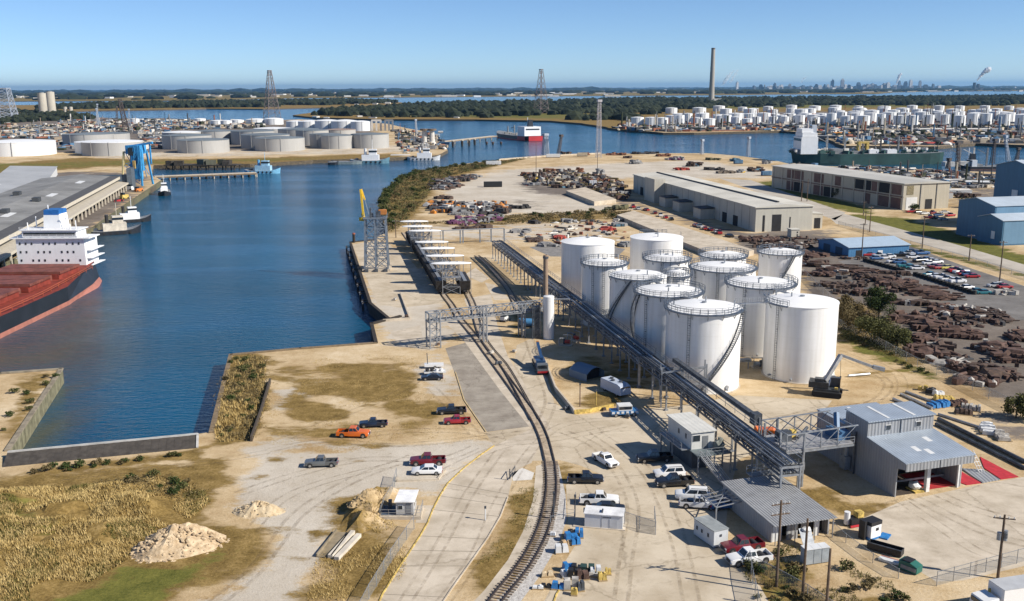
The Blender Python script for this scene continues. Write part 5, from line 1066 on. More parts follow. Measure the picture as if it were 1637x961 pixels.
def put(proto, px, py, head, col, label, group=None, scale=1.0):
    p = G(px, py); pm = {'vehicle_body': paint(col, PC[col])}
    if proto.name not in used:
        used.add(proto.name); o = proto; o.location = p; o.rotation_euler = (0, 0, R(head)); o.scale = (scale,) * 3; o['label'] = label; recolor(o, pm)
        if group: o['group'] = group
        return o
    pm = {k: v for k, v in pm.items()}
    c = dup(proto, p, R(head), label, group, scale)
    for nm in PC: pass
    def rc(o):
        if o.type == 'MESH':
            for sl in o.material_slots:
                if sl.material.name.startswith('paint_') or sl.material.name == 'vehicle_body': sl.link = 'OBJECT'; sl.material = pm['vehicle_body']
        for k in kids.get(o.name, []): rc(k)
    rc(c); return c
GP_ = 'pickup trucks parked around the yard'
put(PU, 565, 698, -3, 'orange', 'bright orange pickup truck on the sandy field', GP_)
put(PU, 597, 682, 184, 'navy', 'dark navy pickup truck parked just behind the orange one', GP_, .88)
put(PU, 514, 745, 184, 'grey', 'grey pickup truck alone on the pale gravel nearest the water basin', GP_, .92)
put(PU, 684, 742, 183, 'maroon', 'maroon pickup truck parked above the white saloon by the road kerb', GP_)
put(SE, 683, 757, 182, 'white', 'white saloon car parked in front of the maroon pickup by the road kerb', 'cars in the yard')
put(PU, 722, 661, 184, 'black', 'black pickup truck beside the grey paved strip, behind the red one', GP_, .95)
put(PU, 731, 677, 184, 'red', 'red pickup truck beside the grey paved strip', GP_, .85)
put(SE, 691, 607, 184, 'black', 'black saloon car next to the white trailers on the field', 'cars in the yard', .95)
put(PU, 968, 741, -62, 'white', 'white pickup truck facing the camera in the open yard', GP_, .95)
put(PU, 936, 771, -2, 'black', 'black pickup truck beside the rail ballast', GP_, .95)
put(PU, 958, 805, -3, 'white', 'white pickup truck behind the low white storage shed', GP_)
put(SE, 972, 818, -4, 'black', 'dark car half hidden behind the storage shed', 'cars in the yard')
put(PU, 1046, 737, 186, 'black', 'black pickup truck in the shade of the control building', GP_)
put(SU, 1070, 762, 187, 'white', 'white estate car tight behind the black pickup near the stair', 'cars in the yard')
put(PU, 1078, 776, 186, 'black', 'black pickup truck near the foot of the outside stair', GP_)
put(SU, 1107, 798, 172, 'white', 'white estate car parked nose to the workshop', 'cars in the yard', 1.05)
put(PU, 1116, 811, -8, 'silver', 'silver pickup truck parked beside the workshop corner', GP_, .95)
put(PU, 1160, 812, 10, 'blue', 'blue pickup truck under the shade of the workshop lean-to', GP_, .9)
put(PU, 1186, 879, 196, 'maroon', 'maroon pickup truck beside the grey container office', GP_)
put(PU, 1197, 899, 194, 'white', 'white pickup truck nearest the camera beside the chain link fence', GP_, 1.02)
# --- trailers with white tanks next to the black saloon
t = thing('boat_trailer', 'white trailer loaded with drums beside the black saloon car', 'trailer', G(695, 598), R(8)); MB().box((0, 0, .6), (4.6, 1.9, .3)).build('deck', LIGHTP, t)
for i in range(4): MB().tube((-1.6 + i * 1.0, -.3, .76), (-1.6 + i * 1.0, -.3, 1.3), .42, 12).build('drum', rnd.choice([BLACKP, paint('white', PC['white'])]), t)
for y in (-.9, .9): wheel(t, -.4, y, .36)
t = thing('flat_trailer', 'small white trailer with a mast behind the drum trailer', 'trailer', G(694, 588), R(5)); MB().box((0, 0, .7), (4.2, 1.7, .5)).build('deck', paint('white', PC['white']), t); MB().tube((-1.4, 0, .8), (-1.5, 0, 3.4), .09).build('mast', DSTEEL, t)
for y in (-.8, .8): wheel(t, .2, y, .34)
# --- truck crane in the lane
t = thing('truck_crane', 'blue and black truck crane standing in the lane beside the low wall', 'truck crane', G(863, 590), R(-84)); TR = paint('crane_blue', (.02, .055, .13))
MB().b2((-4.6, -1.2, .6), (3.4, 1.2, 1.15)).build('chassis', BLACKP, t); loft([sec(4.9, 1.15, .6, 1.6), sec(4.7, 1.2, .5, 2.3), sec(3.5, 1.2, .5, 2.4)]).build('cab', mat('crane_cab', (.10, .11, .12), .4), t)
MB().b2((4.82, -1.0, 1.5), (4.93, 1.0, 2.2)).build('windscreen', VGL, t); MB().b2((4.9, -1.15, .55), (5.05, 1.15, .95)).build('bumper', paint('red', PC['red']), t)
MB().b2((-3.0, -1.1, 1.15), (1.4, 1.1, 2.2)).build('turntable_body', TR, t); MB().beam((1.0, .2, 2.5), (-6.2, .3, 4.2), .65, .75).build('boom', TR, t); MB().b2((.8, -1.15, 1.2), (2.4, -.1, 2.6)).build('operator_cab', TR, t); MB().box((-6.3, .3, 4.4), (.5, .5, .6)).build('boom_head', mat('crane_orange', (.5, .2, .05)), t)
for x in (3.9, 2.4, -2.2, -3.6):
    for y in (-1.0, 1.0): wheel(t, x, y, .52, .35)
# --- motor coach (rv) and rail vehicle
t = thing('tank_lorry', 'pale blue white boxy lorry in the shadow beside the tent', 'lorry', G(984, 628), R(-60)); LB = mat('pale_blue_body', (.42, .47, .56), .4, var=.06)
loft([sec(3.4, 1.25, .5, 1.7), sec(3.2, 1.3, .45, 2.2), sec(2.2, 1.3, .45, 2.5), sec(-3.4, 1.3, .5, 2.5)]).build('body', LB, t); MB().b2((3.05, -1.1, 1.55), (3.36, 1.1, 2.05)).build('windscreen', VGL, t)
for x, y in ((1.2, .4), (-.4, -.4), (-1.8, .3)): MB().tube((x, y, 2.5), (x, y, 2.75), .4, 12).build('hatch', DSTEEL, t)
for x in (2.0, -2.2):
    for y in (-1.1, 1.1): wheel(t, x, y, .45, .3)
t = thing('rail_tractor', 'blue and white rail tractor beside the yellow kerb wall', 'rail vehicle', G(997, 664), R(8)); RB = paint('tractor_blue', (.04, .16, .36)); MB().b2((-2.6, -1.0, .5), (2.6, 1.0, 1.2)).build('body', RB, t); MB().b2((-1.2, -.95, 1.2), (1.4, .95, 2.2)).build('cab', LIGHTP, t); MB().b2((-1.1, -1.0, 1.45), (1.3, -.96, 2.0)).build('window', VGL, t)
for i in range(6): MB().b2((-2.5 + i * .9, -1.08, .7), (-2.0 + i * .9, -1.01, 1.1)).build('panel', LIGHTP, t)
for x in (-1.7, 1.7):
    for y in (-.9, .9): wheel(t, x, y, .38, .2)
t = thing('blue_tank_trailer', 'rounded blue tank trailer in the shade under the pipe bridge end', 'trailer', G(841, 523), R(-10)); MB().tube((-1.9, 0, 1.3), (1.9, 0, 1.3), 1.0, 16).build('tank', paint('tank_blue', (.07, .22, .42)), t, smooth=True); MB().b2((-2, -.8, .3), (2, .8, .5)).build('frame', BLACKP, t)
for y in (-.8, .8): wheel(t, -.8, y, .35)
t = thing('small_loader', 'small pale machine standing behind the pipe bridge post', 'loader', G(806, 514), R(60)); MB().b2((-1, -.7, .5), (1, .7, 1.4)).build('body', LIGHTP, t); MB().b2((-.8, -.6, 1.4), (.3, .6, 2.3)).build('cab', VGL, t); MB().box((1.6, 0, .5), (.8, 1.5, .7)).build('bucket', DSTEEL, t)
for x in (-.6, .6):
    for y in (-.7, .7): wheel(t, x, y, .4)
# --- mobile crane beside the tank
t = thing('mobile_crane', 'black crawler crane with folded boom beside the plain white tank', 'mobile crane', G(1322, 632), R(-22)); t.scale = (1.22,) * 3; BK = mat('crane_black', (.035, .04, .047), .45, var=.4)
for y in (-1.25, 1.25): loft([sec(2.3, .32, .25, .9), sec(2.0, .32, .02, 1.0), sec(-2.0, .32, .02, 1.0), sec(-2.3, .32, .25, .9)]).build('track', TYRE, t).location = (0, y, 0)
MB().b2((-2.0, -1.3, 1.0), (1.9, 1.3, 1.35)).build('turntable', BK, t); MB().b2((-2.4, -1.1, 1.36), (.2, 1.1, 2.4)).b2((-2.0, -.9, 2.4), (-.6, .3, 2.9)).b2((-.5, .2, 2.4), (.1, .9, 2.7)).build('upper_body', BK, t); MB().b2((.3, .25, 1.4), (1.9, 1.25, 3.0)).build('cab', BK, t); MB().b2((1.88, .35, 2.0), (1.93, 1.15, 2.9)).build('windscreen', VGL, t); MB().b2((-2.9, -1.2, 1.4), (-2.41, 1.2, 2.4)).build('counterweight', BK, t)
p0, p1 = Vector((-.4, -.3, 2.5)), Vector((1.6, 2.2, 6.4)); b = MB()
b.beam(p0, p1, .55, .65); b.build('boom', LPIPE, t); MB().tube(p0 + Vector((.6, .2, -.8)), p0.lerp(p1, .5), .12).build('boom_ram', CHROME, t); b = MB(); b.beam(p1, p1 + Vector((5.0, 1.6, -1.9)), .32, .42); b.build('jib', GALV, t); b = MB(); b.tube(p1, p1 + Vector((.2, -.1, -3.6)), .04, 4); b.box(p1 + Vector((.2, -.1, -3.8)), (.25, .25, .5)); b.build('hook', BK, t); MB().beam(p1 + Vector((5, 1.6, -1.9)), p1 + Vector((6.8, 2.0, -2.3)), .7, .6).build('jib_head', GALV, t)
MB().box((1.4, -.8, 1.5), (.5, .4, .4)).build('beacon_box', YELL, t)
# --- orange machine behind the rack
t = thing('orange_loader', 'orange loading machine parked behind the steel platform', 'loader', G(1226, 703), R(-20)); OR = paint('orange', PC['orange']); loft([sec(2.2, .8, .9, 1.8), sec(1.0, .9, .7, 2.2), sec(-1.6, .9, .7, 2.0), sec(-2.2, .9, .9, 3.2)]).build('body', OR, t)
for i in range(3): MB().b2((-1.4 + i * .8, -.94, 1.2), (-.9 + i * .8, -.9, 1.8)).build('window', VGL, t)
MB().box((2.6, 0, 1.0), (.7, 1.4, 1.0)).build('bucket', DSTEEL, t)
for x in (-1.5, 1.3):
    for y in (-.9, .9): wheel(t, x, y, .6, .4)
# --- white lorry at the bottom right
t = thing('box_lorry', 'white box lorry cut off by the lower right corner of the view', 'lorry', G(1588, 985), R(14)); MB().b2((0, -1.3, 1.0), (9.5, 1.3, 3.9)).build('box', mat('lorry_box', (.72, .72, .72), .5, var=.03, streak=.2), t); MB().b2((-.02, -1.32, 3.9), (9.5, 1.32, 3.95)).build('box_roof', mat('lorry_roof', (.42, .43, .44), .5, var=.1), t)
loft([sec(-2.5, 1.15, .6, 1.9), sec(-2.3, 1.2, .5, 2.7), sec(-.5, 1.2, .5, 2.9)]).build('cab', paint('white', PC['white']), t); MB().b2((-2.48, -1.0, 1.7), (-2.3, 1.0, 2.5)).build('windscreen', VGL, t); MB().b2((-.6, -1.1, .55), (9, 1.1, .95)).build('chassis', BLACKP, t); MB().tube((-.45, .5, 1.5), (-.45, .5, 3.3), .16).build('exhaust', YELL, t)
for x in (-1.6, 5.8, 7.0):
    for y in (-1.1, 1.1): wheel(t, x, y, .5, .34)
# --- parked cars in the far car park
def far_car(name, kind):
    b = MB(); L, hw, z, zr = (4.6, .9, .95, 1.45) if kind == 'saloon' else (5.4, .98, 1.12, 1.8)
    b2 = loft([sec(L / 2, hw * .88, .35, z - .2), sec(L / 2 - .3, hw, .3, z - .05), sec(-L / 2 + .2, hw, .3, z), sec(-L / 2, hw * .92, .4, z - .1)]); b.add(b2.v, b2.f)
    b.cur = 1; x0, x1 = (-1.5, 1.1) if kind == 'saloon' else (-.6, 1.1); o = [(x0, -hw * .92, z - .02), (x1, -hw * .92, z - .02), (x1, hw * .92, z - .02), (x0, hw * .92, z - .02), (x0 + .5, -hw * .75, zr), (x1 - .6, -hw * .75, zr), (x1 - .6, hw * .75, zr), (x0 + .5, hw * .75, zr)]
    b.add(o, [(0, 1, 5, 4), (1, 2, 6, 5), (2, 3, 7, 6), (3, 0, 4, 7)]); b.cur = 0; b.add(o[4:], [(0, 1, 2, 3)]); b.cur = 2
    for x in (L * .31, -L * .31):
        for y in (-hw + .1, hw - .1): b.tube((x, y - .1, .34), (x, y + .1, .34), .34, 10)
    return b.build(name, [BODY, VGL, TYRE])
FS, FPK = far_car('parked_car', 'saloon'), far_car('parked_pickup', 'pickup'); firsts = {}
fc = {'white': (.72, .72, .72), 'red': (.36, .02, .025), 'teal': (.03, .17, .20), 'blue': (.03, .10, .25), 'black': (.014, .014, .015), 'silver': (.45, .46, .47), 'yellow': (.6, .5, .1), 'maroon': (.14, .012, .018)}
def park(px, py, head, col, kind='saloon', where='in the far car park'):
    src = FS if kind == 'saloon' else FPK; p = G(px, py)
    if src.name not in firsts: firsts[src.name] = 1; o = src
    else: o = src.copy(); COL.objects.link(o)
    o.location = p; o.rotation_euler = (0, 0, R(head)); sl = o.material_slots[0]; sl.link = 'OBJECT'; sl.material = paint('far_' + col, fc[col])
    nm = {'saloon': 'car', 'pickup': 'pickup'}[kind]
    return tag(o, '%s %s parked %s' % (col, nm, where), 'car' if kind == 'saloon' else 'pickup truck', 'cars %s' % where)
row1 = [(1388, 409, 'red'), (1398, 407, 'white'), (1406, 411, 'silver'), (1413, 414, 'white'), (1421, 412, 'white'), (1428, 420, 'white'), (1437, 421, 'blue'), (1446, 427, 'teal'), (1456, 429, 'teal'), (1466, 431, 'white'), (1401, 415, 'blue')]
row2 = [(1446, 402, 'blue'), (1455, 404, 'black'), (1465, 406, 'black'), (1474, 407, 'blue'), (1442, 410, 'black'), (1450, 408, 'silver'), (1459, 413, 'white'), (1471, 419, 'black'), (1480, 417, 'blue'), (1488, 419, 'white'), (1497, 421, 'white'), (1485, 423, 'white'), (1493, 428, 'maroon'), (1502, 430, 'red'), (1513, 430, 'yellow'), (1522, 434, 'maroon'), (1528, 435, 'red'), (1536, 437, 'white'), (1541, 440, 'red'), (1548, 441, 'blue'), (1554, 444, 'red')]
row3 = [(1486, 441, 'teal'), (1497, 444, 'white'), (1506, 446, 'white'), (1514, 449, 'silver'), (1523, 451, 'white'), (1530, 452, 'white'), (1545, 462, 'white'), (1562, 468, 'teal'), (1571, 470, 'teal'), (1590, 459, 'silver'), (1596, 458, 'white'), (1606, 461, 'red')]
for rw, wh in ((row1, 'in the car park row along the tyre wall'), (row2, 'in the middle row of the far car park'), (row3, 'in the nearest car park row')):
    for i, (x, y, c) in enumerate(rw): park(x, y, rnd.choice([4, 8, 184, 190]) + rnd.uniform(-6, 6), c, 'pickup' if (i * 7 + x) % 5 == 0 else 'saloon', wh)
sp = [(1012, 332), (1020, 335), (1033, 337), (1047, 342), (1056, 346), (1064, 349), (1073, 352), (1112, 362), (1119, 364), (1127, 367), (1136, 369), (1145, 372), (1150, 374), (1166, 379)]
for i, (x, y) in enumerate(sp): park(x, y, 100 + rnd.uniform(-15, 15), ['red', 'silver', 'red', 'maroon', 'white', 'red', 'black'][i % 7], 'pickup' if i % 4 == 0 else 'saloon', 'along the shaded side of the long warehouse')
sp = [(1457, 340), (1468, 341), (1478, 343), (1490, 342), (1500, 345), (1510, 341), (1519, 346), (1496, 350), (1508, 352), (1486, 349)]
for i, (x, y) in enumerate(sp): park(x, y, 20 + rnd.uniform(-25, 25), ['red', 'black', 'silver', 'maroon', 'blue', 'white'][i % 6], 'pickup' if i % 3 == 0 else 'saloon', 'beside the end of the bay warehouse')
# ================================================================== left port, ships, boats
HBLK = mat('hull_black', (.018, .021, .027), .45, var=.2, sc=.2); BOOT = mat('boot_red', (.34, .14, .105), .6, var=.2, sc=.4, streak=.3); HATCH = mat('hatch_red', (.165, .055, .04), .65, var=.3, sc=.35); DECKR = mat('deck_red', (.20, .035, .022), .7, var=.3, sc=.5)
SWHT = mat('ship_white', (.74, .75, .76), .45, var=.05, sc=.3, streak=.4); GREYT = mat('grey_tank_shell', (.36, .355, .34), .6, var=.06, sc=.05, streak=.5); GREYTR = mat('grey_tank_roof', (.15, .175, .19), .6, var=.15, sc=.05); LEADG = mat('lead_grey', (.2, .21, .22), .6, var=.2)
def hull(par, L, B, zd, zw, boot, m_up, m_boot, m_deck, stern=.7, sheer=1.2, bow=.5, name='hull'):
    S = [(-.5, stern, .5), (-.47, stern + .14, .7), (-.4, min(1, stern + .26), .92), (-.25, 1, 1), (.2, 1, 1), (.33, .88, .82), (.42, .6, .5), (.47, .32, .22), (.5, .05, .03)]
    o = []; k = 6
    for s, a, b_ in S:
        x = s * L; sh = sheer * max(0, (s - .15) / .35) ** 2 + sheer * .4 * max(0, (-s - .35) / .15); xb = x - (bow if s > .45 else 0)
        hb = B / 2; z_b = zw + boot
        mid = (a + b_) / 2
        o += [(xb, -b_ * hb, zw - .6), (xb, -mid * hb, z_b), (x, -a * hb, zd + sh), (x, a * hb, zd + sh), (xb, mid * hb, z_b), (xb, b_ * hb, zw - .6)]
    b = MB(); b.add(o, []); n = len(S)
    for j in range(n - 1):
        for i, mi in ((0, 1), (1, 0), (2, 2), (3, 0), (4, 1)):
            b.f.append((j * k + i, (j + 1) * k + i, (j + 1) * k + i + 1, j * k + i + 1)); b.mi.append(mi)
    b.f += [(0, 1, 4, 5), (1, 2, 3, 4)]; b.mi += [1, 0]; e = (n - 1) * k; b.f += [(e + 5, e + 4, e + 1, e), (e + 4, e + 3, e + 2, e + 1)]; b.mi += [1, 0]
    return b.build(name, [m_up, m_boot, m_deck], par)
# --- big bulk carrier, stern towards the channel
t = thing('cargo_ship', 'bulk carrier with black and red hull, red hatch covers and a white deckhouse', 'ship', (-151, 242, 0), R(-90)); L = 172
hull(t, L, 35.5, 2.6, -3, 1.3, HBLK, BOOT, DECKR, .42, 3, 3)
xs = -75.5                                                # local x of the deckhouse front; +x is the bow
b = MB(); b.b2((xs - 10, -13, 2.8), (xs, 9.6, 12.2)); h = b.build('deckhouse', SWHT, t)
for z in (4.6, 7.4, 10.2):
    for k in range(11):
        y = -12 + k * 1.95
        if (k + int(z)) % 4 != 1: MB().b2((xs + .01, y, z), (xs + .08, y + .55, z + .75)).build('window', GLASSD, h)
for z in (3, 5.4, 8.0):
    MB().b2((xs - 11.5, 9.6, z), (xs - 1, 11.2, z + .25)).build('side_gallery', SWHT, h)
MB().b2((xs - 10.5, -13.6, 5.6), (xs - .05, -13.05, 5.8)).build('side_gallery', SWHT, h)
b = MB(); b.b2((xs - 8, -14.6, 12.25), (xs + .8, 11.6, 12.6)); b.b2((xs - 7, -10.5, 12.6), (xs + .4, 7.5, 14.9)); br = b.build('bridge', SWHT, t); MB().b2((xs + .41, -10.0, 13.4), (xs + .47, 7.0, 14.3)).build('bridge_window', GLASSD, br)
MB().b2((xs - 7.5, -11.2, 14.95), (xs + .9, 8.2, 15.2)).build('bridge_roof', SWHT, br)
b = MB(); b.box((xs - 6.5, -2.0, 16.4), (7, 6, 7.0), 0, .85); fn = b.build('funnel', SWHT, t); MB().box((xs - 6.5, -2, 20.0), (6.1, 5.2, 2.6), 0, .95).build('funnel_cap', mat('funnel_blue', (.02, .12, .36), .4), fn)
b = MB()
for x, y, z in ((-3, 3, 19.5), (-2, 6.5, 18), (-5, -8, 19), (-8, -5, 22.5), (-1, -9, 17.5), (-1, 5, 17)): b.tube((xs + x, y, 15), (xs + x, y, z), .18, 6)
b.beam((xs - 3, 1, 18.4), (xs - 3, 5, 18.4), .25); railing(b, [(xs + .8, -14.5 + i * 2.6, 12.6) for i in range(11)], 1.1, .05); railing(b, [(xs + .85, -11 + i * 2.4, 15.2) for i in range(9)], 1.0, .05); b.build('mast', SWHT, t)
for k in range(6):
    x = xs + 8 + k * 19.5; MB().b2((x, -10.5, 2.7), (x + 14, 10.5, 4.4)).build('hatch_coaming', DECKR, t)
    for s in range(2): MB().b2((x + s * 7.1, -11, 4.42), (x + s * 7.1 + 6.8, 11, 5.2)).build('hatch_cover', HATCH, t)
    MB().b2((x + 15.3, -9, 2.7), (x + 17.2, 9, 3.9)).build('deck_gear', HATCH, t)
for s in (-1, 1):
    b = MB(); railing(b, [(xs + 4 + i * 6, s * 17.0 * min(1, .78 + .03 * i), 2.7) for i in range(22)], 1.3, .09); b.build('handrail', mat('rail_red', (.36, .09, .04), .6), t)
b = MB(); b.tube((-86.1, 0, 3), (-86.3, 0, 6), .12); b.build('flagstaff', SWHT, t)
# --- tugs
def tug(loc, rz, sc, label, hullm=HBLK, housem=SWHT, group='tugs moored at the left wharf', funnel=(.03, .03, .03)):
    t = thing('tug_boat', label, 'tug', loc, rz, group); t.scale = (sc, sc, sc * 1.25)
    hull(t, 22, 7.6, 1.3, 0, .5, hullm, hullm, LEADG, .72, 1.5, .4)
    MB().b2((-4.5, -2.2, 1.3), (5, 2.2, 3.8)).build('deckhouse', housem, t); w = MB().b2((-.5, -1.7, 3.85), (3.8, 1.7, 6.2)).build('wheelhouse', housem, t); MB().b2((-.6, -1.76, 4.9), (3.9, 1.76, 5.7)).build('window', GLASSD, w)
    MB().tube((-2.6, 0, 3.8), (-2.6, 0, 6.6), .75, 12).build('funnel', mat('funnel_%d' % (funnel[0] * 1000), funnel, .5), t); b = MB(); b.tube((1.4, 0, 6.2), (1.4, 0, 10.5), .12); b.tube((1.4, -1, 8.6), (1.4, 1, 8.6), .08); b.build('mast', housem, t)
    MB().box((-7.5, 0, 1.8), (1.6, 2.0, 1.0)).build('winch', DSTEEL, t)
    f = MB()
    for s in (-1, 1):
        for i in range(6): f.tube((-7 + i * 2.6, s * 3.75, .7), (-7 + i * 2.6, s * 3.95, .7), .5, 10)
    f.build('fenders', TYRE, t); return t
w = -3.0
def gw(px, py): return G(px, py, WATER_Z)
tug(gw(263, 311), R(-70), .95, 'small white and black tug alone past the end of the left wharf')
tug(gw(183, 374), R(28), 1.05, 'black hulled tug with cluttered deck lying nearest the cargo ship', HBLK, mat('tug_cream', (.55, .50, .42), .5))
tug(gw(207, 355), R(30), .95, 'black hulled tug with a clean white wheelhouse behind the cluttered tug')
tug(gw(421, 277), R(-4), 1.25, 'light blue workboat moored at the tip of the finger jetty', mat('boat_light_blue', (.16, .38, .55), .4), mat('boat_pale_blue', (.32, .52, .66), .4), 'workboats in the channel', (.1, .3, .5))
tug(gw(592, 261), R(2), 1.55, 'white pushboat with a tall square wheelhouse beside the grey barge', mat('boat_grey_blue', (.10, .20, .26), .4), SWHT, 'workboats in the channel', (.6, .6, .6))
tug(gw(678, 256), R(0), 1.35, 'white workboat moored at the tip of the left port', mat('boat_white_hull', (.5, .52, .54), .5), SWHT, 'workboats in the channel', (.6, .1, .1))
tug(gw(1266, 207), R(10), 1.2, 'dark workboat off the brown barges of the right terminal', HBLK, SWHT, 'workboats in the channel')
def barge(px, py, Lpx, rz, label, m_, cargo=None, h=2.2, B=11, group='barges moored around the harbour'):
    p = gw(px, py); L = Lpx / ppm(p); t = thing('barge', label, 'barge', p, rz, group); hull(t, L, B, h, 0, .4, m_, m_, LEADG, .93, .3, .3)
    if cargo: MB().box((0, 0, h + .5), (L * .82, B * .8, 1.0), 0, .93).build('cargo_cover', cargo, t)
    for s in (-.45, .45): MB().box((L * s, 0, h + .4), (1.2, 2, .8)).build('winch', DSTEEL, t)
barge(555, 262, 50, R(3), 'grey flat barge ahead of the white pushboat', mat('barge_grey', (.16, .20, .21), .6)); barge(533, 263, 16, R(5), 'short dark barge at the end of the grey barge', HBLK)
barge(640, 253, 40, R(4), 'blue covered barge between the pushboat and the white workboat', mat('barge_blue', (.04, .10, .18), .6), LIGHTP)
# --- left wharf shed
t = thing('wharf_shed', 'long grey roofed wharf shed with pale eaves beside the cargo ship', 'warehouse', (-182, 341, 0), R(12.9)); L0, L1, W = -150, 264, 44
MB().b2((-W, L0, 0), (-1.2, L1, 7.6)).build('wall', mat('shed_dark_wall', (.10, .10, .095), .8, var=.3, sc=.2), t); slab('roof', [(.3, L0, 8.3), (.3, L1 + .4, 8.3), (-W / 2, L1 + .4, 10.2), (-W / 2, L0, 10.2)], .3, mat('shed_felt_roof', (.20, .20, .195), .85, var=.25, sc=.06), t); slab('roof', [(-W / 2 - .01, L0, 10.2), (-W / 2 - .01, L1 + .4, 10.2), (-W - .3, L1 + .4, 8.3), (-W - .3, L0, 8.3)], .3, MATS['shed_felt_roof'], t)
slab('roof_strip', [(.28, L0, 8.36), (.28, L1 + .3, 8.36), (-5.0, L1 + .3, 8.78), (-5.0, L0, 8.78)], .1, mat('shed_dark_strip', (.075, .075, .078), .85), t)
MB().b2((.1, L0, 6.7), (.4, L1, 8.2)).build('eave_fascia', mat('cream_fascia', (.52, .47, .38), .7, var=.08), t); MB().b2((-1.19, L0, 5.6), (-1.1, L1, 6.6)).build('clerestory', GLASSD, t)
slab('lower_canopy', [(5.0, L0, 4.6), (5.0, L1, 4.6), (-1.1, L1, 5.3), (-1.1, L0, 5.3)], .25, mat('canopy_cream', (.42, .38, .31), .7, var=.1), t); MB().b2((5.01, L0, 3.7), (5.3, L1, 4.7)).build('canopy_fascia', MATS['cream_fascia'], t)
for y in range(-60, 264, 9): MB().b2((4.4, y, 0), (5.0, y + .7, 4.4)).build('column', MATS['cream_fascia'], t)
for x, y in ((-10, 30), (-16, 72), (-14, 118), (-30, 150), (-9, -10)): MB().box((x, y, 10.3), (3, 5, 2.2)).build('roof_vent', mat('roof_vent_dark', (.05, .055, .06)), t)
for y in (60, 140, 210): slab('roof_patch', [(-12, y, 9.42), (-12, y + 14, 9.42), (-15, y + 14, 9.68), (-15, y, 9.68)], .12, LIGHTP, t)
MB().b2((-14, L1 + .05, 0), (4.5, L1 + .5, 9.5)).build('end_door', mat('end_door_blue', (.06, .085, .115), .6), t); MB().b2((4.6, L1 - 2, 0), (7.4, L1 + 12, 13)).build('end_tower', mat('end_tower_grey', (.09, .11, .13), .6), t)
t = thing('transit_shed', 'pale grey low transit shed behind the wharf shed', 'warehouse', (-246, 500, 0), R(22)); MB().b2((-30, 0, 0), (0, 230, 6)).build('wall', LIGHTP, t); slab('roof', [(.5, -.5, 6), (.5, 230.5, 6), (-30.5, 230.5, 7.4), (-30.5, -.5, 7.4)], .3, mat('transit_roof', (.34, .35, .36), .7, var=.1, sc=.05), t)
t = thing('silver_barrel_shed', 'white barrel roofed shed lying between the two tank rows and the wharf', 'shed', (-300, 560, 0), R(55)); b = MB(); o = [(13 * math.cos(R(a)), 8 * math.sin(R(a))) for a in range(0, 181, 15)]; b.extr(o, 0, 150, 'y'); b.build('roof', SWHT, t, smooth=True); MB().b2((-6, -.1, 0), (6, -.02, 6)).build('door', DARKIN, t)
# --- blue quay crane
p = G(222, 296); t = thing('quay_crane', 'bright blue quay crane with grab gear and a pale yellow leg at the wharf end', 'quay crane', p, R(-10)); zt = top_z(p, 228); QB = mat('quay_crane_blue', (.045, .26, .52), .5, var=.25, sc=.3); CY = mat('pale_yellow_leg', (.50, .42, .22), .6)
for x, y, m_ in ((-8, -6, CY), (6, -6, QB), (6, 7, QB), (-8, 7, QB)): MB().beam((x, y, 0), (x * .8, y * .6, zt * .8), 1.0, 1.0).build('leg', m_, t)
b = MB(); b.box((0, 0, zt * .84), (10, 8, zt * .2)); b.box((1, -1, zt * .45), (4.5, 4, zt * .6)); b.box((4.6, -2, zt * .6), (2, 2, zt * .5)); b.build('machinery_house', QB, t); MB().box((-1, -4.6, zt * .8), (3.4, .8, 5)).build('cabin', GLASSD, t); b = MB(); b.beam((-6, 0, zt * .9), (12, 0, zt), 1.4); b.beam((10, 0, zt), (10, 0, zt * .5), .8); b.build('jib', QB, t)
b = MB()
for i in range(26): b.beam((rnd.uniform(-6, 6), rnd.choice([-4.6, 4]), rnd.uniform(0, zt * .8)), (rnd.uniform(-6, 6), rnd.choice([-4.6, 4]), rnd.uniform(2, zt)), .3)
for i in range(9): b.beam((rnd.uniform(-6, 6), -4.6, rnd.uniform(2, zt * .8)), (rnd.uniform(-6, 6), -4.8, rnd.uniform(4, zt)), .4)
b.build('bracing', QB, t); MB().box((1, -5, zt * .5), (1.6, 1, 5)).build('grab_panel', mat('rust_yellow', (.5, .33, .1), .7), t)
for i, (x, y, c, h_) in enumerate([(199, 318, YELL, 3.0), (155, 326, YELL, 1.6), (118, 345, YELL, 1.5), (190, 322, REDC, 1.2), (222, 306, mat('machine_orange', (.5, .16, .03)), 2.4), (130, 340, LEADG, 2), (146, 333, DSTEEL, 1.8), (175, 308, LEADG, 2.2), (207, 304, LIGHTP, 3.0), (160, 312, CY, 2.0)]):
    t = thing('quay_machine', '%s wheeled machine standing on the left wharf apron' % ['yellow stacking', 'yellow low', 'small yellow', 'flat red', 'orange', 'grey', 'dark', 'grey upright', 'pale tall', 'cream'][i], 'machine', G(x, y), rnd.uniform(0, 3), 'machines on the left wharf'); MB().box((0, 0, h_ * .45), (5, 2.4, h_ * .7), 0, .85).build('body', c, t); MB().box((-1, 0, h_ * .95), (1.6, 1.8, h_ * .5)).build('cab', GLASSD, t)
    for sx in (-1.6, 1.6): MB().tube((sx, -1.3, .5), (sx, 1.3, .5), .55, 10).build('wheel', TYRE, t)
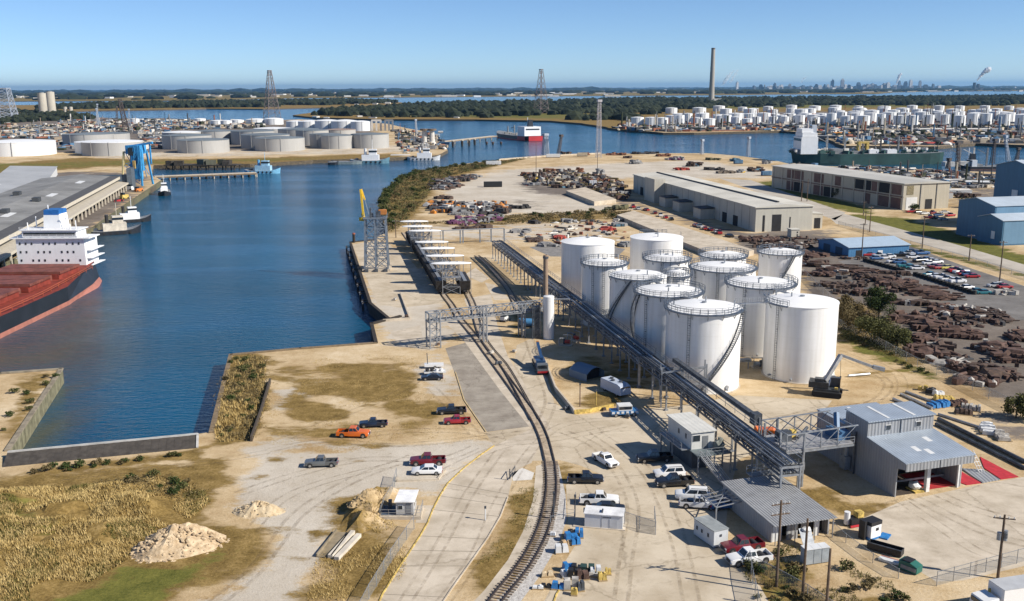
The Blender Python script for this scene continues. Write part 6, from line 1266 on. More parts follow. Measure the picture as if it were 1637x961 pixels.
# --- finger jetty and derelict dolphin
def jetty(pa, pb, wd, label, step=6, z=.2, name='jetty', th=.6):
    a, b_ = G(*pa), G(*pb); a.z = b_.z = 0; d = b_ - a; L = d.length; t = thing(name, label, 'jetty', a, math.atan2(d.y, d.x)); MB().b2((0, -wd / 2, z - th), (L, wd / 2, z)).build('deck', CONC, t); MB().b2((0, -wd / 2 - .3, z - 1.3), (L, -wd / 2 - .01, z - .3)).build('edge_beam', mat('jetty_brown', (.16, .12, .08), .9, var=.3), t)
    n = int(L / step)
    for i in range(n + 1):
        for y in (-wd / 2 + .4, wd / 2 - .4): MB().tube((L * i / n, y, -7), (L * i / n, y, z - th), .5, 8).build('pile', TIMB if i % 2 else CONC, t)
    return t
jetty((247, 282), (409, 276), 7, 'low finger jetty on piles at the mouth of the left inlet', 5)
jetty((700, 229), (790, 219), 9, 'pale trestle jetty leading to the red sterned ship', 16, 1.5)
for i, (x, y) in enumerate([(724, 235), (739, 234), (750, 233), (759, 232), (778, 231), (788, 231), (801, 231)]):
    t = thing('dolphin', 'rusty pile dolphin standing off the trestle jetty', 'dolphin', gw(x, y), 0, 'pile dolphins off the trestle jetty'); MB().tube((0, 0, -4), (0, 0, 6 if i < 4 else 2), 1.2, 10).build('pile_cluster', TIMB, t); MB().tube((0, 0, 6 if i < 4 else 2), (0, 0, 7 if i < 4 else 3), 1.5, 10).build('cap', CONC if i < 4 else REDD, t)
for i, x in enumerate((679, 691)):
    p = G(x, 231); t = thing('concrete_column', ['slim pale column with a dark cap, the one nearer the tanks', 'stouter pale column with a dark cap and a broad foot'][i], 'column', p, 0, 'pale columns at the left port tip'); zt = top_z(p, 206); MB().lathe([(4.0 + i, 0), (3.0, 4), (2.6, zt - 2)], 14).build('shaft', mat('pale_column', (.55, .52, .47), .8), t); MB().lathe([(5, zt - 1.9), (5, zt)], 14).build('cap', mat('column_cap', (.15, .11, .08), .8), t)
t = thing('derelict_dock', 'dark derelict timber dock with crane masts beside the finger jetty', 'dock', gw(325, 271), R(-4)); DK = mat('rotten_timber', (.045, .038, .03), .9, var=.4)
for x in range(-28, 29, 7):
    for y in (-6, 6): MB().tube((x, y, -3), (x, y, 3.4), .5, 7).build('pile', DK, t)
MB().box((0, 0, 3.8), (60, 14, .8)).build('deck', DK, t)
for i in range(12): MB().box((rnd.uniform(-26, 26), rnd.uniform(-5, 5), 5.5), (rnd.uniform(3, 8), rnd.uniform(3, 6), rnd.uniform(2, 6)), rnd.uniform(0, 3)).build('shack', rnd.choice([DK, LEADG, mat('shack_olive', (.10, .10, .07))]), t)
# --- lattice towers, masts
def lattice_tower(px, py, ptop, wb, wt, label, seg=9, r=.5, m_=None, lean=0, cat='lattice tower', h=None):
    p = G(px, py); zt = h or top_z(p, ptop); t = thing('lattice_tower', label, cat, p, R(rnd.uniform(5, 40))); m_ = m_ or mat('tower_steel', (.16, .13, .125), .6, .3, var=.2)
    def P(k, i): f = k / seg; w = (wb + (wt - wb) * f) / 2; sx, sy = ((-1, -1), (1, -1), (1, 1), (-1, 1))[i % 4]; return Vector((sx * w + lean * f * zt, sy * w, zt * f))
    for i in range(4): MB().beam(P(0, i), P(seg, i), r * 1.5).build('leg', m_, t)
    b = MB()
    for k in range(seg):
        for i in range(4): b.beam(P(k, i), P(k + 1, i + 1), r * .8); b.beam(P(k, i + 1), P(k + 1, i), r * .8); b.beam(P(k + 1, i), P(k + 1, i + 1), r * .8)
    b.build('bracing', m_, t); MB().box(P(seg, 0).lerp(P(seg, 2), .5) + Vector((0, 0, 1)), (wt + 1.5, wt + 1.5, 2.0)).build('top_platform', m_, t); return t
lattice_tower(435, 190, 114, 28, 6, 'tall brownish lattice pylon at the back of the left tank farm', 8, .62); lattice_tower(865, 182, 112, 28, 6, 'tall thin lattice pylon on the wooded island', 8, .55)
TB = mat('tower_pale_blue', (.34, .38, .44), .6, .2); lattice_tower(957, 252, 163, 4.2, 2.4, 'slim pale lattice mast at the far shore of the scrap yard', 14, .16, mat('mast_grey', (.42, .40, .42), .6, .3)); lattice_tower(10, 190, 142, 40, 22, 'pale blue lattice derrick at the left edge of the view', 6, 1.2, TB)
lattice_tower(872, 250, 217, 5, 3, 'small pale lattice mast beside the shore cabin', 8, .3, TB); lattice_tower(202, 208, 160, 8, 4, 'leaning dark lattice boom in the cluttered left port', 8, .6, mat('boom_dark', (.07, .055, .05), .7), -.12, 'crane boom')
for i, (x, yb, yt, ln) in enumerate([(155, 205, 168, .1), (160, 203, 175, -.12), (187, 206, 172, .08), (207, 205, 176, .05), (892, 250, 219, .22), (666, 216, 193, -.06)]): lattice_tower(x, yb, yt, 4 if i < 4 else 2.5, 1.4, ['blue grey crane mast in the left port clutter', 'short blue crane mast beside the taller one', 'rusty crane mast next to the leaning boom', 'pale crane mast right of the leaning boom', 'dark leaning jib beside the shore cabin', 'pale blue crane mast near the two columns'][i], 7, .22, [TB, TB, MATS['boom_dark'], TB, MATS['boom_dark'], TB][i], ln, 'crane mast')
for i, (x, yb, yt, rpx) in enumerate([(70, 184, 149, 6.5), (83, 183, 147, 7), (105, 182, 171, 3), (114, 182, 171, 3)]):
    p = G(x, yb); zt = top_z(p, yt); r_ = rpx / ppm(p); t = thing('silo', ['tall tan grain silo, left one of the twin towers', 'tall tan grain silo, right one of the twin towers', 'short pale silo beside the twin towers', 'short pale silo at the tree line'][i], 'silo', p); MB().lathe([(r_, 0), (r_ * .96, zt)], 20).build('shaft', mat('silo_tan', (.42, .39, .33), .85, var=.12, sc=.05, streak=.5), t, smooth=True); MB().lathe([(r_ * .6, zt + .02), (r_ * .6, zt * 1.04)], 12).build('head_house', LEADG, t)
# --- tanks of the left farm
def plain_tank(px, pyb, rpx, ptop, label, shell, roof, dome=.06, group='grey tanks of the left port', fh=None):
    p = G(px, pyb); k = ppm(p); r_ = rpx / k; p = p + Vector((0, r_ * .0, 0)); zt = fh or top_z(p, ptop); t = thing('storage_tank', label, 'tank', p, 0, group)
    b = MB(); b.lathe([(r_, 0), (r_, zt)], 48); b.f, b.mi = b.f[:-2], b.mi[:-2]; b.build('shell', shell, t, smooth=True); MB().lathe([(r_ + .15, zt - .3), (r_ + .15, zt + .05), (r_ * .66, zt + r_ * dome * .5), (r_ * .33, zt + r_ * dome * .85), (0, zt + r_ * dome)], 48).build('roof', roof, t, smooth=True, sharp=20)
    for a in (250, 285): MB().beam((r_ * math.cos(R(a)) * 1.01, r_ * math.sin(R(a)) * 1.01, 0), (r_ * math.cos(R(a)) * 1.01, r_ * math.sin(R(a)) * 1.01, zt + .5), .35).build('riser_pipe', shell if shell is GREYT else LEADG, t)
    return t
W_, WR_ = mat('far_white_tank', (.70, .71, .71), .5, var=.04, sc=.03, streak=.4), mat('far_white_roof', (.74, .75, .75), .5, var=.04, sc=.03)
for a in [(32, 247, 54, 226, 'large white low tank cut by the left edge of the view', W_, WR_), (168, 243, 44, 226, 'white roofed tank half hidden behind the grey white roofed tank', W_, WR_), (181, 247, 46, 226, 'white roofed grey tank behind the blue quay crane', GREYT, WR_), (142, 230, 38, 214, 'dark roofed grey tank behind the two white roofed tanks', GREYT, GREYTR), (170, 226, 36, 213, 'dim grey tank rearmost of the left cluster', GREYT, GREYTR),
          (326, 243, 40, 223, 'grey tank with dark roof nearest the finger jetty', GREYT, GREYTR), (300, 237, 38, 216, 'grey tank half hidden on the left of the jetty tank', GREYT, GREYTR), (292, 231, 30, 211, 'pale roofed grey tank behind the hidden pair', GREYT, WR_), (346, 229, 32, 209, 'grey tank with dark roof behind and right of the jetty tank', GREYT, GREYTR),
          (448, 240, 39, 220, 'grey tank with rust marks directly on the grassy bank', GREYT, GREYTR), (425, 236, 38, 215, 'grey tank behind the rust marked tank on its left', GREYT, GREYTR), (405, 230, 34, 209, 'grey tank in the gap between the two tank groups', GREYT, GREYTR), (478, 228, 32, 206, 'grey tank with dark roof below the white tank row', GREYT, GREYTR), (437, 224, 30, 205, 'pale roofed tank at the foot of the tall pylon', GREYT, WR_),
          (520, 235, 24, 214, 'small grey tank left of the tank with the dark stair', GREYT, GREYTR), (540, 237, 26, 216, 'grey tank with a dark stair line beside the bank road', GREYT, GREYTR), (592, 236, 30, 214, 'grey tank at the right end of the left port', GREYT, GREYTR), (543, 227, 26, 207, 'rusty roofed grey tank behind the small pair', GREYT, mat('rusty_roof', (.26, .2, .17), .8)), (500, 231, 26, 208, 'pale grey tank in the middle of the right cluster', GREYT, GREYTR)]: plain_tank(*a)
for i, (x, yb, r_, yt) in enumerate([(472, 205, 14, 194), (495, 206, 18, 194), (524, 207, 20, 193), (552, 208, 22, 193.5), (577, 209, 16, 194.5), (320, 196, 9, 190), (348, 199, 11, 193), (362, 200, 9, 193), (380, 199, 10, 192), (410, 199, 16, 191), (438, 199, 15, 190), (216, 198, 7, 190)]): plain_tank(x, yb, r_, yt, ['white tank at the left end of the white row', 'second white tank in the white row', 'white tank in the middle of the white row', 'largest white tank of the white row', 'white tank at the right end of the white row', 'small white dome tank nearest the shore clutter', 'small white dome tank in the middle of three', 'small white dome tank in front of its neighbours', 'white dome tank beside the low stained tanks', 'low stained white tank at the shore', 'low white tank at the foot of the pylon', 'small white tank behind the leaning boom'][i], W_, WR_, .12, 'white tanks of the left port')
# portal frames near the white row
for i, (x, w) in enumerate([(602, 14), (622, 12)]):
    p = G(x, 209); k = ppm(p); zt = 15; t = thing('portal_frame', ['pale concrete portal frame beside the white tank row', 'dark portal frame on the left port shore'][i], 'portal', p, R(3)); W2 = w / k
    for f in (-.5, 0, .5): MB().beam((W2 * f, 0, 0), (W2 * f, 0, zt), 2.4).build('post', [MATS['pale_column'], LEADG][i], t)
    MB().beam((-W2 * .55, 0, zt), (W2 * .55, 0, zt), 2.6).build('crossbeam', [MATS['pale_column'], LEADG][i], t)
# --- port clutter: small sheds and stacks between the tanks and the shore
CLM = [mat('clutter_%s' % n, c, .8, var=.25, sc=.2) for n, c in dict(rust=(.24, .09, .05), grey=(.22, .22, .22), pale=(.55, .53, .49), dark=(.06, .06, .062), blue=(.07, .15, .25), cream=(.42, .36, .27), tan=(.34, .27, .19)).items()]
def hut(px, py, wpx, hpx, label, group, m_=None, dz=None):
    p = G(px, py, 0); k = ppm(p); w, h = wpx / k, hpx / k; t = thing('yard_shed', label, 'shed', p, rnd.uniform(-.5, .5), group); m_ = m_ or rnd.choice(CLM); d = w * rnd.uniform(.5, .9)
    MB().b2((-w / 2, -d / 2, 0), (w / 2, d / 2, h)).build('wall', m_, t); b = MB(); b.extr([(-d / 2 - .2, h), (0, h * 1.25), (d / 2 + .2, h)], -w / 2 - .2, w / 2 + .2, 'x'); b.build('roof', rnd.choice([m_, CLM[2], CLM[1]]), t)
for i in range(120):
    y = rnd.uniform(194, 234); x = rnd.uniform(92, 425) if y < 206 else rnd.uniform(225, 275) if rnd.random() < .45 else rnd.uniform(92, 118) if rnd.random() < .5 else rnd.uniform(-10, 100)
    if y > 222 and x < 90: y = rnd.uniform(198, 216)
    hut(x, y, rnd.uniform(3, 9), rnd.uniform(1.5, 4.0), 'small weathered shed crowded together at the back of the left port', 'weathered sheds of the left port')
for i in range(22): hut(rnd.uniform(640, 712), rnd.uniform(211, 240), rnd.uniform(3, 8), rnd.uniform(1.5, 3), 'small weathered shed near the tip of the left port', 'sheds at the left port tip')
# ================================================================== right terminal, far ships, skyline, woods, smoke, haze
t = thing('cargo_ship', 'small red tanker with its shaded sides painted black and a white deckhouse at the trestle jetty', 'ship', gw(826, 222), R(112)); L = 125; RS = mat('red_hull', (.45, .03, .035), .5, var=.12, sc=.1)
hull(t, L, 25, 5.2, 0, 1.0, HBLK, RS, LEADG, .8, 3, 2); MB().b2((-L / 2 - .5, -9.8, .2), (-L / 2 - .1, 9.8, 6.0)).build('transom', RS, t); MB().b2((-L / 2 + 6, 12.3, .6), (-L / 2 + 30, 12.8, 5.0)).build('side_paint', RS, t)  # hull sides black to paint their shade, red kept on the sunlit stern
h = MB().b2((-52, -11, 5.3), (-30, 11, 17)).build('deckhouse', SWHT, t); MB().b2((-52.2, -9, 13), (-52.02, 9, 14.6)).build('bridge_window', GLASSD, h); MB().box((-44, 0, 21), (6, 6, 8.5), 0, .8).build('funnel', HBLK, t); MB().tube((-36, 0, 17), (-36, 0, 28), .4).build('mast', SWHT, t)
b = MB()
for i in range(14): b.box((-14 + i * 4, rnd.uniform(-5, 5), 5.6), (2.5, rnd.uniform(3, 8), rnd.uniform(1.5, 4.5)))
b.tube((8, 0, 4), (8, 0, 17), .8); b.tube((8, 0, 15), (18, 0, 13), .5); b.tube((30, 0, 4), (30, 0, 15), .8); b.build('deck_gear', CLM[1], t)
def far_ship(px, py, Lpx, rz, label, m_up, m_boot, house=-.38, hh=9, B=17, zd=5, derr=0, boot=1.5, housem=None):
    p = gw(px, py); L = Lpx / ppm(p); t = thing('cargo_ship', label, 'ship', p, rz); hull(t, L, B, zd, 0, boot, m_up, m_boot, LEADG, .7, 2.5, 2)
    hs = MB().b2((L * house - L * .05, -B * .42, zd), (L * house + L * .06, B * .42, zd + hh)).build('deckhouse', housem or SWHT, t); MB().b2((L * house + L * .06 + .05, -B * .38, zd + hh * .75), (L * house + L * .06 + .2, B * .38, zd + hh * .9)).build('bridge_window', GLASSD, hs)
    MB().box((L * house, 0, zd + hh + 2), (4, 4, 5), 0, .8).build('funnel', HBLK, t); MB().tube((L * house + 3, 0, zd + hh), (L * house + 3, 0, zd + hh + 9), .3).build('mast', SWHT, t)
    for i in range(derr):
        x = L * (-.22 + .6 * i / max(1, derr - 1)); b = MB(); b.beam((x, 0, zd), (x, 0, zd + 14), 1.2); b.beam((x, 0, zd + 9), (x + 8, 0, zd + 13), .5); b.build('derrick', rnd.choice([CLM[3], CLM[2], LEADG]), t); MB().b2((x + 4, -B * .3, zd), (x + 12, B * .3, zd + rnd.uniform(1.5, 4))).build('hatch', rnd.choice([SWHT, LEADG, CLM[2]]), t)
    return t
far_ship(1014, 208, 74, R(172), 'small dark cargo ship with a white house at the left end of the right terminal', HBLK, REDD, .12, 8, 14, 3.5)
GSH = mat('dark_green_hull', (.022, .065, .06), .6, var=.25, sc=.1)
t = far_ship(1382, 262, 240, R(182), 'long dark green ship with a white deckhouse moored behind the bay warehouse', GSH, GSH, .40, 14, 24, 9, 6)
rq = random.Random(77)
for x0, x1 in ((-2, 0), (5, 7)): MB().b2((x0, -2, 9), (x1, 2, 17)).build('frame_post', YELL, t)
MB().b2((-2, -2, 17.02), (7, 2, 18.6)).build('frame_beam', YELL, t)
b = MB()
for i in range(70): x = rq.uniform(-62, 62); b.box((x, rq.uniform(-9.5, 9.5), 9.6 + rq.random()), (rq.uniform(1.5, 6), rq.uniform(1, 4), rq.uniform(1.2, 4)), rq.uniform(0, 3))
tag(b.build('deck_stores', [GSH], t), kind='stuff'); b = MB()
for i in range(26): x = rq.uniform(-60, 60); b.tube((x, rq.uniform(-8, 8), 9), (x + rq.uniform(-1, 1), rq.uniform(-8, 8), rq.uniform(13, 22)), .25, 5)
tag(b.build('rigging_posts', LEADG, t), kind='stuff'); b = MB()
for i in range(24): b.box((rq.uniform(-62, 62), rq.uniform(-9, 9), 11 + rq.random() * 2), (rq.uniform(2, 5), rq.uniform(1, 3), rq.uniform(1, 2.4)), rq.uniform(0, 3))
tag(b.build('deck_boxes', CLM[2], t), kind='stuff')
for z, d in ((23.2, 5), (26.4, 3)): MB().b2((52 - d * 1.5, -d - 4, z), (57, d + 4, z + 3.0)).build('bridge_tier', SWHT, t)
far_ship(1318, 225, 66, R(175), 'dark blue ship with a pale house lying across the right inlet', mat('navy_hull', (.012, .022, .04), .6), HBLK, .28, 13, 18, 6)
OB = mat('barge_orange', (.62, .25, .03), .6, var=.2, sc=.1); RB_ = mat('barge_red_top', (.42, .05, .04), .7, var=.2, sc=.1); BB = mat('barge_brown', (.28, .14, .09), .7, var=.2)
GR_ = 'barges along the right terminal'
for a in [(1105, 213.5, 90, 'brown barge moored at the left end of the right terminal', BB), (1160, 213, 60, 'second brown barge beside the workboat', BB), (1218, 210.5, 78, 'bright orange barge at the right terminal', OB), (1180, 211.5, 40, 'dull orange barge behind the workboat', OB)]: barge(a[0], a[1], a[2], R(183), a[3], a[4], a[4] if a[4] is OB else None, 5.0, 14, GR_)
for a in [(1402, 233, 48, 'grey barge with red cover nearest the navy ship', LEADG, RB_), (1450, 235, 56, 'grey barge with red cover in the middle of the inlet', LEADG, RB_), (1498, 236, 48, 'grey barge with red cover at the grassy end of the inlet', LEADG, RB_), (1365, 232, 24, 'small tan barge beside the red covered barges', CLM[5], None), (1462, 229, 40, 'dark green barge behind the red covered barges', GSH, None)]: barge(a[0], a[1], a[2], R(178), a[3], a[4], a[5], 4.6, 14, GR_)
far_ship(1560, 272, 70, R(176), 'dark cluttered workship beyond the tall blue building', HBLK, REDD, .1, 5, 14, 3, 3)
for a in [(1338, 219, 50, 'rust orange barge below the tank ranks beside the navy ship', OB), (1300, 214, 36, 'red barge behind the navy ship', RB_), (1530, 233, 40, 'tan barge at the right end of the inlet', CLM[6])]: barge(a[0], a[1], a[2], R(180), a[3], a[4], a[4], 5, 14, 'barges along the right terminal')
# masts, cranes right
for i, (x, yb, yt, ln) in enumerate([(1531, 272, 232, -.12), (1586, 262, 226, .03), (1612, 258, 220, -.35), (1624, 262, 240, .1), (1515, 270, 257, .1), (1196, 250, 222, 0), (1122, 247, 226, 0)]): lattice_tower(x, yb, yt, 2.6, 1.2, ['dark bent crane jib standing in the right inlet', 'dark crane mast behind the tall blue building', 'pale leaning crane jib at the right edge', 'stubby crane mast at the right edge', 'small leaning mast on the right shore', 'slim mast on the far shore behind the warehouse', 'slim mast on the far shore in the scrap yard'][i], 7, .2, [MATS['boom_dark'], MATS['boom_dark'], TB, MATS['boom_dark'], MATS['boom_dark'], TB, TB][i], ln, 'crane mast')
# --- tank terminal on the right
rs = random.Random(21); taken = []
def far_tank(px, yb, w, h, lab, dark=False): plain_tank(px, yb, w / 2, yb - h, lab, W_, WR_, .1, 'white tanks of the far right terminal')
lab = {'a': 'white tank in the front rank of the far right terminal', 'b': 'white tank in the middle ranks of the far right terminal', 'c': 'white tank in the rear rank before the dark wood'}
for (x0, x1, st, yb, w, h, k) in [(1020, 1150, 19, 202, (17, 23), (13, 17), 'a'), (1075, 1330, 21, 196, (16, 22), (11, 14), 'b'), (1085, 1330, 24, 190, (15, 22), (8, 11), 'c'), (1160, 1330, 17, 200, (12, 17), (11, 15), 'b'), (1330, 1660, 21, 203, (13, 20), (17, 22), 'a'), (1345, 1660, 23, 195, (16, 24), (13, 18), 'b'), (1340, 1660, 27, 187, (16, 26), (9, 13), 'c'), (1200, 1400, 62, 184, (18, 21), (9, 11), 'c'), (1075, 1660, 31, 182, (14, 22), (7, 10), 'c'), (1150, 1660, 34, 177, (14, 20), (6, 8.5), 'c')]:
    x = x0
    while x < x1:
        far_tank(x + rs.uniform(-2, 2), yb + rs.uniform(-1.5, 1.5), rs.uniform(*w), rs.uniform(*h), lab[k]); x += st * rs.uniform(.92, 1.5)
for i in range(110):
    x = rs.uniform(990, 1660); yb = rs.uniform(205, 211) if x < 1280 else rs.uniform(206, 228)
    if x < 1340 and yb > 209: continue
    if x < 1060: yb = rs.uniform(201, 207)
    hut(x, yb, rs.uniform(3, 11), rs.uniform(1.5, 5), 'small industrial shed along the front of the far right terminal', 'sheds of the far right terminal')
for i in range(7): hut(1478 + i * 19, 212.5, 15, 6, 'pale boxy warehouse bay in the row before the far right tanks', 'pale warehouse bays of the right terminal', LIGHTP)
# --- tall chimney
p = G(1137, 165, -1.5); zt = top_z(p, 76); t = thing('chimney', 'very tall tan concrete chimney on the wooded island', 'chimney', p); MB().lathe([(12, 0), (9.8, zt * .4), (7.6, zt - 6)], 28).build('shaft', mat('chimney_concrete', (.33, .305, .27), .85, var=.08, sc=.02, streak=.4), t, smooth=True); MB().lathe([(7.8, zt - 5.9), (7.8, zt), (6.5, zt)], 28).build('rim', mat('chimney_rim', (.12, .10, .085)), t); MB().box((24, 0, 9), (34, 26, 18)).build('boiler_house', CLM[2], t)
# --- skyline
SKY_ = [mat('skyline_%d' % i, c, .5, var=.15, sc=.01) for i, c in enumerate([(.07, .09, .12), (.22, .23, .25), (.03, .045, .07), (.42, .42, .42)])]
def tower(px, dist, w, h):
    b = G(px, 141.7 - .0046 * (px - 818.5) + 60 * FPX / math.cos(PITCH) / dist, -1.5); m_ = MB(); d = w * rs.uniform(.6, 1); k = rs.random(); m_.box((0, 0, h * .42), (w, d, h * .84))
    if k < .4: m_.box((0, 0, h * .92), (w * .7, d * .7, h * .16))
    elif k < .6: m_.box((0, 0, h * .92), (w, d, h * .16), 0, .2)
    else: m_.box((w * .1, 0, h * .90), (w * .6, d * .9, h * .12)); m_.tube((0, 0, h * .9), (0, 0, h * 1.05), w * .06)
    o = m_.build('skyline_tower', rs.choice(SKY_)); o.location = b; o.rotation_euler = (0, 0, rs.uniform(-.4, .4)); tag(o, 'pale blue office tower in the distant city skyline', 'tower', 'towers of the distant skyline')
peaks = [(1238, 9), (1262, 8), (1330, 13), (1346, 14), (1372, 9), (1394, 8), (1419, 9), (1437, 11), (1455, 12), (1447, 10), (1470, 11), (1413, 8), (1283, 6), (1303, 6), (1216, 7), (1178, 11), (1205, 6)]
for x, hp in peaks: tower(x, 22000, rs.uniform(45, 85), hp * 1.3 * 22000 / FPX)
for i in range(110):
    x = rs.triangular(1150, 1520, 1390); tower(x, rs.uniform(19000, 23000), rs.uniform(30, 95), rs.uniform(3.5, 9.5) * 21000 / FPX)
for i in range(16): tower(rs.uniform(1500, 1690), 21000, rs.uniform(30, 90), rs.uniform(2, 4) * 21000 / FPX)
for x, hp in ((616, 4), (660, 5), (690, 4), (1078, 4), (1092, 3)): tower(x, 24000, 60, hp * 24000 / FPX)
for i, x in enumerate((1557, 1563)):
    b = G(x, 141.7 - .0046 * (x - 818.5) + 60 * FPX / math.cos(PITCH) / 16000, -1.5); t = thing('power_station_stack', ['dark power station stack on the right horizon', 'slightly shorter dark stack beside the other on the right horizon'][i], 'chimney', b); MB().lathe([(30, 0), (24, 125 - i * 20)], 16).build('shaft', mat('dark_stack', (.03, .035, .045)), t); MB().box((40, 0, 20), (90, 60, 40)).build('boiler_house', mat('dark_stack_b', (.06, .07, .085)), t)
# --- far buildings on the horizon land
for i in range(200):
    x = rs.uniform(-20, 1660); hz_ = 141.7 - .0046 * (x - 818.5); v = rs.uniform(4.5, 13.5) if x < 1000 else rs.uniform(3.6, 9.0)
    p = G(x, hz_ + v, -1.5); dd = p.y; w = rs.uniform(30, 150) * dd / 9000; o = MB().box((0, 0, 6), (w, w * .5, rs.uniform(8, 16) * max(1, dd / 12000))).build('far_building', rs.choice([CLM[2], CLM[2], W_, CLM[5]])); o.location = p; o.rotation_euler = (0, 0, rs.uniform(-.3, .3)); tag(o, 'tiny pale building among the trees of the distant shore', 'building', 'pale buildings of the distant shore')
for i, (x, y) in enumerate([(222, 171), (235, 173), (470, 165), (456, 166), (440, 167), (426, 168.5), (570, 168), (600, 167), (620, 166), (322, 169), (480, 164.5), (445, 169), (505, 188), (522, 189), (575, 187), (596, 189), (612, 186), (730, 189), (560, 182), (860, 182), (832, 172), (700, 173), (1212, 167), (1100, 170), (745, 178)]): hut(x, y, rs.uniform(4, 12), rs.uniform(1.2, 2.2), 'low pale building on the islands beyond the channel', 'low buildings of the islands', CLM[2])
# --- woods
FOL = mat('woodland_leaf', (.012, .018, .013), .9, var2=(.036, .043, .026), sc=.02, spec=.1); FOLD = mat('far_wood_leaf', (.012, .018, .010), .9, var2=(.035, .043, .022), sc=.004, spec=.1)
def woods(name, pix, n, r, m_, z=-1.5, sq=.75, seed=5, band=None):
    poly = np.array(GP(pix, z)); lo, hi = poly.min(0), poly.max(0); rg = np.random.RandomState(seed)
    P = rg.rand(n * 8, 2) * (hi - lo) + lo; P = P[sdist(P, poly) > 0]
    dens = np.array([noise.noise(Vector((p[0] / (r[1] * 22), p[1] / (r[1] * 22), 1.0))) for p in P]); P = P[dens > -.22][:n]; b = MB()
    for i, p in enumerate(P):
        rr = rg.uniform(*r); b.blob((p[0], p[1], z + rr * sq * .55), rr, 1, .55, (1, 1, sq), i % 97)
    tag(b.build(name, m_), kind='stuff')
woods('island_wood', [(480, 184), (600, 189), (760, 189.5), (880, 191), (930, 194), (985, 201), (1010, 194), (1060, 182), (1150, 173), (1500, 170), (1700, 170), (1700, 154), (1500, 156.5), (1300, 158), (1140, 159), (1000, 160), (900, 162.5), (820, 164.5), (700, 168.5), (580, 174.5), (500, 181)], 4700, (7, 17), FOL)
woods('terminal_shrubs', [(990, 203), (1060, 208), (1280, 206), (1350, 226), (1500, 230), (1640, 226), (1640, 205), (1000, 198)], 260, (3, 6), FOL)
woods('left_port_wood', [(-60, 176), (20, 178), (120, 183), (150, 190), (140, 197), (60, 198), (-60, 203)], 420, (5, 11), FOL)
woods('low_island_wood', [(60, 178), (265, 173.5), (420, 172.5), (640, 164.8), (540, 161.2), (430, 164), (280, 166), (60, 172)], 1500, (8, 18), FOL)
woods('distant_wood', [(-300, 163), (300, 159.5), (480, 155.5), (820, 153), (1137, 151), (1300, 149.5), (1420, 147.5), (1640, 144.7), (1900, 143), (1900, 140), (1637, 141.6), (818, 145), (0, 149), (-300, 150)], 3600, (35, 90), FOLD, sq=.28)
woods('horizon_wood', [(-300, 151), (0, 149.5), (818, 145.5), (1637, 142), (1900, 141), (1900, 137.6), (1637, 138.9), (818, 142.7), (0, 146.5), (-300, 148)], 2600, (150, 420), FOLD, sq=.16, seed=9)
# --- smoke plumes
def smoke_mat(nm, al):
    M = bpy.data.materials.new(nm); M.use_nodes = True; nt = M.node_tree; bb = nt.nodes['Principled BSDF']; bb.inputs['Base Color'].default_value = (.92, .92, .93, 1); bb.inputs['Roughness'].default_value = 1; bb.inputs['Alpha'].default_value = al; bb.inputs['Specular IOR Level'].default_value = 0; return M
SM, SM2 = smoke_mat('white_smoke', .5), smoke_mat('thin_smoke', .10)
def plume(pts, dist, label, m_, seed=0):
    b = MB(); rg = random.Random(seed)
    for i in range(len(pts) - 1):
        (x0, y0, r0_), (x1, y1, r1_) = pts[i], pts[i + 1]
        for k in range(5):
            f = k / 5; x, y, r_ = x0 + (x1 - x0) * f + rg.uniform(-1, 1) * .3, y0 + (y1 - y0) * f + rg.uniform(-.6, .6), (r0_ + (r1_ - r0_) * f) * rg.uniform(.7, 1.1)
            d = cr * ((x - W0 / 2) / FPX) - cu * ((y - H0 / 2) / FPX) + fwd; q = EYE + d * (dist / d.y); b.blob(q, r_ * dist / FPX, 2, .6, (1, 1, .9), i * 7 + k)
    tag(b.build('smoke_plume', m_, smooth=True), label, 'smoke', kind='stuff')
plume([(1563, 128, 1.2), (1567, 122, 2.2), (1573, 116, 3.4), (1578, 112, 4.2), (1582, 109, 3.8)], 16000, 'white smoke plume rising from the dark stacks on the right horizon', SM, 1)
plume([(1433, 134, 1.2), (1436, 126, 2.2), (1438, 121, 2.4), (1441, 117, 1.4)], 22000, 'small white smoke plume over the tallest skyline towers', SM, 2)
plume([(1155, 135, 2), (1160, 128, 3.2), (1166, 120, 2.6), (1174, 112, 1.6)], 15000, 'faint thin smoke drifting behind the tall chimney', SM2, 3); plume([(1168, 132, 2), (1173, 122, 2.4), (1181, 110, 1.6)], 15000, 'second faint smoke drift behind the tall chimney', SM2, 4); plume([(1281, 132, 1.2), (1284, 126, 1.8), (1290, 123, 1.0)], 20000, 'faint smoke wisp over the left end of the skyline', SM2, 5)
# --- haze
HZ = bpy.data.materials.new('haze_air'); HZ.use_nodes = True; nt = HZ.node_tree; nt.nodes.remove(nt.nodes['Principled BSDF']); pv = nt.nodes.new('ShaderNodeVolumePrincipled'); pv.inputs['Color'].default_value = (.30, .62, 1.0, 1); pv.inputs['Density'].default_value = HAZE_D; pv.inputs['Anisotropy'].default_value = .3; nt.links.new(pv.outputs[0], nt.nodes['Material Output'].inputs['Volume'])
tag(MB().b2((-60000, -400, -10.5), (60000, 88000, 420)).build('haze', HZ), kind='stuff')
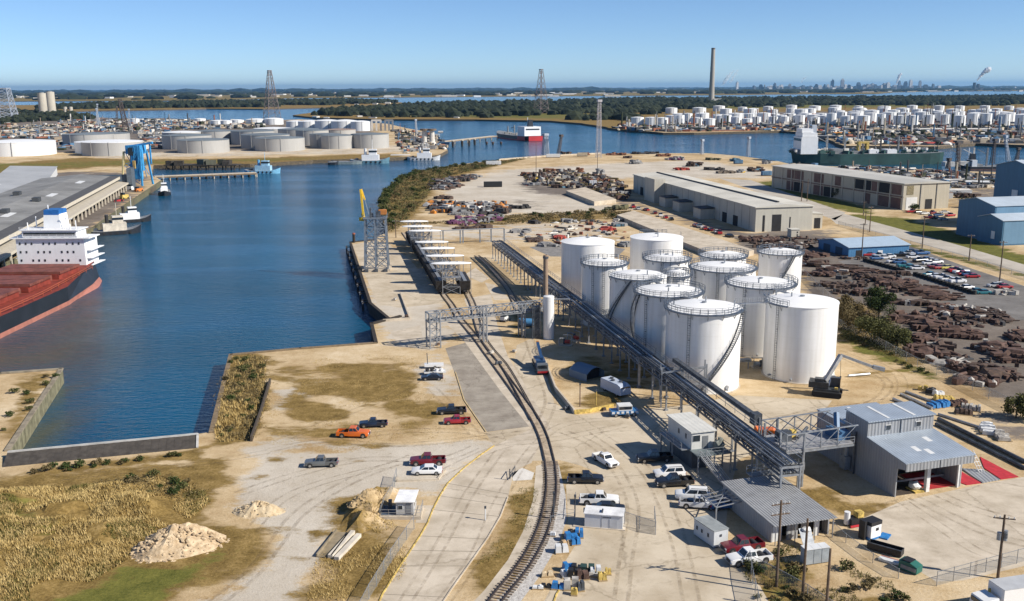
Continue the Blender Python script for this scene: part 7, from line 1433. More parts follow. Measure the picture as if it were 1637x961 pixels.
# ================================================================== vegetation, heaps, fences, poles, yard clutter
from mathutils.bvhtree import BVHTree
gme = bpy.data.objects['ground'].data
BVH = BVHTree.FromPolygons([v.co[:] for v in gme.vertices], [p.vertices[:] for p in gme.polygons])
def gz(x, y):
    h = BVH.ray_cast(Vector((x, y, 30)), Vector((0, 0, -1))); return h[0].z if h[0] else 0.0
LEAF = {'olive': mat('leaf_olive', (.050, .055, .018), .8, var2=(.125, .125, .045), sc=.9, spec=.15), 'green': mat('leaf_green', (.020, .036, .010), .8, var2=(.065, .085, .025), sc=.9, spec=.15), 'brown': mat('leaf_brown', (.085, .065, .028), .85, var2=(.19, .15, .075), sc=.9, spec=.1)}
BARK = mat('bark', (.07, .055, .042), .9, var=.3)
def leaf_cloud(lobes, n, size, rg):
    b = MB()
    for i in range(n):
        c, r = rg.choice(lobes); d = Vector((rg.gauss(0, 1), rg.gauss(0, 1), rg.gauss(0, 1))).normalized() * r * (rg.uniform(.15, 1) ** .45)
        p = Vector(c) + Vector((d.x, d.y, d.z * .8))
        if p.z < .05: p.z = .05 + rg.random() * .3
        a = Vector((rg.gauss(0, 1), rg.gauss(0, 1), rg.gauss(0, 1))).normalized(); e = a.cross(Vector((rg.gauss(0, 1), rg.gauss(0, 1), rg.gauss(0, 1)))).normalized(); s = size * rg.uniform(.6, 1.4)
        b.add([p - a * s, p + e * s * .6, p + a * s, p - e * s * .6], [(0, 1, 2, 3)])
    return b
def tree(px, py, h, w, kind, label, cat='tree', name='broadleaf_tree', n=2600, leaf=.20, trunk=True, seed=1, group=None, lobes=None, loc=None):
    rg = random.Random(seed); p = loc or G(px, py); p = Vector((p[0], p[1], gz(p[0], p[1]))); t = thing(name, label, cat, p, rg.uniform(0, 6), group)
    lb = lobes or [((rg.uniform(-.5, .5) * w * .62, rg.uniform(-.5, .5) * w * .62, h * rg.uniform(.32, .82)), rg.uniform(.14, .27) * w) for _ in range(15)]
    leaf_cloud(lb, n, leaf, rg).build('crown', LEAF[kind], t)
    if trunk:
        b = MB(); b.tube((0, 0, -.2), (.1, 0, h * .5), .05 * h ** .8, 8, .025 * h ** .8)
        for c, r in lb[:9]: b.tube((.05, 0, h * .22), c, .018 * h ** .8, 5, .006 * h)
        b.build('trunk', BARK, t)
    return t
# shrubs of the east fence
tree(1404, 514, 9.6, 8.0, 'green', 'dark green evergreen tree rising above the scrub beside the plain white tank', n=6500, seed=3)
for i, (x, y, h, w, k, l) in enumerate([(1356, 520, 4.5, 6.5, 'brown', 'half bare brownish scrub nearest the plain white tank'), (1376, 530, 4.2, 6.0, 'brown', 'brown scrub between the white tank and the evergreen'), (1392, 545, 4.4, 7.0, 'olive', 'olive scrub below the dark evergreen'), (1418, 550, 4.4, 6.5, 'olive', 'olive scrub right of the dark evergreen by the fence'), (1434, 556, 3.4, 5.0, 'olive', 'low olive scrub at the end of the scrub row'), (1346, 500, 3.4, 4.5, 'brown', 'bare scrub at the back of the plain white tank'), (1624, 668, 4.5, 5.5, 'olive', 'round olive bush at the right edge by the fence'), (1645, 672, 4.8, 6, 'olive', 'bush cut by the right edge of the view'), (1336, 317, 6, 8, 'olive', 'yellowish bush in front of the bay warehouse'), (1543, 332, 5, 8, 'green', 'dark bush beside the tall blue building'), (1462, 338, 3.4, 6, 'green', 'green shrub at the corner of the bay warehouse')]):
    q = 1.4 if i < 6 else 1.0; tree(x, y, h * q, w * q, k, l, 'shrub', 'shrub', 4600 if i < 6 else 1500, .18 if i < 6 else .22, True, 20 + i)
protos = [tree(0, 0, 2.6, 4.4, k, 'scrubby bush growing along the overgrown far bank', 'shrub', 'shrub', 420, .30, True, 50 + i, 'bushes along the overgrown bank', loc=(-40, 420 + i * 8)) for i, k in enumerate(('olive', 'olive', 'green', 'brown'))]
rg = random.Random(5); bank = GP([(613, 350), (610, 330), (620, 308), (642, 286), (680, 273), (740, 264), (800, 258), (835, 253), (780, 268), (720, 281), (690, 300), (668, 330), (640, 360), (620, 374)]); lo, hi = np.array(bank).min(0), np.array(bank).max(0); cnt = 0
edge = GP([(613, 352), (611, 330), (621, 309), (643, 287), (681, 274), (741, 265), (801, 258)]); spots = []
for a, b_ in zip(edge, edge[1:]):
    a, b_ = Vector(a), Vector(b_); k = max(2, int((b_ - a).length / 5.5)); spots += [tuple(a.lerp(b_, (i + rg.random()) / k)) for i in range(k)]
while len(spots) < 125:
    q = (rg.uniform(lo[0], hi[0]), rg.uniform(lo[1], hi[1]))
    if sdist([q], bank)[0] > 1.0 and noise.noise(Vector((q[0] / 14, q[1] / 14, 0))) > -.12: spots.append(q)
for i, q in enumerate(spots):
    src = protos[(rg.randrange(4) if i > 60 else rg.choice([0, 1, 2, 2]))]
    if i < 4: o = protos[i]; o.location = (*q, 0); continue
    dup(src, (*q, 0), rg.uniform(0, 6), scale=rg.uniform(.55, 1.35) * (1.15 if i < 60 else .8))
small = [tree(0, 0, .9, 1.7, k, 'low weedy shrub beside the near pavement and quay', 'shrub', 'shrub', 260, .13, False, 70 + i, 'low weedy shrubs around the near yard', loc=(0, 150)) for i, k in enumerate(('olive', 'brown', 'green'))]
sp2 = []
for pix, n_ in (([(368, 575), (424, 580), (428, 640), (404, 700), (345, 708), (340, 690)], 38), ([(30, 604), (98, 596), (40, 690), (0, 716), (0, 690)], 9), ([(45, 752), (310, 722), (312, 728), (60, 760)], 18), ([(1190, 905), (1240, 880), (1300, 930), (1320, 985), (1215, 985)], 22), ([(1345, 905), (1440, 925), (1480, 985), (1350, 985)], 14), ([(200, 770), (270, 758), (330, 785), (300, 810), (210, 800)], 14), ([(820, 345), (1000, 335), (1000, 350), (820, 358), (700, 360)], 26), ([(1350, 538), (1440, 570), (1500, 605), (1440, 585)], 10)):
    P = np.array(GP(pix)); l_, h_ = P.min(0), P.max(0); k = 0
    while k < n_:
        q = (rg.uniform(l_[0], h_[0]), rg.uniform(l_[1], h_[1]))
        if sdist([q], P)[0] > 0: sp2.append(q); k += 1
for i, q in enumerate(sp2):
    z = gz(*q)
    if i < 3: small[i].location = (*q, z); continue
    dup(rg.choice(small), (*q, z), rg.uniform(0, 6), scale=rg.uniform(.5, 1.3) * (1.6 if q[1] > 250 else 1))
# tall dry grass on the mound (stuff)
STRAW = mat('dry_grass_blade', (.31, .215, .075), .85, var2=(.54, .41, .185), sc=.45, spec=.1); OLIV = mat('olive_grass_blade', (.085, .085, .022), .85, var2=(.20, .17, .06), sc=.5, spec=.1)
def tufts(name, pix, n, hmin, hmax, m_, seed, k=4, thr=-.25, sc=7.0):
    rg = random.Random(seed); P = np.array(GP(pix)); l_, h_ = P.min(0), P.max(0); b = MB(); c = 0; pts = np.random.RandomState(seed).rand(n * 5, 2) * (h_ - l_) + l_; pts = pts[sdist(pts, P) > .3]
    for q in pts:
        if c >= n: break
        if noise.noise(Vector((q[0] / sc, q[1] / sc, seed))) < thr: continue
        c += 1; z = gz(q[0], q[1]) - .05
        for j in range(k):
            a = rg.uniform(0, 6.28); h = rg.uniform(hmin, hmax); w = h * .14; l = h * rg.uniform(.2, .7); ca, sa = math.cos(a), math.sin(a); x, y = q[0] + rg.uniform(-.25, .25), q[1] + rg.uniform(-.25, .25)
            b.add([(x - sa * w, y + ca * w, z), (x + sa * w, y - ca * w, z), (x + ca * l, y + sa * l, z + h)], [(0, 1, 2)])
    tag(b.build(name, m_), kind='stuff')
HP = [(-60, 790), (0, 784), (120, 776), (250, 764), (325, 782), (340, 800), (300, 835), (215, 890), (150, 930), (60, 985), (-60, 1010)]
tufts('dry_grass', HP, 11000, .2, .6, STRAW, 3, 5, -.1); tufts('olive_grass', HP, 4200, .2, .5, OLIV, 8, 5, .16)
tufts('verge_grass', [(800, 812), (850, 752), (866, 750), (862, 800), (850, 850), (800, 935), (770, 960), (700, 985), (745, 925), (790, 860)], 1200, .12, .3, OLIV, 12, 4, .0); tufts('field_grass', [(430, 570), (690, 565), (740, 650), (700, 700), (560, 725), (420, 720)], 3000, .1, .28, STRAW, 14, 4, .12, 9); tufts('bank_grass', [(367, 572), (425, 570), (430, 640), (405, 705), (345, 708), (338, 690)], 1500, .3, .8, STRAW, 15, 4)
tufts('corner_grass', [(1190, 890), (1240, 860), (1340, 900), (1430, 930), (1450, 1000), (1180, 1000)], 1500, .15, .45, OLIV, 16, 4, .0); tufts('berm_grass', [(500, 900), (545, 830), (620, 790), (640, 850), (700, 845), (640, 930), (600, 985), (480, 985)], 1700, .15, .4, STRAW, 17, 4, .0)
# --- heaps
def heap(px, py, wpx, hm, label, m_, rocks=60, name='rubble_heap', asp=.7, rr=(.12, .42), rm=None, seed=1, rz=0.0, cat='heap', sub=3, rough=.35):
    p = G(px, py); r_ = wpx / 2 / ppm(p); t = thing(name, label, cat, (p.x, p.y, gz(p.x, p.y) - .1), rz); rg = random.Random(seed); b = MB(); n = 44; o = []; f = []
    rings = 14
    for j in range(rings + 1):
        q = 1 - j / rings
        for i in range(n):
            a = 2 * math.pi * i / n; e = 1 + .16 * noise.noise(Vector((math.cos(a) * 1.5, math.sin(a) * 1.5, seed)))
            x, y = r_ * q * e * math.cos(a), r_ * asp * q * e * math.sin(a); z = hm * (1 - q ** 1.35) * (1 + rough * noise.fractal(Vector((x * .6, y * .6, seed)), 1, 2, 4)) + (rough * .4 * noise.noise(Vector((x * 1.6, y * 1.6, seed))) if 0 < j else 0)
            o.append((x, y, max(-.1, z)))
    for j in range(rings):
        for i in range(n): f.append((j * n + i, j * n + (i + 1) % n, (j + 1) * n + (i + 1) % n, (j + 1) * n + i))
    b.add(o, f).build('mound', m_, t)
    if rocks:
        b = MB()
        for i in range(rocks):
            a, q = rg.uniform(0, 6.28), rg.uniform(0, 1.12) ** .7; x, y = r_ * q * math.cos(a), r_ * asp * q * math.sin(a); s = rg.uniform(*rr); b.blob((x, y, max(0, hm * (1 - min(1, q) ** 1.35)) + s * .15), s, 1, .7, (1, rg.uniform(.6, 1), rg.uniform(.5, .9)), i)
        tag(b.build('rocks', rm or m_, t), kind='stuff')
    return t
RUB = mat('tan_rubble', (.34, .245, .145), .95, var2=(.56, .44, .295), sc=1.2, bump=.8, bsc=3); SNDP = mat('sand_heap', (.40, .30, .18), .95, var2=(.56, .46, .31), sc=1.0, bump=.6, bsc=3)
heap(284, 874, 150, 3.2, 'large tan rubble heap with broken stones on the dry mound', RUB, 420, seed=2, rz=.35, asp=.62, rr=(.06, .34))
heap(412, 818, 84, 1.7, 'smaller pale sand and gravel heap on the gravel lot', SNDP, 160, 'sand_heap', .6, (.05, .2), seed=4); heap(588, 812, 78, 1.5, 'long earth heap beside the guard hut fence', mat('earth_heap', (.27, .19, .095), .95, var2=(.46, .34, .19), sc=1.2, bump=.8, bsc=3), 120, 'earth_heap', .5, (.05, .28), seed=6, rz=.95)
heap(930, 842, 4, .1, 'tiny dirt patch', SNDP, 0) if False else None
RUST = mat('rusty_scrap', (.055, .033, .026), .85, var2=(.135, .078, .058), sc=.8); RUST2 = mat('dark_rust_scrap', (.045, .032, .028), .85, var2=(.11, .07, .05), sc=.8); PALES = mat('pale_scrap', (.35, .33, .30), .8, var=.35, sc=.8)
def scrap(px, py, wpx, dm, hm, label, m_, kind='mix', rz=0.0, seed=1, group='rusty scrap stacks in the storage yard', cat='scrap stack'):
    p = G(px, py); w = wpx / ppm(p); rg = random.Random(seed); t = thing('scrap_stack', label, cat, p, rz, group); b = MB(); c = MB(); n = int(min(90, max(10, w * dm * .5)))
    for i in range(n):
        x, y = rg.uniform(-w / 2, w / 2), rg.uniform(-dm / 2, dm / 2); z = hm * rg.random() ** 1.6 * (1 - .5 * abs(2 * y / dm)); k = rg.random(); tgt = b if rg.random() < .72 else c
        if kind == 'pipe' or (kind == 'mix' and k < .45):
            L = rg.uniform(1.2, 4.5); a = rg.gauss(0 if kind == 'pipe' else .2, .18 if kind == 'pipe' else 1.2); d = Vector((math.cos(a), math.sin(a), rg.uniform(-.05, .1))) * L / 2; r = rg.uniform(.12, .42); tgt.tube(Vector((x, y, z + r)) - d, Vector((x, y, z + r)) + d, r, 8)
        elif kind == 'box' or k < .8: tgt.box((x, y, z * .5 + .5), (rg.uniform(.8, 3), rg.uniform(.6, 2), rg.uniform(.5, 1.4)), rg.uniform(-.4, .4) if kind == 'box' else rg.uniform(0, 3))
        else: tgt.blob((x, y, z + .3), rg.uniform(.5, 1.3), 1, .6, (1, 1, .7), i)
    base = MB().blob((0, 0, .1), 1, 2, .5, (w * .48, dm * .46, hm * .75), seed); base.build('base_heap', m_, t); tag(b.build('scrap_pieces', m_, t), kind='stuff'); tag(c.build('odd_pieces', rg.choice([RUST2, RUST, PALES]), t), kind='stuff')
S_ = [(1290, 410, 60, 6, 2.0, 0, 'mix', -.3), (1250, 395, 90, 9, 1.8, 1, 'mix', -.2), (1215, 385, 60, 8, 1.5, 0, 'mix', -.2), (1310, 425, 30, 6, 2.6, 1, 'box', -.3), (1330, 436, 40, 6, 2.4, 0, 'box', -.35), (1358, 430, 60, 5, 1.4, 1, 'pipe', -.3), (1385, 436, 60, 5, 1.4, 0, 'pipe', -.3), (1300, 440, 60, 4, 1.5, 0, 'mix', -.35), (1340, 458, 70, 4, 1.5, 1, 'mix', -.35), (1385, 470, 40, 5, 1.6, 0, 'mix', -.3),
      (1400, 446, 70, 8, 2.2, 1, 'mix', -.3), (1430, 455, 60, 8, 1.8, 0, 'mix', -.3), (1480, 470, 60, 9, 2.4, 0, 'pipe', -.25), (1505, 476, 50, 8, 2.0, 0, 'pipe', -.25), (1455, 462, 60, 6, 1.4, 1, 'mix', -.3), (1440, 486, 50, 3, 1.4, 1, 'box', -.35), (1470, 487, 30, 4, 1.8, 1, 'mix', -.3), (1520, 500, 60, 11, 2.0, 0, 'mix', -.3), (1560, 505, 80, 12, 1.6, 1, 'mix', -.25), (1590, 508, 60, 9, 1.3, 1, 'pipe', -.2),
      (1455, 514, 60, 8, 2.4, 0, 'mix', -.4), (1495, 528, 60, 8, 3.0, 0, 'box', -.35), (1530, 536, 60, 7, 2.6, 0, 'box', -.3), (1558, 538, 30, 5, 2.2, 0, 'box', -.3), (1470, 545, 50, 7, 2.4, 0, 'mix', -.4), (1505, 560, 30, 7, 3.0, 1, 'box', -.3), (1480, 566, 60, 8, 2.0, 0, 'mix', -.5), (1520, 584, 60, 5, 1.4, 2, 'mix', -.4), (1545, 592, 60, 6, 1.8, 0, 'mix', -.4), (1590, 602, 70, 8, 2.4, 1, 'mix', -.3), (1560, 612, 70, 5, 1.4, 0, 'mix', -.4),
      (1590, 560, 60, 8, 2.6, 0, 'box', -.3), (1622, 572, 60, 10, 3.0, 0, 'box', -.2), (1635, 540, 50, 8, 2.2, 0, 'mix', -.2), (1270, 424, 70, 5, 1.4, 0, 'mix', -.3), (1600, 470, 40, 4, 1, 2, 'mix', 0), (1440, 440, 40, 2, 1.1, 1, 'box', -.33)]
wd = ['at the car park side of the yard', 'in the middle of the storage yard', 'near the fence of the storage yard', 'near the blue shop']
for i, (x, y, w_, d_, h_, m_, k, a) in enumerate(S_):
    where = wd[3] if y < 440 and x < 1340 else wd[0] if y < 480 else wd[1] if y < 540 else wd[2]
    scrap(x, y, w_, d_, h_, '%s %s %s' % (['rusty', 'dark brown', 'pale'][m_], {'mix': 'mixed scrap heap', 'pipe': 'stack of old pipes', 'box': 'block of crushed scrap'}[k], where), [RUST, RUST2, PALES][m_], k, a, 30 + i)
# tyre walls at the car park
for a, b_, l in (((1383, 418), (1448, 436), 'low dark wall of tyres along the left car park row'), ((1462, 440), (1564, 473), 'low dark wall of tyres below the nearest car park row')):
    A_, B_ = G(*a), G(*b_); d = B_ - A_; t = thing('tyre_wall', l, 'wall', A_, math.atan2(d.y, d.x)); b = MB(); n = int(d.length / 1.0)
    for i in range(n): b.tube((i, 0, .0), (i, 0, 1.0 + .2 * (i % 2)), .55, 9)
    tag(b.build('tyres', mat('old_tyres', (.04, .036, .03), .9, var=.3), t), kind='stuff')
# far scrap yard on the point
far_scrap = [(700, 297, 26, 5, 'dark'), (715, 293, 24, 5, 'mix'), (738, 290, 24, 6, 'dark'), (757, 283, 26, 3, 'red'), (708, 318, 24, 4, 'dark'), (845, 281, 22, 6, 'rust'), (862, 284, 24, 9, 'dark'), (880, 276, 18, 6, 'rust'), (855, 288, 10, 3, 'yellow'), (905, 290, 40, 4, 'dark'), (935, 294, 44, 5, 'dark'), (960, 292, 40, 6, 'rust'), (975, 298, 36, 5, 'dark'), (895, 300, 24, 5, 'blue'), (850, 296, 24, 3, 'red'), (928, 278, 9, 10, 'rust'), (958, 279, 10, 10, 'rust'), (720, 332, 12, 5, 'orange'), (772, 331, 22, 7, 'rust'), (795, 337, 24, 8, 'orange'), (745, 329, 30, 3, 'grey'), (782, 343, 30, 3, 'dark'), (700, 333, 24, 6, 'rust'), (740, 343, 40, 2.5, 'grey'), (760, 353, 40, 4, 'purple'), (735, 357, 40, 3, 'purple'), (790, 348, 26, 3, 'purple'), (745, 366, 36, 3, 'dark'), (772, 365, 14, 4, 'red'), (835, 318, 1, 1, 'dark'), (825, 333, 40, 3, 'black'), (985, 335, 34, 5, 'olive'), (1017, 262, 20, 7, 'grey'), (1003, 253, 12, 3, 'blue'), (1060, 250, 20, 4, 'rust'), (1080, 256, 30, 6, 'purple'), (905, 248, 16, 5, 'tan'), (935, 248, 14, 4, 'rust'), (1110, 266, 22, 7, 'blue'), (1140, 272, 30, 4, 'dark'), (1160, 277, 26, 4, 'mix'), (1090, 272, 20, 4, 'red'), (1185, 276, 12, 4, 'yellow'), (1210, 274, 26, 7, 'blue'), (1225, 262, 14, 5, 'grey'), (1175, 258, 12, 5, 'blue'), (855, 386, 16, 3, 'red'), (880, 393, 26, 2.5, 'grey'), (895, 381, 12, 3, 'red'), (990, 361, 18, 4, 'dark'), (972, 368, 16, 3, 'red'), (990, 361, 10, 2, 'blue'), (1000, 393, 14, 4, 'rust'), (830, 371, 30, 2, 'grey'), (855, 357, 10, 3, 'dark'), (905, 355, 10, 4, 'dark'), (1140, 256, 20, 3, 'olive'), (985, 248, 30, 3, 'rust'), (1030, 246, 40, 3, 'dark'), (760, 306, 1, 1, 'dark'), (1370, 280, 30, 4, 'orange'), (1400, 278, 30, 4, 'mix'), (1440, 284, 30, 4, 'dark'), (1470, 282, 20, 4, 'red'), (1500, 286, 20, 4, 'dark'), (1540, 284, 20, 6, 'yellow'), (1350, 274, 30, 3, 'red'), (1520, 312, 30, 6, 'rust'), (1545, 316, 30, 7, 'tan'), (1535, 300, 20, 4, 'grey'), (1560, 300, 20, 4, 'grey')]
SC = dict(dark=(.045, .04, .037), mix=(.16, .13, .10), red=(.30, .05, .035), rust=(.17, .075, .04), yellow=(.55, .36, .05), blue=(.06, .13, .18), orange=(.50, .19, .03), grey=(.22, .215, .21), purple=(.15, .05, .11), black=(.03, .028, .027), olive=(.10, .095, .05), tan=(.38, .29, .16))
for i, (x, y, w_, h_, c) in enumerate(far_scrap):
    if w_ < 2: continue
    p = G(x, y); k = ppm(p); w2, hm = w_ / k, h_ / k * 1.25; rg = random.Random(200 + i); t = thing('scrap_heap', '%s scrap heap %s' % ({'mix': 'mixed brown', 'rust': 'rust brown'}.get(c, c), 'near the far shore of the scrap yard' if y < 275 else 'beside the warehouses' if x > 1230 else 'among the heaps of the scrap yard' if y < 345 else 'on the sand behind the canopies and tanks'), 'scrap heap', p, rg.uniform(-.3, .3), 'scrap heaps on the point'); m_ = mat('scrap_' + c, SC[c], .8, var=.45, sc=.5); b, b2 = MB(), MB(); d = max(w2 * .5, 4)
    b2.blob((0, 0, 0), 1, 2, .6, (w2 * .5, d * .5, hm * .6), i)
    for j in range(int(14 + w2 * .8)): b.box((rg.uniform(-w2 / 2, w2 / 2), rg.uniform(-d / 2, d / 2), hm * rg.uniform(.1, .7)), (rg.uniform(1, 4), rg.uniform(1, 3), rg.uniform(.6, 1.8)), rg.uniform(0, 3))
    b2.build('base_heap', m_, t); tag(b.build('scrap_pieces', rg.choice([m_, m_, MATS['clutter_grey'], RUST2]), t), kind='stuff')
b = MB()
for i in range(40): b.blob((rnd.uniform(-14, 14), rnd.uniform(-6, 6), 0), rnd.uniform(2, 5), 1, .5, (1, 1, .6), i)
def lorry(px, py, Lpx, rz, c, label, hh=3.2, group='containers and lorries in the scrap yard'):
    p = G(px, py); L = Lpx / ppm(p); t = thing('container', label, 'container', p, rz, group); MB().b2((-L / 2, -1.4, .5), (L / 2, 1.4, hh)).build('box', c, t)
    for i in range(int(L / 1.2)): MB().b2((-L / 2 + i * 1.2 + .3, -1.48, .6), (-L / 2 + i * 1.2 + .6, -1.405, hh - .1)).build('rib', c, t) if L < 16 else None
    MB().b2((-L / 2, -1.1, 0), (L / 2, 1.1, .45)).build('chassis', BLACKP, t)
lorry(788, 299, 29, R(6), mat('black_container', (.02, .022, .024), .6), 'black flat container standing alone on the pale scrap yard', 3.4); lorry(789, 264, 24, R(4), LIGHTP, 'white trailer at the shore end of the scrap yard'); lorry(884, 252, 22, R(2), LIGHTP, 'white shore cabin between the small masts'); lorry(931, 250, 16, 0, CLM[5], 'tan box at the far quay of the scrap yard'); lorry(948, 297, 12, 0, LIGHTP, 'white van in the dark scrap rows'); lorry(1180, 262, 14, .2, CLM[4], 'blue box on the far grass'); lorry(1225, 281, 16, .2, CLM[4], 'teal box beside the bay warehouse')
for i, (x, y, w_) in enumerate([(1385, 300, 60), (1560, 296, 60), (1530, 309, 40)]): hut(x + 140 if i == 0 else x, y if i else 293, 34, 6, 'low flat pale shed between the two right hand warehouses and the shore', 'pale sheds behind the warehouses', LIGHTP)
# --- fences
CHN = bpy.data.materials.new('chain_link'); CHN.use_nodes = True; bb = CHN.node_tree.nodes['Principled BSDF']; bb.inputs['Base Color'].default_value = (.33, .33, .32, 1); bb.inputs['Alpha'].default_value = .3; bb.inputs['Roughness'].default_value = .6
def fence(pix, label, h=2.0, step=3.0, mesh=True, z=0.0):
    P = [Vector((*p, 0)) for p in GP(pix)]; t = thing('chain_link_fence', label, 'fence', P[0]); wm, rl = MB(), MB(); np_ = 0
    for a, c in zip(P, P[1:]):
        d = c - a; n = max(1, int(d.length / step))
        for i in range(n):
            p = a + d * i / n - P[0]
            if np_ < 90: MB().tube(p, p + Vector((0, 0, h + .1)), .05, 5).build('post', GALV, t); np_ += 1
        rl.tube(a - P[0] + Vector((0, 0, h)), c - P[0] + Vector((0, 0, h)), .035, 4); wm.add([a - P[0] + Vector((0, 0, .05)), c - P[0] + Vector((0, 0, .05)), c - P[0] + Vector((0, 0, h)), a - P[0] + Vector((0, 0, h))], [(0, 1, 2, 3)])
    MB().tube(P[-1] - P[0], P[-1] - P[0] + Vector((0, 0, h + .1)), .05, 5).build('post', GALV, t); rl.build('top_rail', GALV, t)
    if mesh: wm.build('mesh_panel', CHN, t)
fence([(576, 985), (590, 958), (625, 900), (662, 846)], 'chain link fence running beside the kerb of the concrete road', 1.9); fence([(634, 765), (628, 790), (613, 815)], 'short fence behind the guard hut', 1.7)
fence([(1338, 522), (1400, 552), (1466, 588), (1530, 612), (1580, 638), (1640, 668)], 'long chain link fence between the sandy tank yard and the storage yard', 2.2, 4); fence([(1190, 470), (1285, 440), (1345, 500)], 'fence behind the white tanks at the storage yard', 2, 6)
fence([(1497, 937), (1550, 922), (1600, 908), (1650, 894)], 'chain link fence beside the white box lorry', 1.9, 2.5); fence([(1196, 908), (1240, 930), (1290, 958), (1330, 985)], 'chain link fence below the switch cabinet', 1.9, 2.5); fence([(1215, 985), (1203, 935), (1198, 903)], 'chain link fence corner beside the white pickup', 1.9, 2.2)
fence([(1330, 848), (1352, 868), (1395, 900), (1436, 925)], 'sagging fence beside the grey loading yard', 1.3, 3); fence([(998, 838), (1022, 846), (1048, 855), (1046, 830)], 'small gated fence beside the white storage shed', 1.9, 2.4); fence([(880, 838), (918, 832), (920, 800)], 'low post and wire fence near the ballast', 1.2, 3, False)
fence([(1340, 360), (1440, 388), (1560, 421), (1637, 445), (1700, 464)], 'fence between the far road and the car park', 1.8, 6)
t = thing('yard_gate', 'open dark metal gate leaf near the washout pad', 'gate', G(815, 768), R(75)); b = MB(); b.beam((0, 0, 1.1), (3.2, 0, 1.1), .08); b.beam((0, 0, .3), (3.2, 0, .3), .08); b.beam((0, 0, .2), (0, 0, 1.9), .14); b.beam((3.2, 0, .2), (3.2, 0, 1.2), .08); b.beam((0, 0, .3), (3.2, 0, 1.1), .06); b.build('leaf', DSTEEL, t)
# --- poles
WOODP = mat('pole_wood', (.12, .085, .06), .9, var=.25, sc=1.5)
def pole(px, py, ptop, label, arms=1, tr=0, lamp=False, r=.17, group='utility poles'):
    p = G(px, py); zt = top_z(p, ptop); t = thing('utility_pole', label, 'utility pole', p, rnd.uniform(-.3, .3), group); MB().tube((0, 0, -.2), (0, 0, zt), r * 1.15, 8, r * .75).build('shaft', WOODP, t, smooth=True)
    for i in range(arms):
        z = zt - .5 - i * 1.3; MB().beam((-1.25, 0, z), (1.25, 0, z), .13).build('crossarm', WOODP, t)
        for x in (-1.1, -.5, .5, 1.1): MB().tube((x, 0, z), (x, 0, z + .3), .07, 6).build('insulator', LIGHTP, t)
    for i in range(tr): MB().tube((.35 * (-1 if i % 2 else 1), .1, zt - 3.4 + .3 * (i // 2)), (.35 * (-1 if i % 2 else 1), .1, zt - 2.4 + .3 * (i // 2)), .28, 10).build('transformer', GALV, t)
    if lamp: MB().box((.5, 0, zt - .2), (1.0, .3, .2)).build('lamp_head', GALV, t)
pole(1241, 938, 800, 'utility pole with two crossarms in front of the workshop', 2); pole(1283, 955, 829, 'bare utility pole standing left of the switch cabinet', 0); pole(1320, 985, 877, 'short bare utility pole right of the switch cabinet', 0); pole(1595, 925, 823, 'utility pole with grey transformers beside the box lorry', 1, 3)
for x, yb, yt, l in [(1377, 414, 357, 'by the blue shop'), (1390, 371, 330, 'at the road beside the long warehouse'), (1474, 397, 345, 'between the road and the car park'), (1549, 417, 375, 'at the far side of the car park lane'), (1597, 457, 385, 'at the right end of the car park'), (1281, 322, 290, 'left of the bay warehouse bush'), (1290, 322, 286, 'right beside its twin by the bay warehouse'), (1380, 345, 322, 'at the end of the bay warehouse lawn'), (857, 275, 226, 'on the shore of the scrap yard'), (955, 278, 240, 'in the middle of the scrap yard heaps'), (633, 380, 352, 'behind the canopies at the bank'), (1383, 360, 338, 'at the bend of the far road')]: pole(x, yb, yt, 'slender utility pole %s' % l, 1 if yt > 300 else 0, 0, False, .2)
for i, (x, y, h) in enumerate([(927, 650, 4.5), (953, 648, 3), (885, 830, 4), (919, 826, 3.2), (776, 832, 2)]): t = thing('bollard_post', ['rusty vent post at the low wall', 'bent yellow pipe post at the low wall', 'thin marker post on the ballast', 'thin post beside the storage shed', 'marker post by the road kerb'][i], 'post', G(x, y)); MB().tube((0, 0, 0), (.0, 0, h), .1, 8).build('shaft', [REDD, YELL, DSTEEL, DSTEEL, LIGHTP][i], t); MB().box((0, 0, h), (.3, .3, .3)).build('cap', DSTEEL, t)
# --- yard goods
TARP = mat('blue_tarpaulin', (.03, .17, .42), .5, var=.25, sc=2); BLCK = mat('black_sheet', (.02, .02, .022), .5)
def pallet(px, py, w, d, h, m_, label, rz=0.0, lump=.3, group='covered goods beside the curved track', base=None):
    p = G(px, py); t = thing('goods_pallet', label, 'pallet', p, rz, group); MB().box((0, 0, .08), (w, d, .14)).build('pallet_base', base or mat('pallet_wood', (.33, .24, .13), .9), t)
    b = MB(); k = max(2, int(w / .7))
    for i in range(k):
        q = d * rnd.uniform(.75, .98); hh = h * rnd.uniform(.6, 1.1); b.box((-w / 2 + w * (i + .5) / k, rnd.uniform(-.06, .06) * d, .16 + hh / 2), (w / k * rnd.uniform(.8, .97), q, hh), rnd.uniform(-.12, .12), rnd.uniform(.72, .98))
        if rnd.random() < lump: b.blob((-w / 2 + w * (i + .5) / k, 0, .16 + hh), .4, 2, .5, (w / k, d * .7, .35), i)
    tag(b.build('wrapped_load', m_, t), kind='stuff')
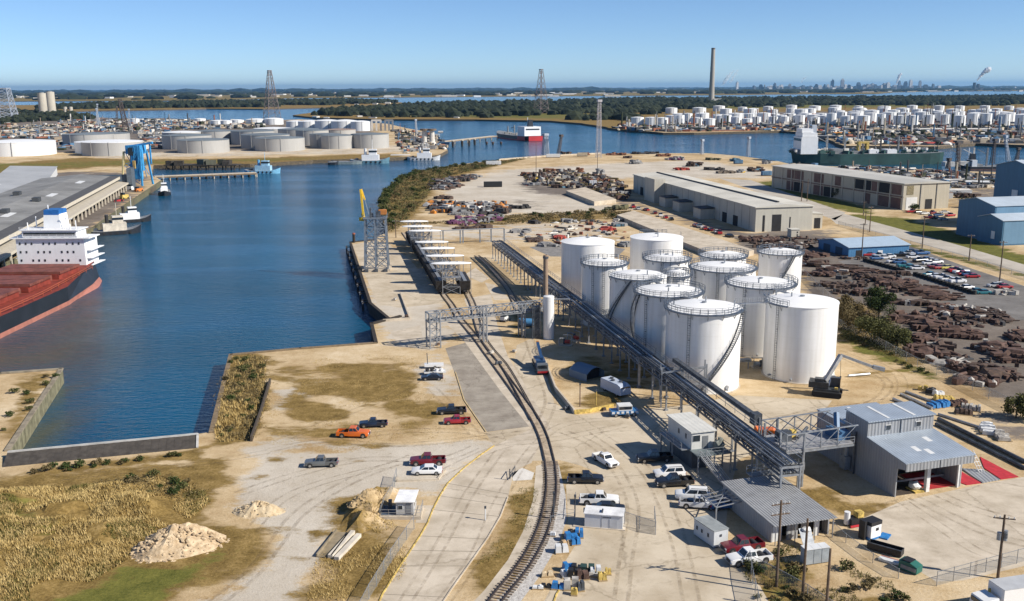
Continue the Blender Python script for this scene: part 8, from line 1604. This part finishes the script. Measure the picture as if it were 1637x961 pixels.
for a in [(917, 858, 1.5, 1.3, 1.0, BLCK, 'dark covered pallet at the back of the blue group'), (926, 858, 1.2, 1.3, 1.1, TARP, 'blue covered pallet at the back right of the blue group'), (913, 864, 1.8, 1.3, 1.0, TARP, 'blue covered pallet in the middle of the blue group'), (906, 870, 1.4, 1.0, .5, mat('pallet_goods_tan', (.42, .3, .17), .8), 'tan pallet in front of the blue group'), (920, 870, 1.3, 1.0, .8, TARP, 'small blue pallet in front of the blue group'), (898, 883, 1.8, 1.2, .9, LIGHTP, 'white wrapped pallet below the blue group'), (884, 857, .8, .6, .5, LIGHTP, 'little white sack on the ballast'),
          (909, 912, 1.6, 1.2, .9, TARP, 'blue pallet at the left of the bigger goods row'), (906, 921, 1.5, 1.2, .8, LIGHTP, 'white pallet at the left of the bigger goods row'), (922, 914, 1.4, 1.1, .8, BLCK, 'black sheeted pallet in the bigger goods row'), (939, 913, 2.0, 1.2, .9, mat('green_black_sheet', (.03, .06, .05), .5), 'dark green sheeted pallet in the bigger goods row'), (952, 919, 1.5, 1.1, 1.0, LIGHTP, 'white pallet at the right of the bigger goods row'), (917, 924, 1.5, 1.2, 1.0, BLCK, 'black pallet at the front of the bigger goods row'), (931, 925, 1.6, 1.2, 1.1, RUST, 'rust brown crate load at the front of the bigger goods row'), (963, 927, 1.1, 1.0, .9, YELL, 'yellow crate at the right end of the bigger goods row'), (972, 918, .8, .8, .9, YELL, 'small yellow crate behind the right end of the row'), (945, 921, 2.2, .8, .5, PALES, 'pale timber bundle in the bigger goods row'),
          (875, 921, 1.6, .9, .5, SNDP, 'sandy sack beside the kerb'), (893, 941, 1.8, 1.0, .8, TARP, 'blue pallet in the lowest goods row'), (913, 941, 2.0, 1.2, 1.2, PALES, 'grey bulky load in the lowest goods row'), (873, 940, 1.4, .8, .4, BLCK, 'flat dark pallet in the lowest goods row'), (928, 944, .9, .9, 1.1, DSTEEL, 'dark drum crate in the lowest goods row'), (918, 951, .8, .8, .9, YELL, 'yellow crate in the lowest goods row'), (860, 941, 1.4, .8, .3, LIGHTP, 'flat pale pallet at the left of the lowest row')]: pallet(*a, rz=rnd.uniform(-.25, .25))
for i, (a, b_) in enumerate([((518, 892), (549, 852)), ((528, 893), (564, 853)), ((538, 896), (574, 858))]):
    A_, B_ = G(*a), G(*b_); d = B_ - A_; t = thing('concrete_beam', ['weathered hollow concrete trough lying left of the two pale beams', 'long pale concrete beam in the middle of the three', 'long pale concrete beam nearest the fence'][i], 'beam', A_, math.atan2(d.y, d.x)); L = d.length
    m_ = mat('pale_beam', (.55, .50, .42), .85, var=.12) if i else mat('old_beam', (.22, .18, .12), .9, var=.3); b = MB(); w_ = .35 if i else 1.0
    if i: b.b2((0, -w_, 0), (L, w_, .5)); b.build('beam', m_, t)
    else:
        MB().b2((0, -w_ + .12, .05), (L, w_ - .12, .12)).build('trough_bed', m_, t)
        for s in (-1, 1): MB().b2((0, s * w_ - .1, 0), (L, s * w_ + .1, .5)).build('trough_side', MATS.get('pale_beam') or m_, t)
t = thing('fuel_kiosk', 'white and black pump kiosk with a blue skirt beside the loading yard', 'kiosk', G(1392, 858), R(30)); b = MB(); MB().b2((-1.0, -.8, .25), (1.0, .8, 2.0)).build('housing', paint('white', PC['white']), t); MB().b2((-1.2, -.9, .0), (1.2, .9, .24)).build('skirt', TARP, t); MB().b2((-1.05, -.85, 2.01), (1.05, .85, 2.55)).build('top_hood', BLCK, t); MB().box((.2, -.83, 1.4), (.5, .05, .4)).build('panel', BLCK, t); MB().b2((-1.7, -.3, 0), (-1.3, .7, 2.7)).build('dark_column', BLCK, t); MB().box((1.6, -1.0, .1), (1.8, 1.2, .2), .4).build('spill_tray', TARP, t)
t = thing('compressor_unit', 'yellow and black compressor with a white drum behind the pump kiosk', 'compressor', G(1367, 838), R(20)); MB().b2((-1.2, -.7, .2), (.8, .7, 1.1)).build('frame', BLCK, t); MB().b2((.0, -.5, 1.1), (1.0, .5, 1.9)).build('engine', YELL, t); MB().tube((-1.3, .2, .2), (-1.3, .2, 2.0), .42, 12).build('drum', paint('white', PC['white']), t); MB().box((-.2, -.9, .2), (2.6, .2, .25)).build('tray', REDC, t)
t = thing('open_skip', 'long black open skip on the kerb of the loading yard', 'skip', G(1415, 882), R(-38)); b = MB(); b.b2((-2.2, -.7, .1), (2.2, -.6, .95)); b.b2((-2.2, .6, .1), (2.2, .7, .95)); b.b2((-2.2, -.6, .1), (-2.1, .6, .95)); b.b2((2.1, -.6, .1), (2.2, .6, .95)); b.b2((-2.1, -.6, .1), (2.1, .6, .2)); b.build('body', BLCK, t); MB().b2((-2.25, -.75, .96), (2.25, -.55, 1.03)).build('rim', DSTEEL, t)
t = thing('plank_stack', 'white and red plank stack beside the black skip', 'stack', G(1426, 900), R(-38)); MB().b2((-1.6, -.5, .1), (1.6, .3, .4)).build('white_planks', LIGHTP, t); MB().b2((-1.5, .31, .1), (1.7, .5, .45)).build('red_plank', mat('pink_plank', (.42, .18, .15), .8), t)
t = thing('waste_skip', 'dark green waste skip standing on the loading yard', 'skip', G(1455, 912), R(-50)); b = loft([sec(1.2, .75, .1, 1.0, .05), sec(.2, .75, .1, 1.35, .05), sec(-1.2, .75, .1, 1.3, .05)]); b.build('body', mat('skip_green', (.02, .12, .095), .5), t); MB().box((.1, -.8, .6), (2.0, .08, .5)).build('panel', LEADG, t); MB().box((-.3, 0, 1.42), (1.2, 1.3, .08)).build('lid', BLCK, t)
# pipes and debris right of the shed
for i, (a, b_, r, m_) in enumerate([((1428, 640), (1478, 662), .3, LPIPE), ((1440, 632), (1490, 655), .28, LPIPE), ((1448, 628), (1500, 648), .25, GALV), ((1500, 672), (1640, 742), .35, DSTEEL), ((1496, 680), (1640, 752), .3, DSTEEL), ((1500, 664), (1580, 690), .25, LPIPE), ((1356, 603), (1390, 600), .3, LPIPE)]):
    A_, B_ = G(*a), G(*b_); o = MB().tube(Vector((0, 0, r)), (B_ - A_) + Vector((0, 0, r)), r, 10).build('loose_pipe', m_); o.location = A_; tag(o, ['pale pipe lying lowest beside the shed', 'pale pipe lying in the middle of the three', 'grey pipe lying uppermost of the three', 'long dark pipe running off to the right edge', 'second long dark pipe nearest the red mats', 'pale pipe above the long dark pipes', 'short pale pipe beside the mobile crane'][i], 'pipe')
for i, (x, y, w, m_) in enumerate([(1488, 628, 2.6, BLCK), (1500, 632, 2.2, LIGHTP), (1508, 640, 3.6, YELL), (1500, 650, 4.2, TARP), (1530, 648, 3.5, RUST), (1552, 655, 3.5, PALES), (1580, 690, 5, LIGHTP), (1600, 700, 4, PALES), (1475, 624, 2.0, YELL), (1540, 662, 3, RUST2)]): pallet(x, y, w, w * .6, .9, m_, '%s debris heap on the sand behind the ribbed shed' % ['black', 'white', 'yellow', 'blue', 'rusty', 'pale', 'white flat', 'pale flat', 'small yellow', 'dark rusty'][i], rnd.uniform(0, 3), .7, 'debris behind the ribbed shed')
for i, (x, y, wpx) in enumerate([(785, 566, 14), (797, 583, 12), (822, 563, 10), (905, 655, 9), (1003, 668, 8), (700, 552, 10), (650, 508, 14), (632, 480, 12), (965, 656, 10)]): pallet(x, y, wpx / 8, .8, .6, rnd.choice([RUST2, PALES, DSTEEL]), 'small loose heap of fittings beside the tracks and low walls', rnd.uniform(0, 3), .6, 'small loose heaps near the tracks')
# --- dense low industrial jumble that nobody could count
def jumble(name, pix, n, w, h, mats, seed, z=0.0, thr=-.3, tall=.06):
    rg = random.Random(seed); P = np.array(GP(pix, z)); l_, h_ = P.min(0), P.max(0); pts = np.random.RandomState(seed).rand(n * 8, 2) * (h_ - l_) + l_; pts = pts[sdist(pts, P) > 0]; b = MB(); c = 0
    for q in pts:
        if c >= n: break
        if noise.noise(Vector((q[0] / (w[1] * 9), q[1] / (w[1] * 9), seed))) < thr: continue
        c += 1; b.cur = rg.randrange(len(mats)); k = rg.random(); ww, hh = rg.uniform(*w), rg.uniform(*h)
        if k < tall: b.tube((q[0], q[1], z), (q[0], q[1], z + hh * 4), ww * .12, 6)
        elif k < .5: b.box((q[0], q[1], z + hh / 2), (ww, ww * rg.uniform(.3, .9), hh), rg.uniform(0, 3))
        elif k < .7: a = rg.uniform(0, 3); d = Vector((math.cos(a), math.sin(a), 0)) * ww; b.tube(Vector((q[0], q[1], z + hh * .5)) - d, Vector((q[0], q[1], z + hh * .5)) + d, hh * .4, 7)
        else: b.blob((q[0], q[1], z), ww * .6, 1, .6, (1, 1, min(1.2, hh / ww * 1.4)), c % 60)
    tag(b.build(name, mats), kind='stuff')
CL = CLM + [mat('jumble_shrub', (.03, .036, .016), .9, var=.4, sc=.1), CLM[3], CLM[3], CLM[1]]
jumble('port_jumble', [(92, 194), (190, 192), (420, 196), (420, 205), (270, 208), (275, 236), (225, 240), (225, 214), (95, 214)], 1500, (3, 11), (1.2, 5), CL, 1, 0, -.3, .03)
jumble('yard_jumble', [(-60, 206), (92, 200), (118, 214), (118, 238), (96, 240), (90, 222), (-60, 222)], 700, (3, 10), (1.2, 4), CL, 2, 0, -.3, .03)
jumble('shore_jumble', [(630, 208), (690, 214), (712, 232), (712, 240), (640, 246), (636, 225)], 240, (2, 8), (1, 4), CL, 3)
jumble('terminal_jumble', [(985, 207), (1060, 211), (1250, 209), (1300, 213), (1350, 231), (1500, 233), (1560, 228), (1660, 230), (1660, 203), (1330, 203), (1000, 199)], 1700, (3, 12), (1.5, 6), CL, 4, 0, -.4, .08)
jumble('terminal_pipework', [(1020, 203), (1330, 205), (1660, 206), (1660, 184), (1200, 186)], 900, (3, 9), (2, 7), [CLM[3], CLM[1], CLM[2], LEADG, CLM[0]], 5, 0, -.4, .12)
jumble('shipyard_jumble', [(1262, 265), (1400, 270), (1510, 276), (1640, 280), (1640, 300), (1515, 300), (1515, 320), (1508, 300), (1400, 282)], 700, (1.5, 6), (.8, 3.2), CL, 6, 0, -.3, .03)
jumble('scrap_jumble', [(840, 280), (880, 274), (950, 278), (990, 292), (1010, 305), (1000, 322), (940, 304), (880, 298), (842, 290)], 800, (1, 4.5), (.6, 3), [RUST2, RUST2, CLM[3], RUST, CLM[1], CLM[5], LEAF['brown']], 7, 0, -.3, 0)
jumble('scrap_row_jumble', [(690, 290), (760, 282), (765, 292), (720, 304), (690, 304)], 200, (1, 5), (.6, 2.5), [RUST2, CLM[3], CLM[1], RUST], 8, 0, -.3, 0); jumble('machine_row_jumble', [(680, 326), (812, 328), (815, 342), (690, 342)], 260, (1, 5), (.6, 3), [RUST2, CLM[3], CLM[1], SC and MATS['scrap_orange'], CLM[2]], 9, 0, -.3, 0)
jumble('purple_row_jumble', [(730, 352), (800, 347), (800, 353), (735, 362)], 130, (1, 4), (.5, 2), [MATS['scrap_purple'], RUST2, CLM[1]], 10, 0, -.3, 0); jumble('sand_yard_jumble', [(840, 358), (1000, 352), (1010, 398), (900, 398), (830, 385)], 160, (.6, 2.5), (.3, 1.4), [RUST2, CLM[3], CLM[1], CLM[2], CLM[0]], 11, 0, -.3, 0)
jumble('yard_edge_jumble', [(1195, 378), (1330, 376), (1420, 440), (1600, 500), (1660, 560), (1660, 650), (1560, 600), (1440, 545), (1345, 490), (1290, 440), (1200, 398)], 420, (.5, 2.2), (.3, 1.3), [RUST2, RUST, CLM[3], RUST2], 12, 0, .08, 0)
# deck gear of the long green ship
t = bpy.data.objects.get('cargo_ship.004')
def under(name, pix, n, hmin, hmax, m_, seed, leaf):
    rg = random.Random(seed); P = np.array(GP(pix)); l_, h_ = P.min(0), P.max(0); pts = np.random.RandomState(seed).rand(n * 6, 2) * (h_ - l_) + l_; pts = pts[sdist(pts, P) > .2]; b = MB(); c = 0
    for q in pts:
        if c >= n: break
        if noise.noise(Vector((q[0] / 12, q[1] / 12, seed))) < -.2: continue
        c += 1; z0 = gz(*q); hh = rg.uniform(hmin, hmax)
        for j in range(9):
            p = Vector((q[0] + rg.gauss(0, .7), q[1] + rg.gauss(0, .7), z0 + hh * rg.random())); a = Vector((rg.gauss(0, 1), rg.gauss(0, 1), rg.gauss(0, 1))).normalized(); e = a.cross(Vector((rg.gauss(0, 1), rg.gauss(0, 1), rg.gauss(0, 1)))).normalized(); s = leaf * rg.uniform(.6, 1.4)
            b.add([p - a * s, p + e * s * .6, p + a * s, p - e * s * .6], [(0, 1, 2, 3)])
    tag(b.build(name, m_), kind='stuff')
BK_ = [(613, 352), (609, 330), (619, 308), (641, 286), (680, 273), (740, 264), (800, 258), (850, 252), (790, 266), (725, 280), (695, 298), (672, 328), (645, 358), (622, 373)]
under('bank_undergrowth', BK_, 1300, .4, 1.4, LEAF['olive'], 41, .34); under('bank_brush', BK_, 1900, .4, 1.5, LEAF['brown'], 42, .34); under('strip_undergrowth', [(640, 358), (760, 351), (830, 343), (1010, 334), (1012, 348), (900, 356), (760, 360)], 1200, .2, .8, LEAF['brown'], 43, .3)
under('basin_undergrowth', [(368, 568), (424, 572), (428, 640), (404, 704), (345, 708), (338, 690)], 900, .2, .9, LEAF['brown'], 44, .14); under('fence_undergrowth', [(1336, 505), (1380, 505), (1440, 545), (1450, 575), (1400, 560), (1345, 540)], 900, .3, 1.5, LEAF['olive'], 45, .15); under('mound_scrub', [(150, 775), (265, 762), (330, 785), (310, 808), (240, 800), (170, 800)], 260, .2, .9, LEAF['brown'], 46, .12)
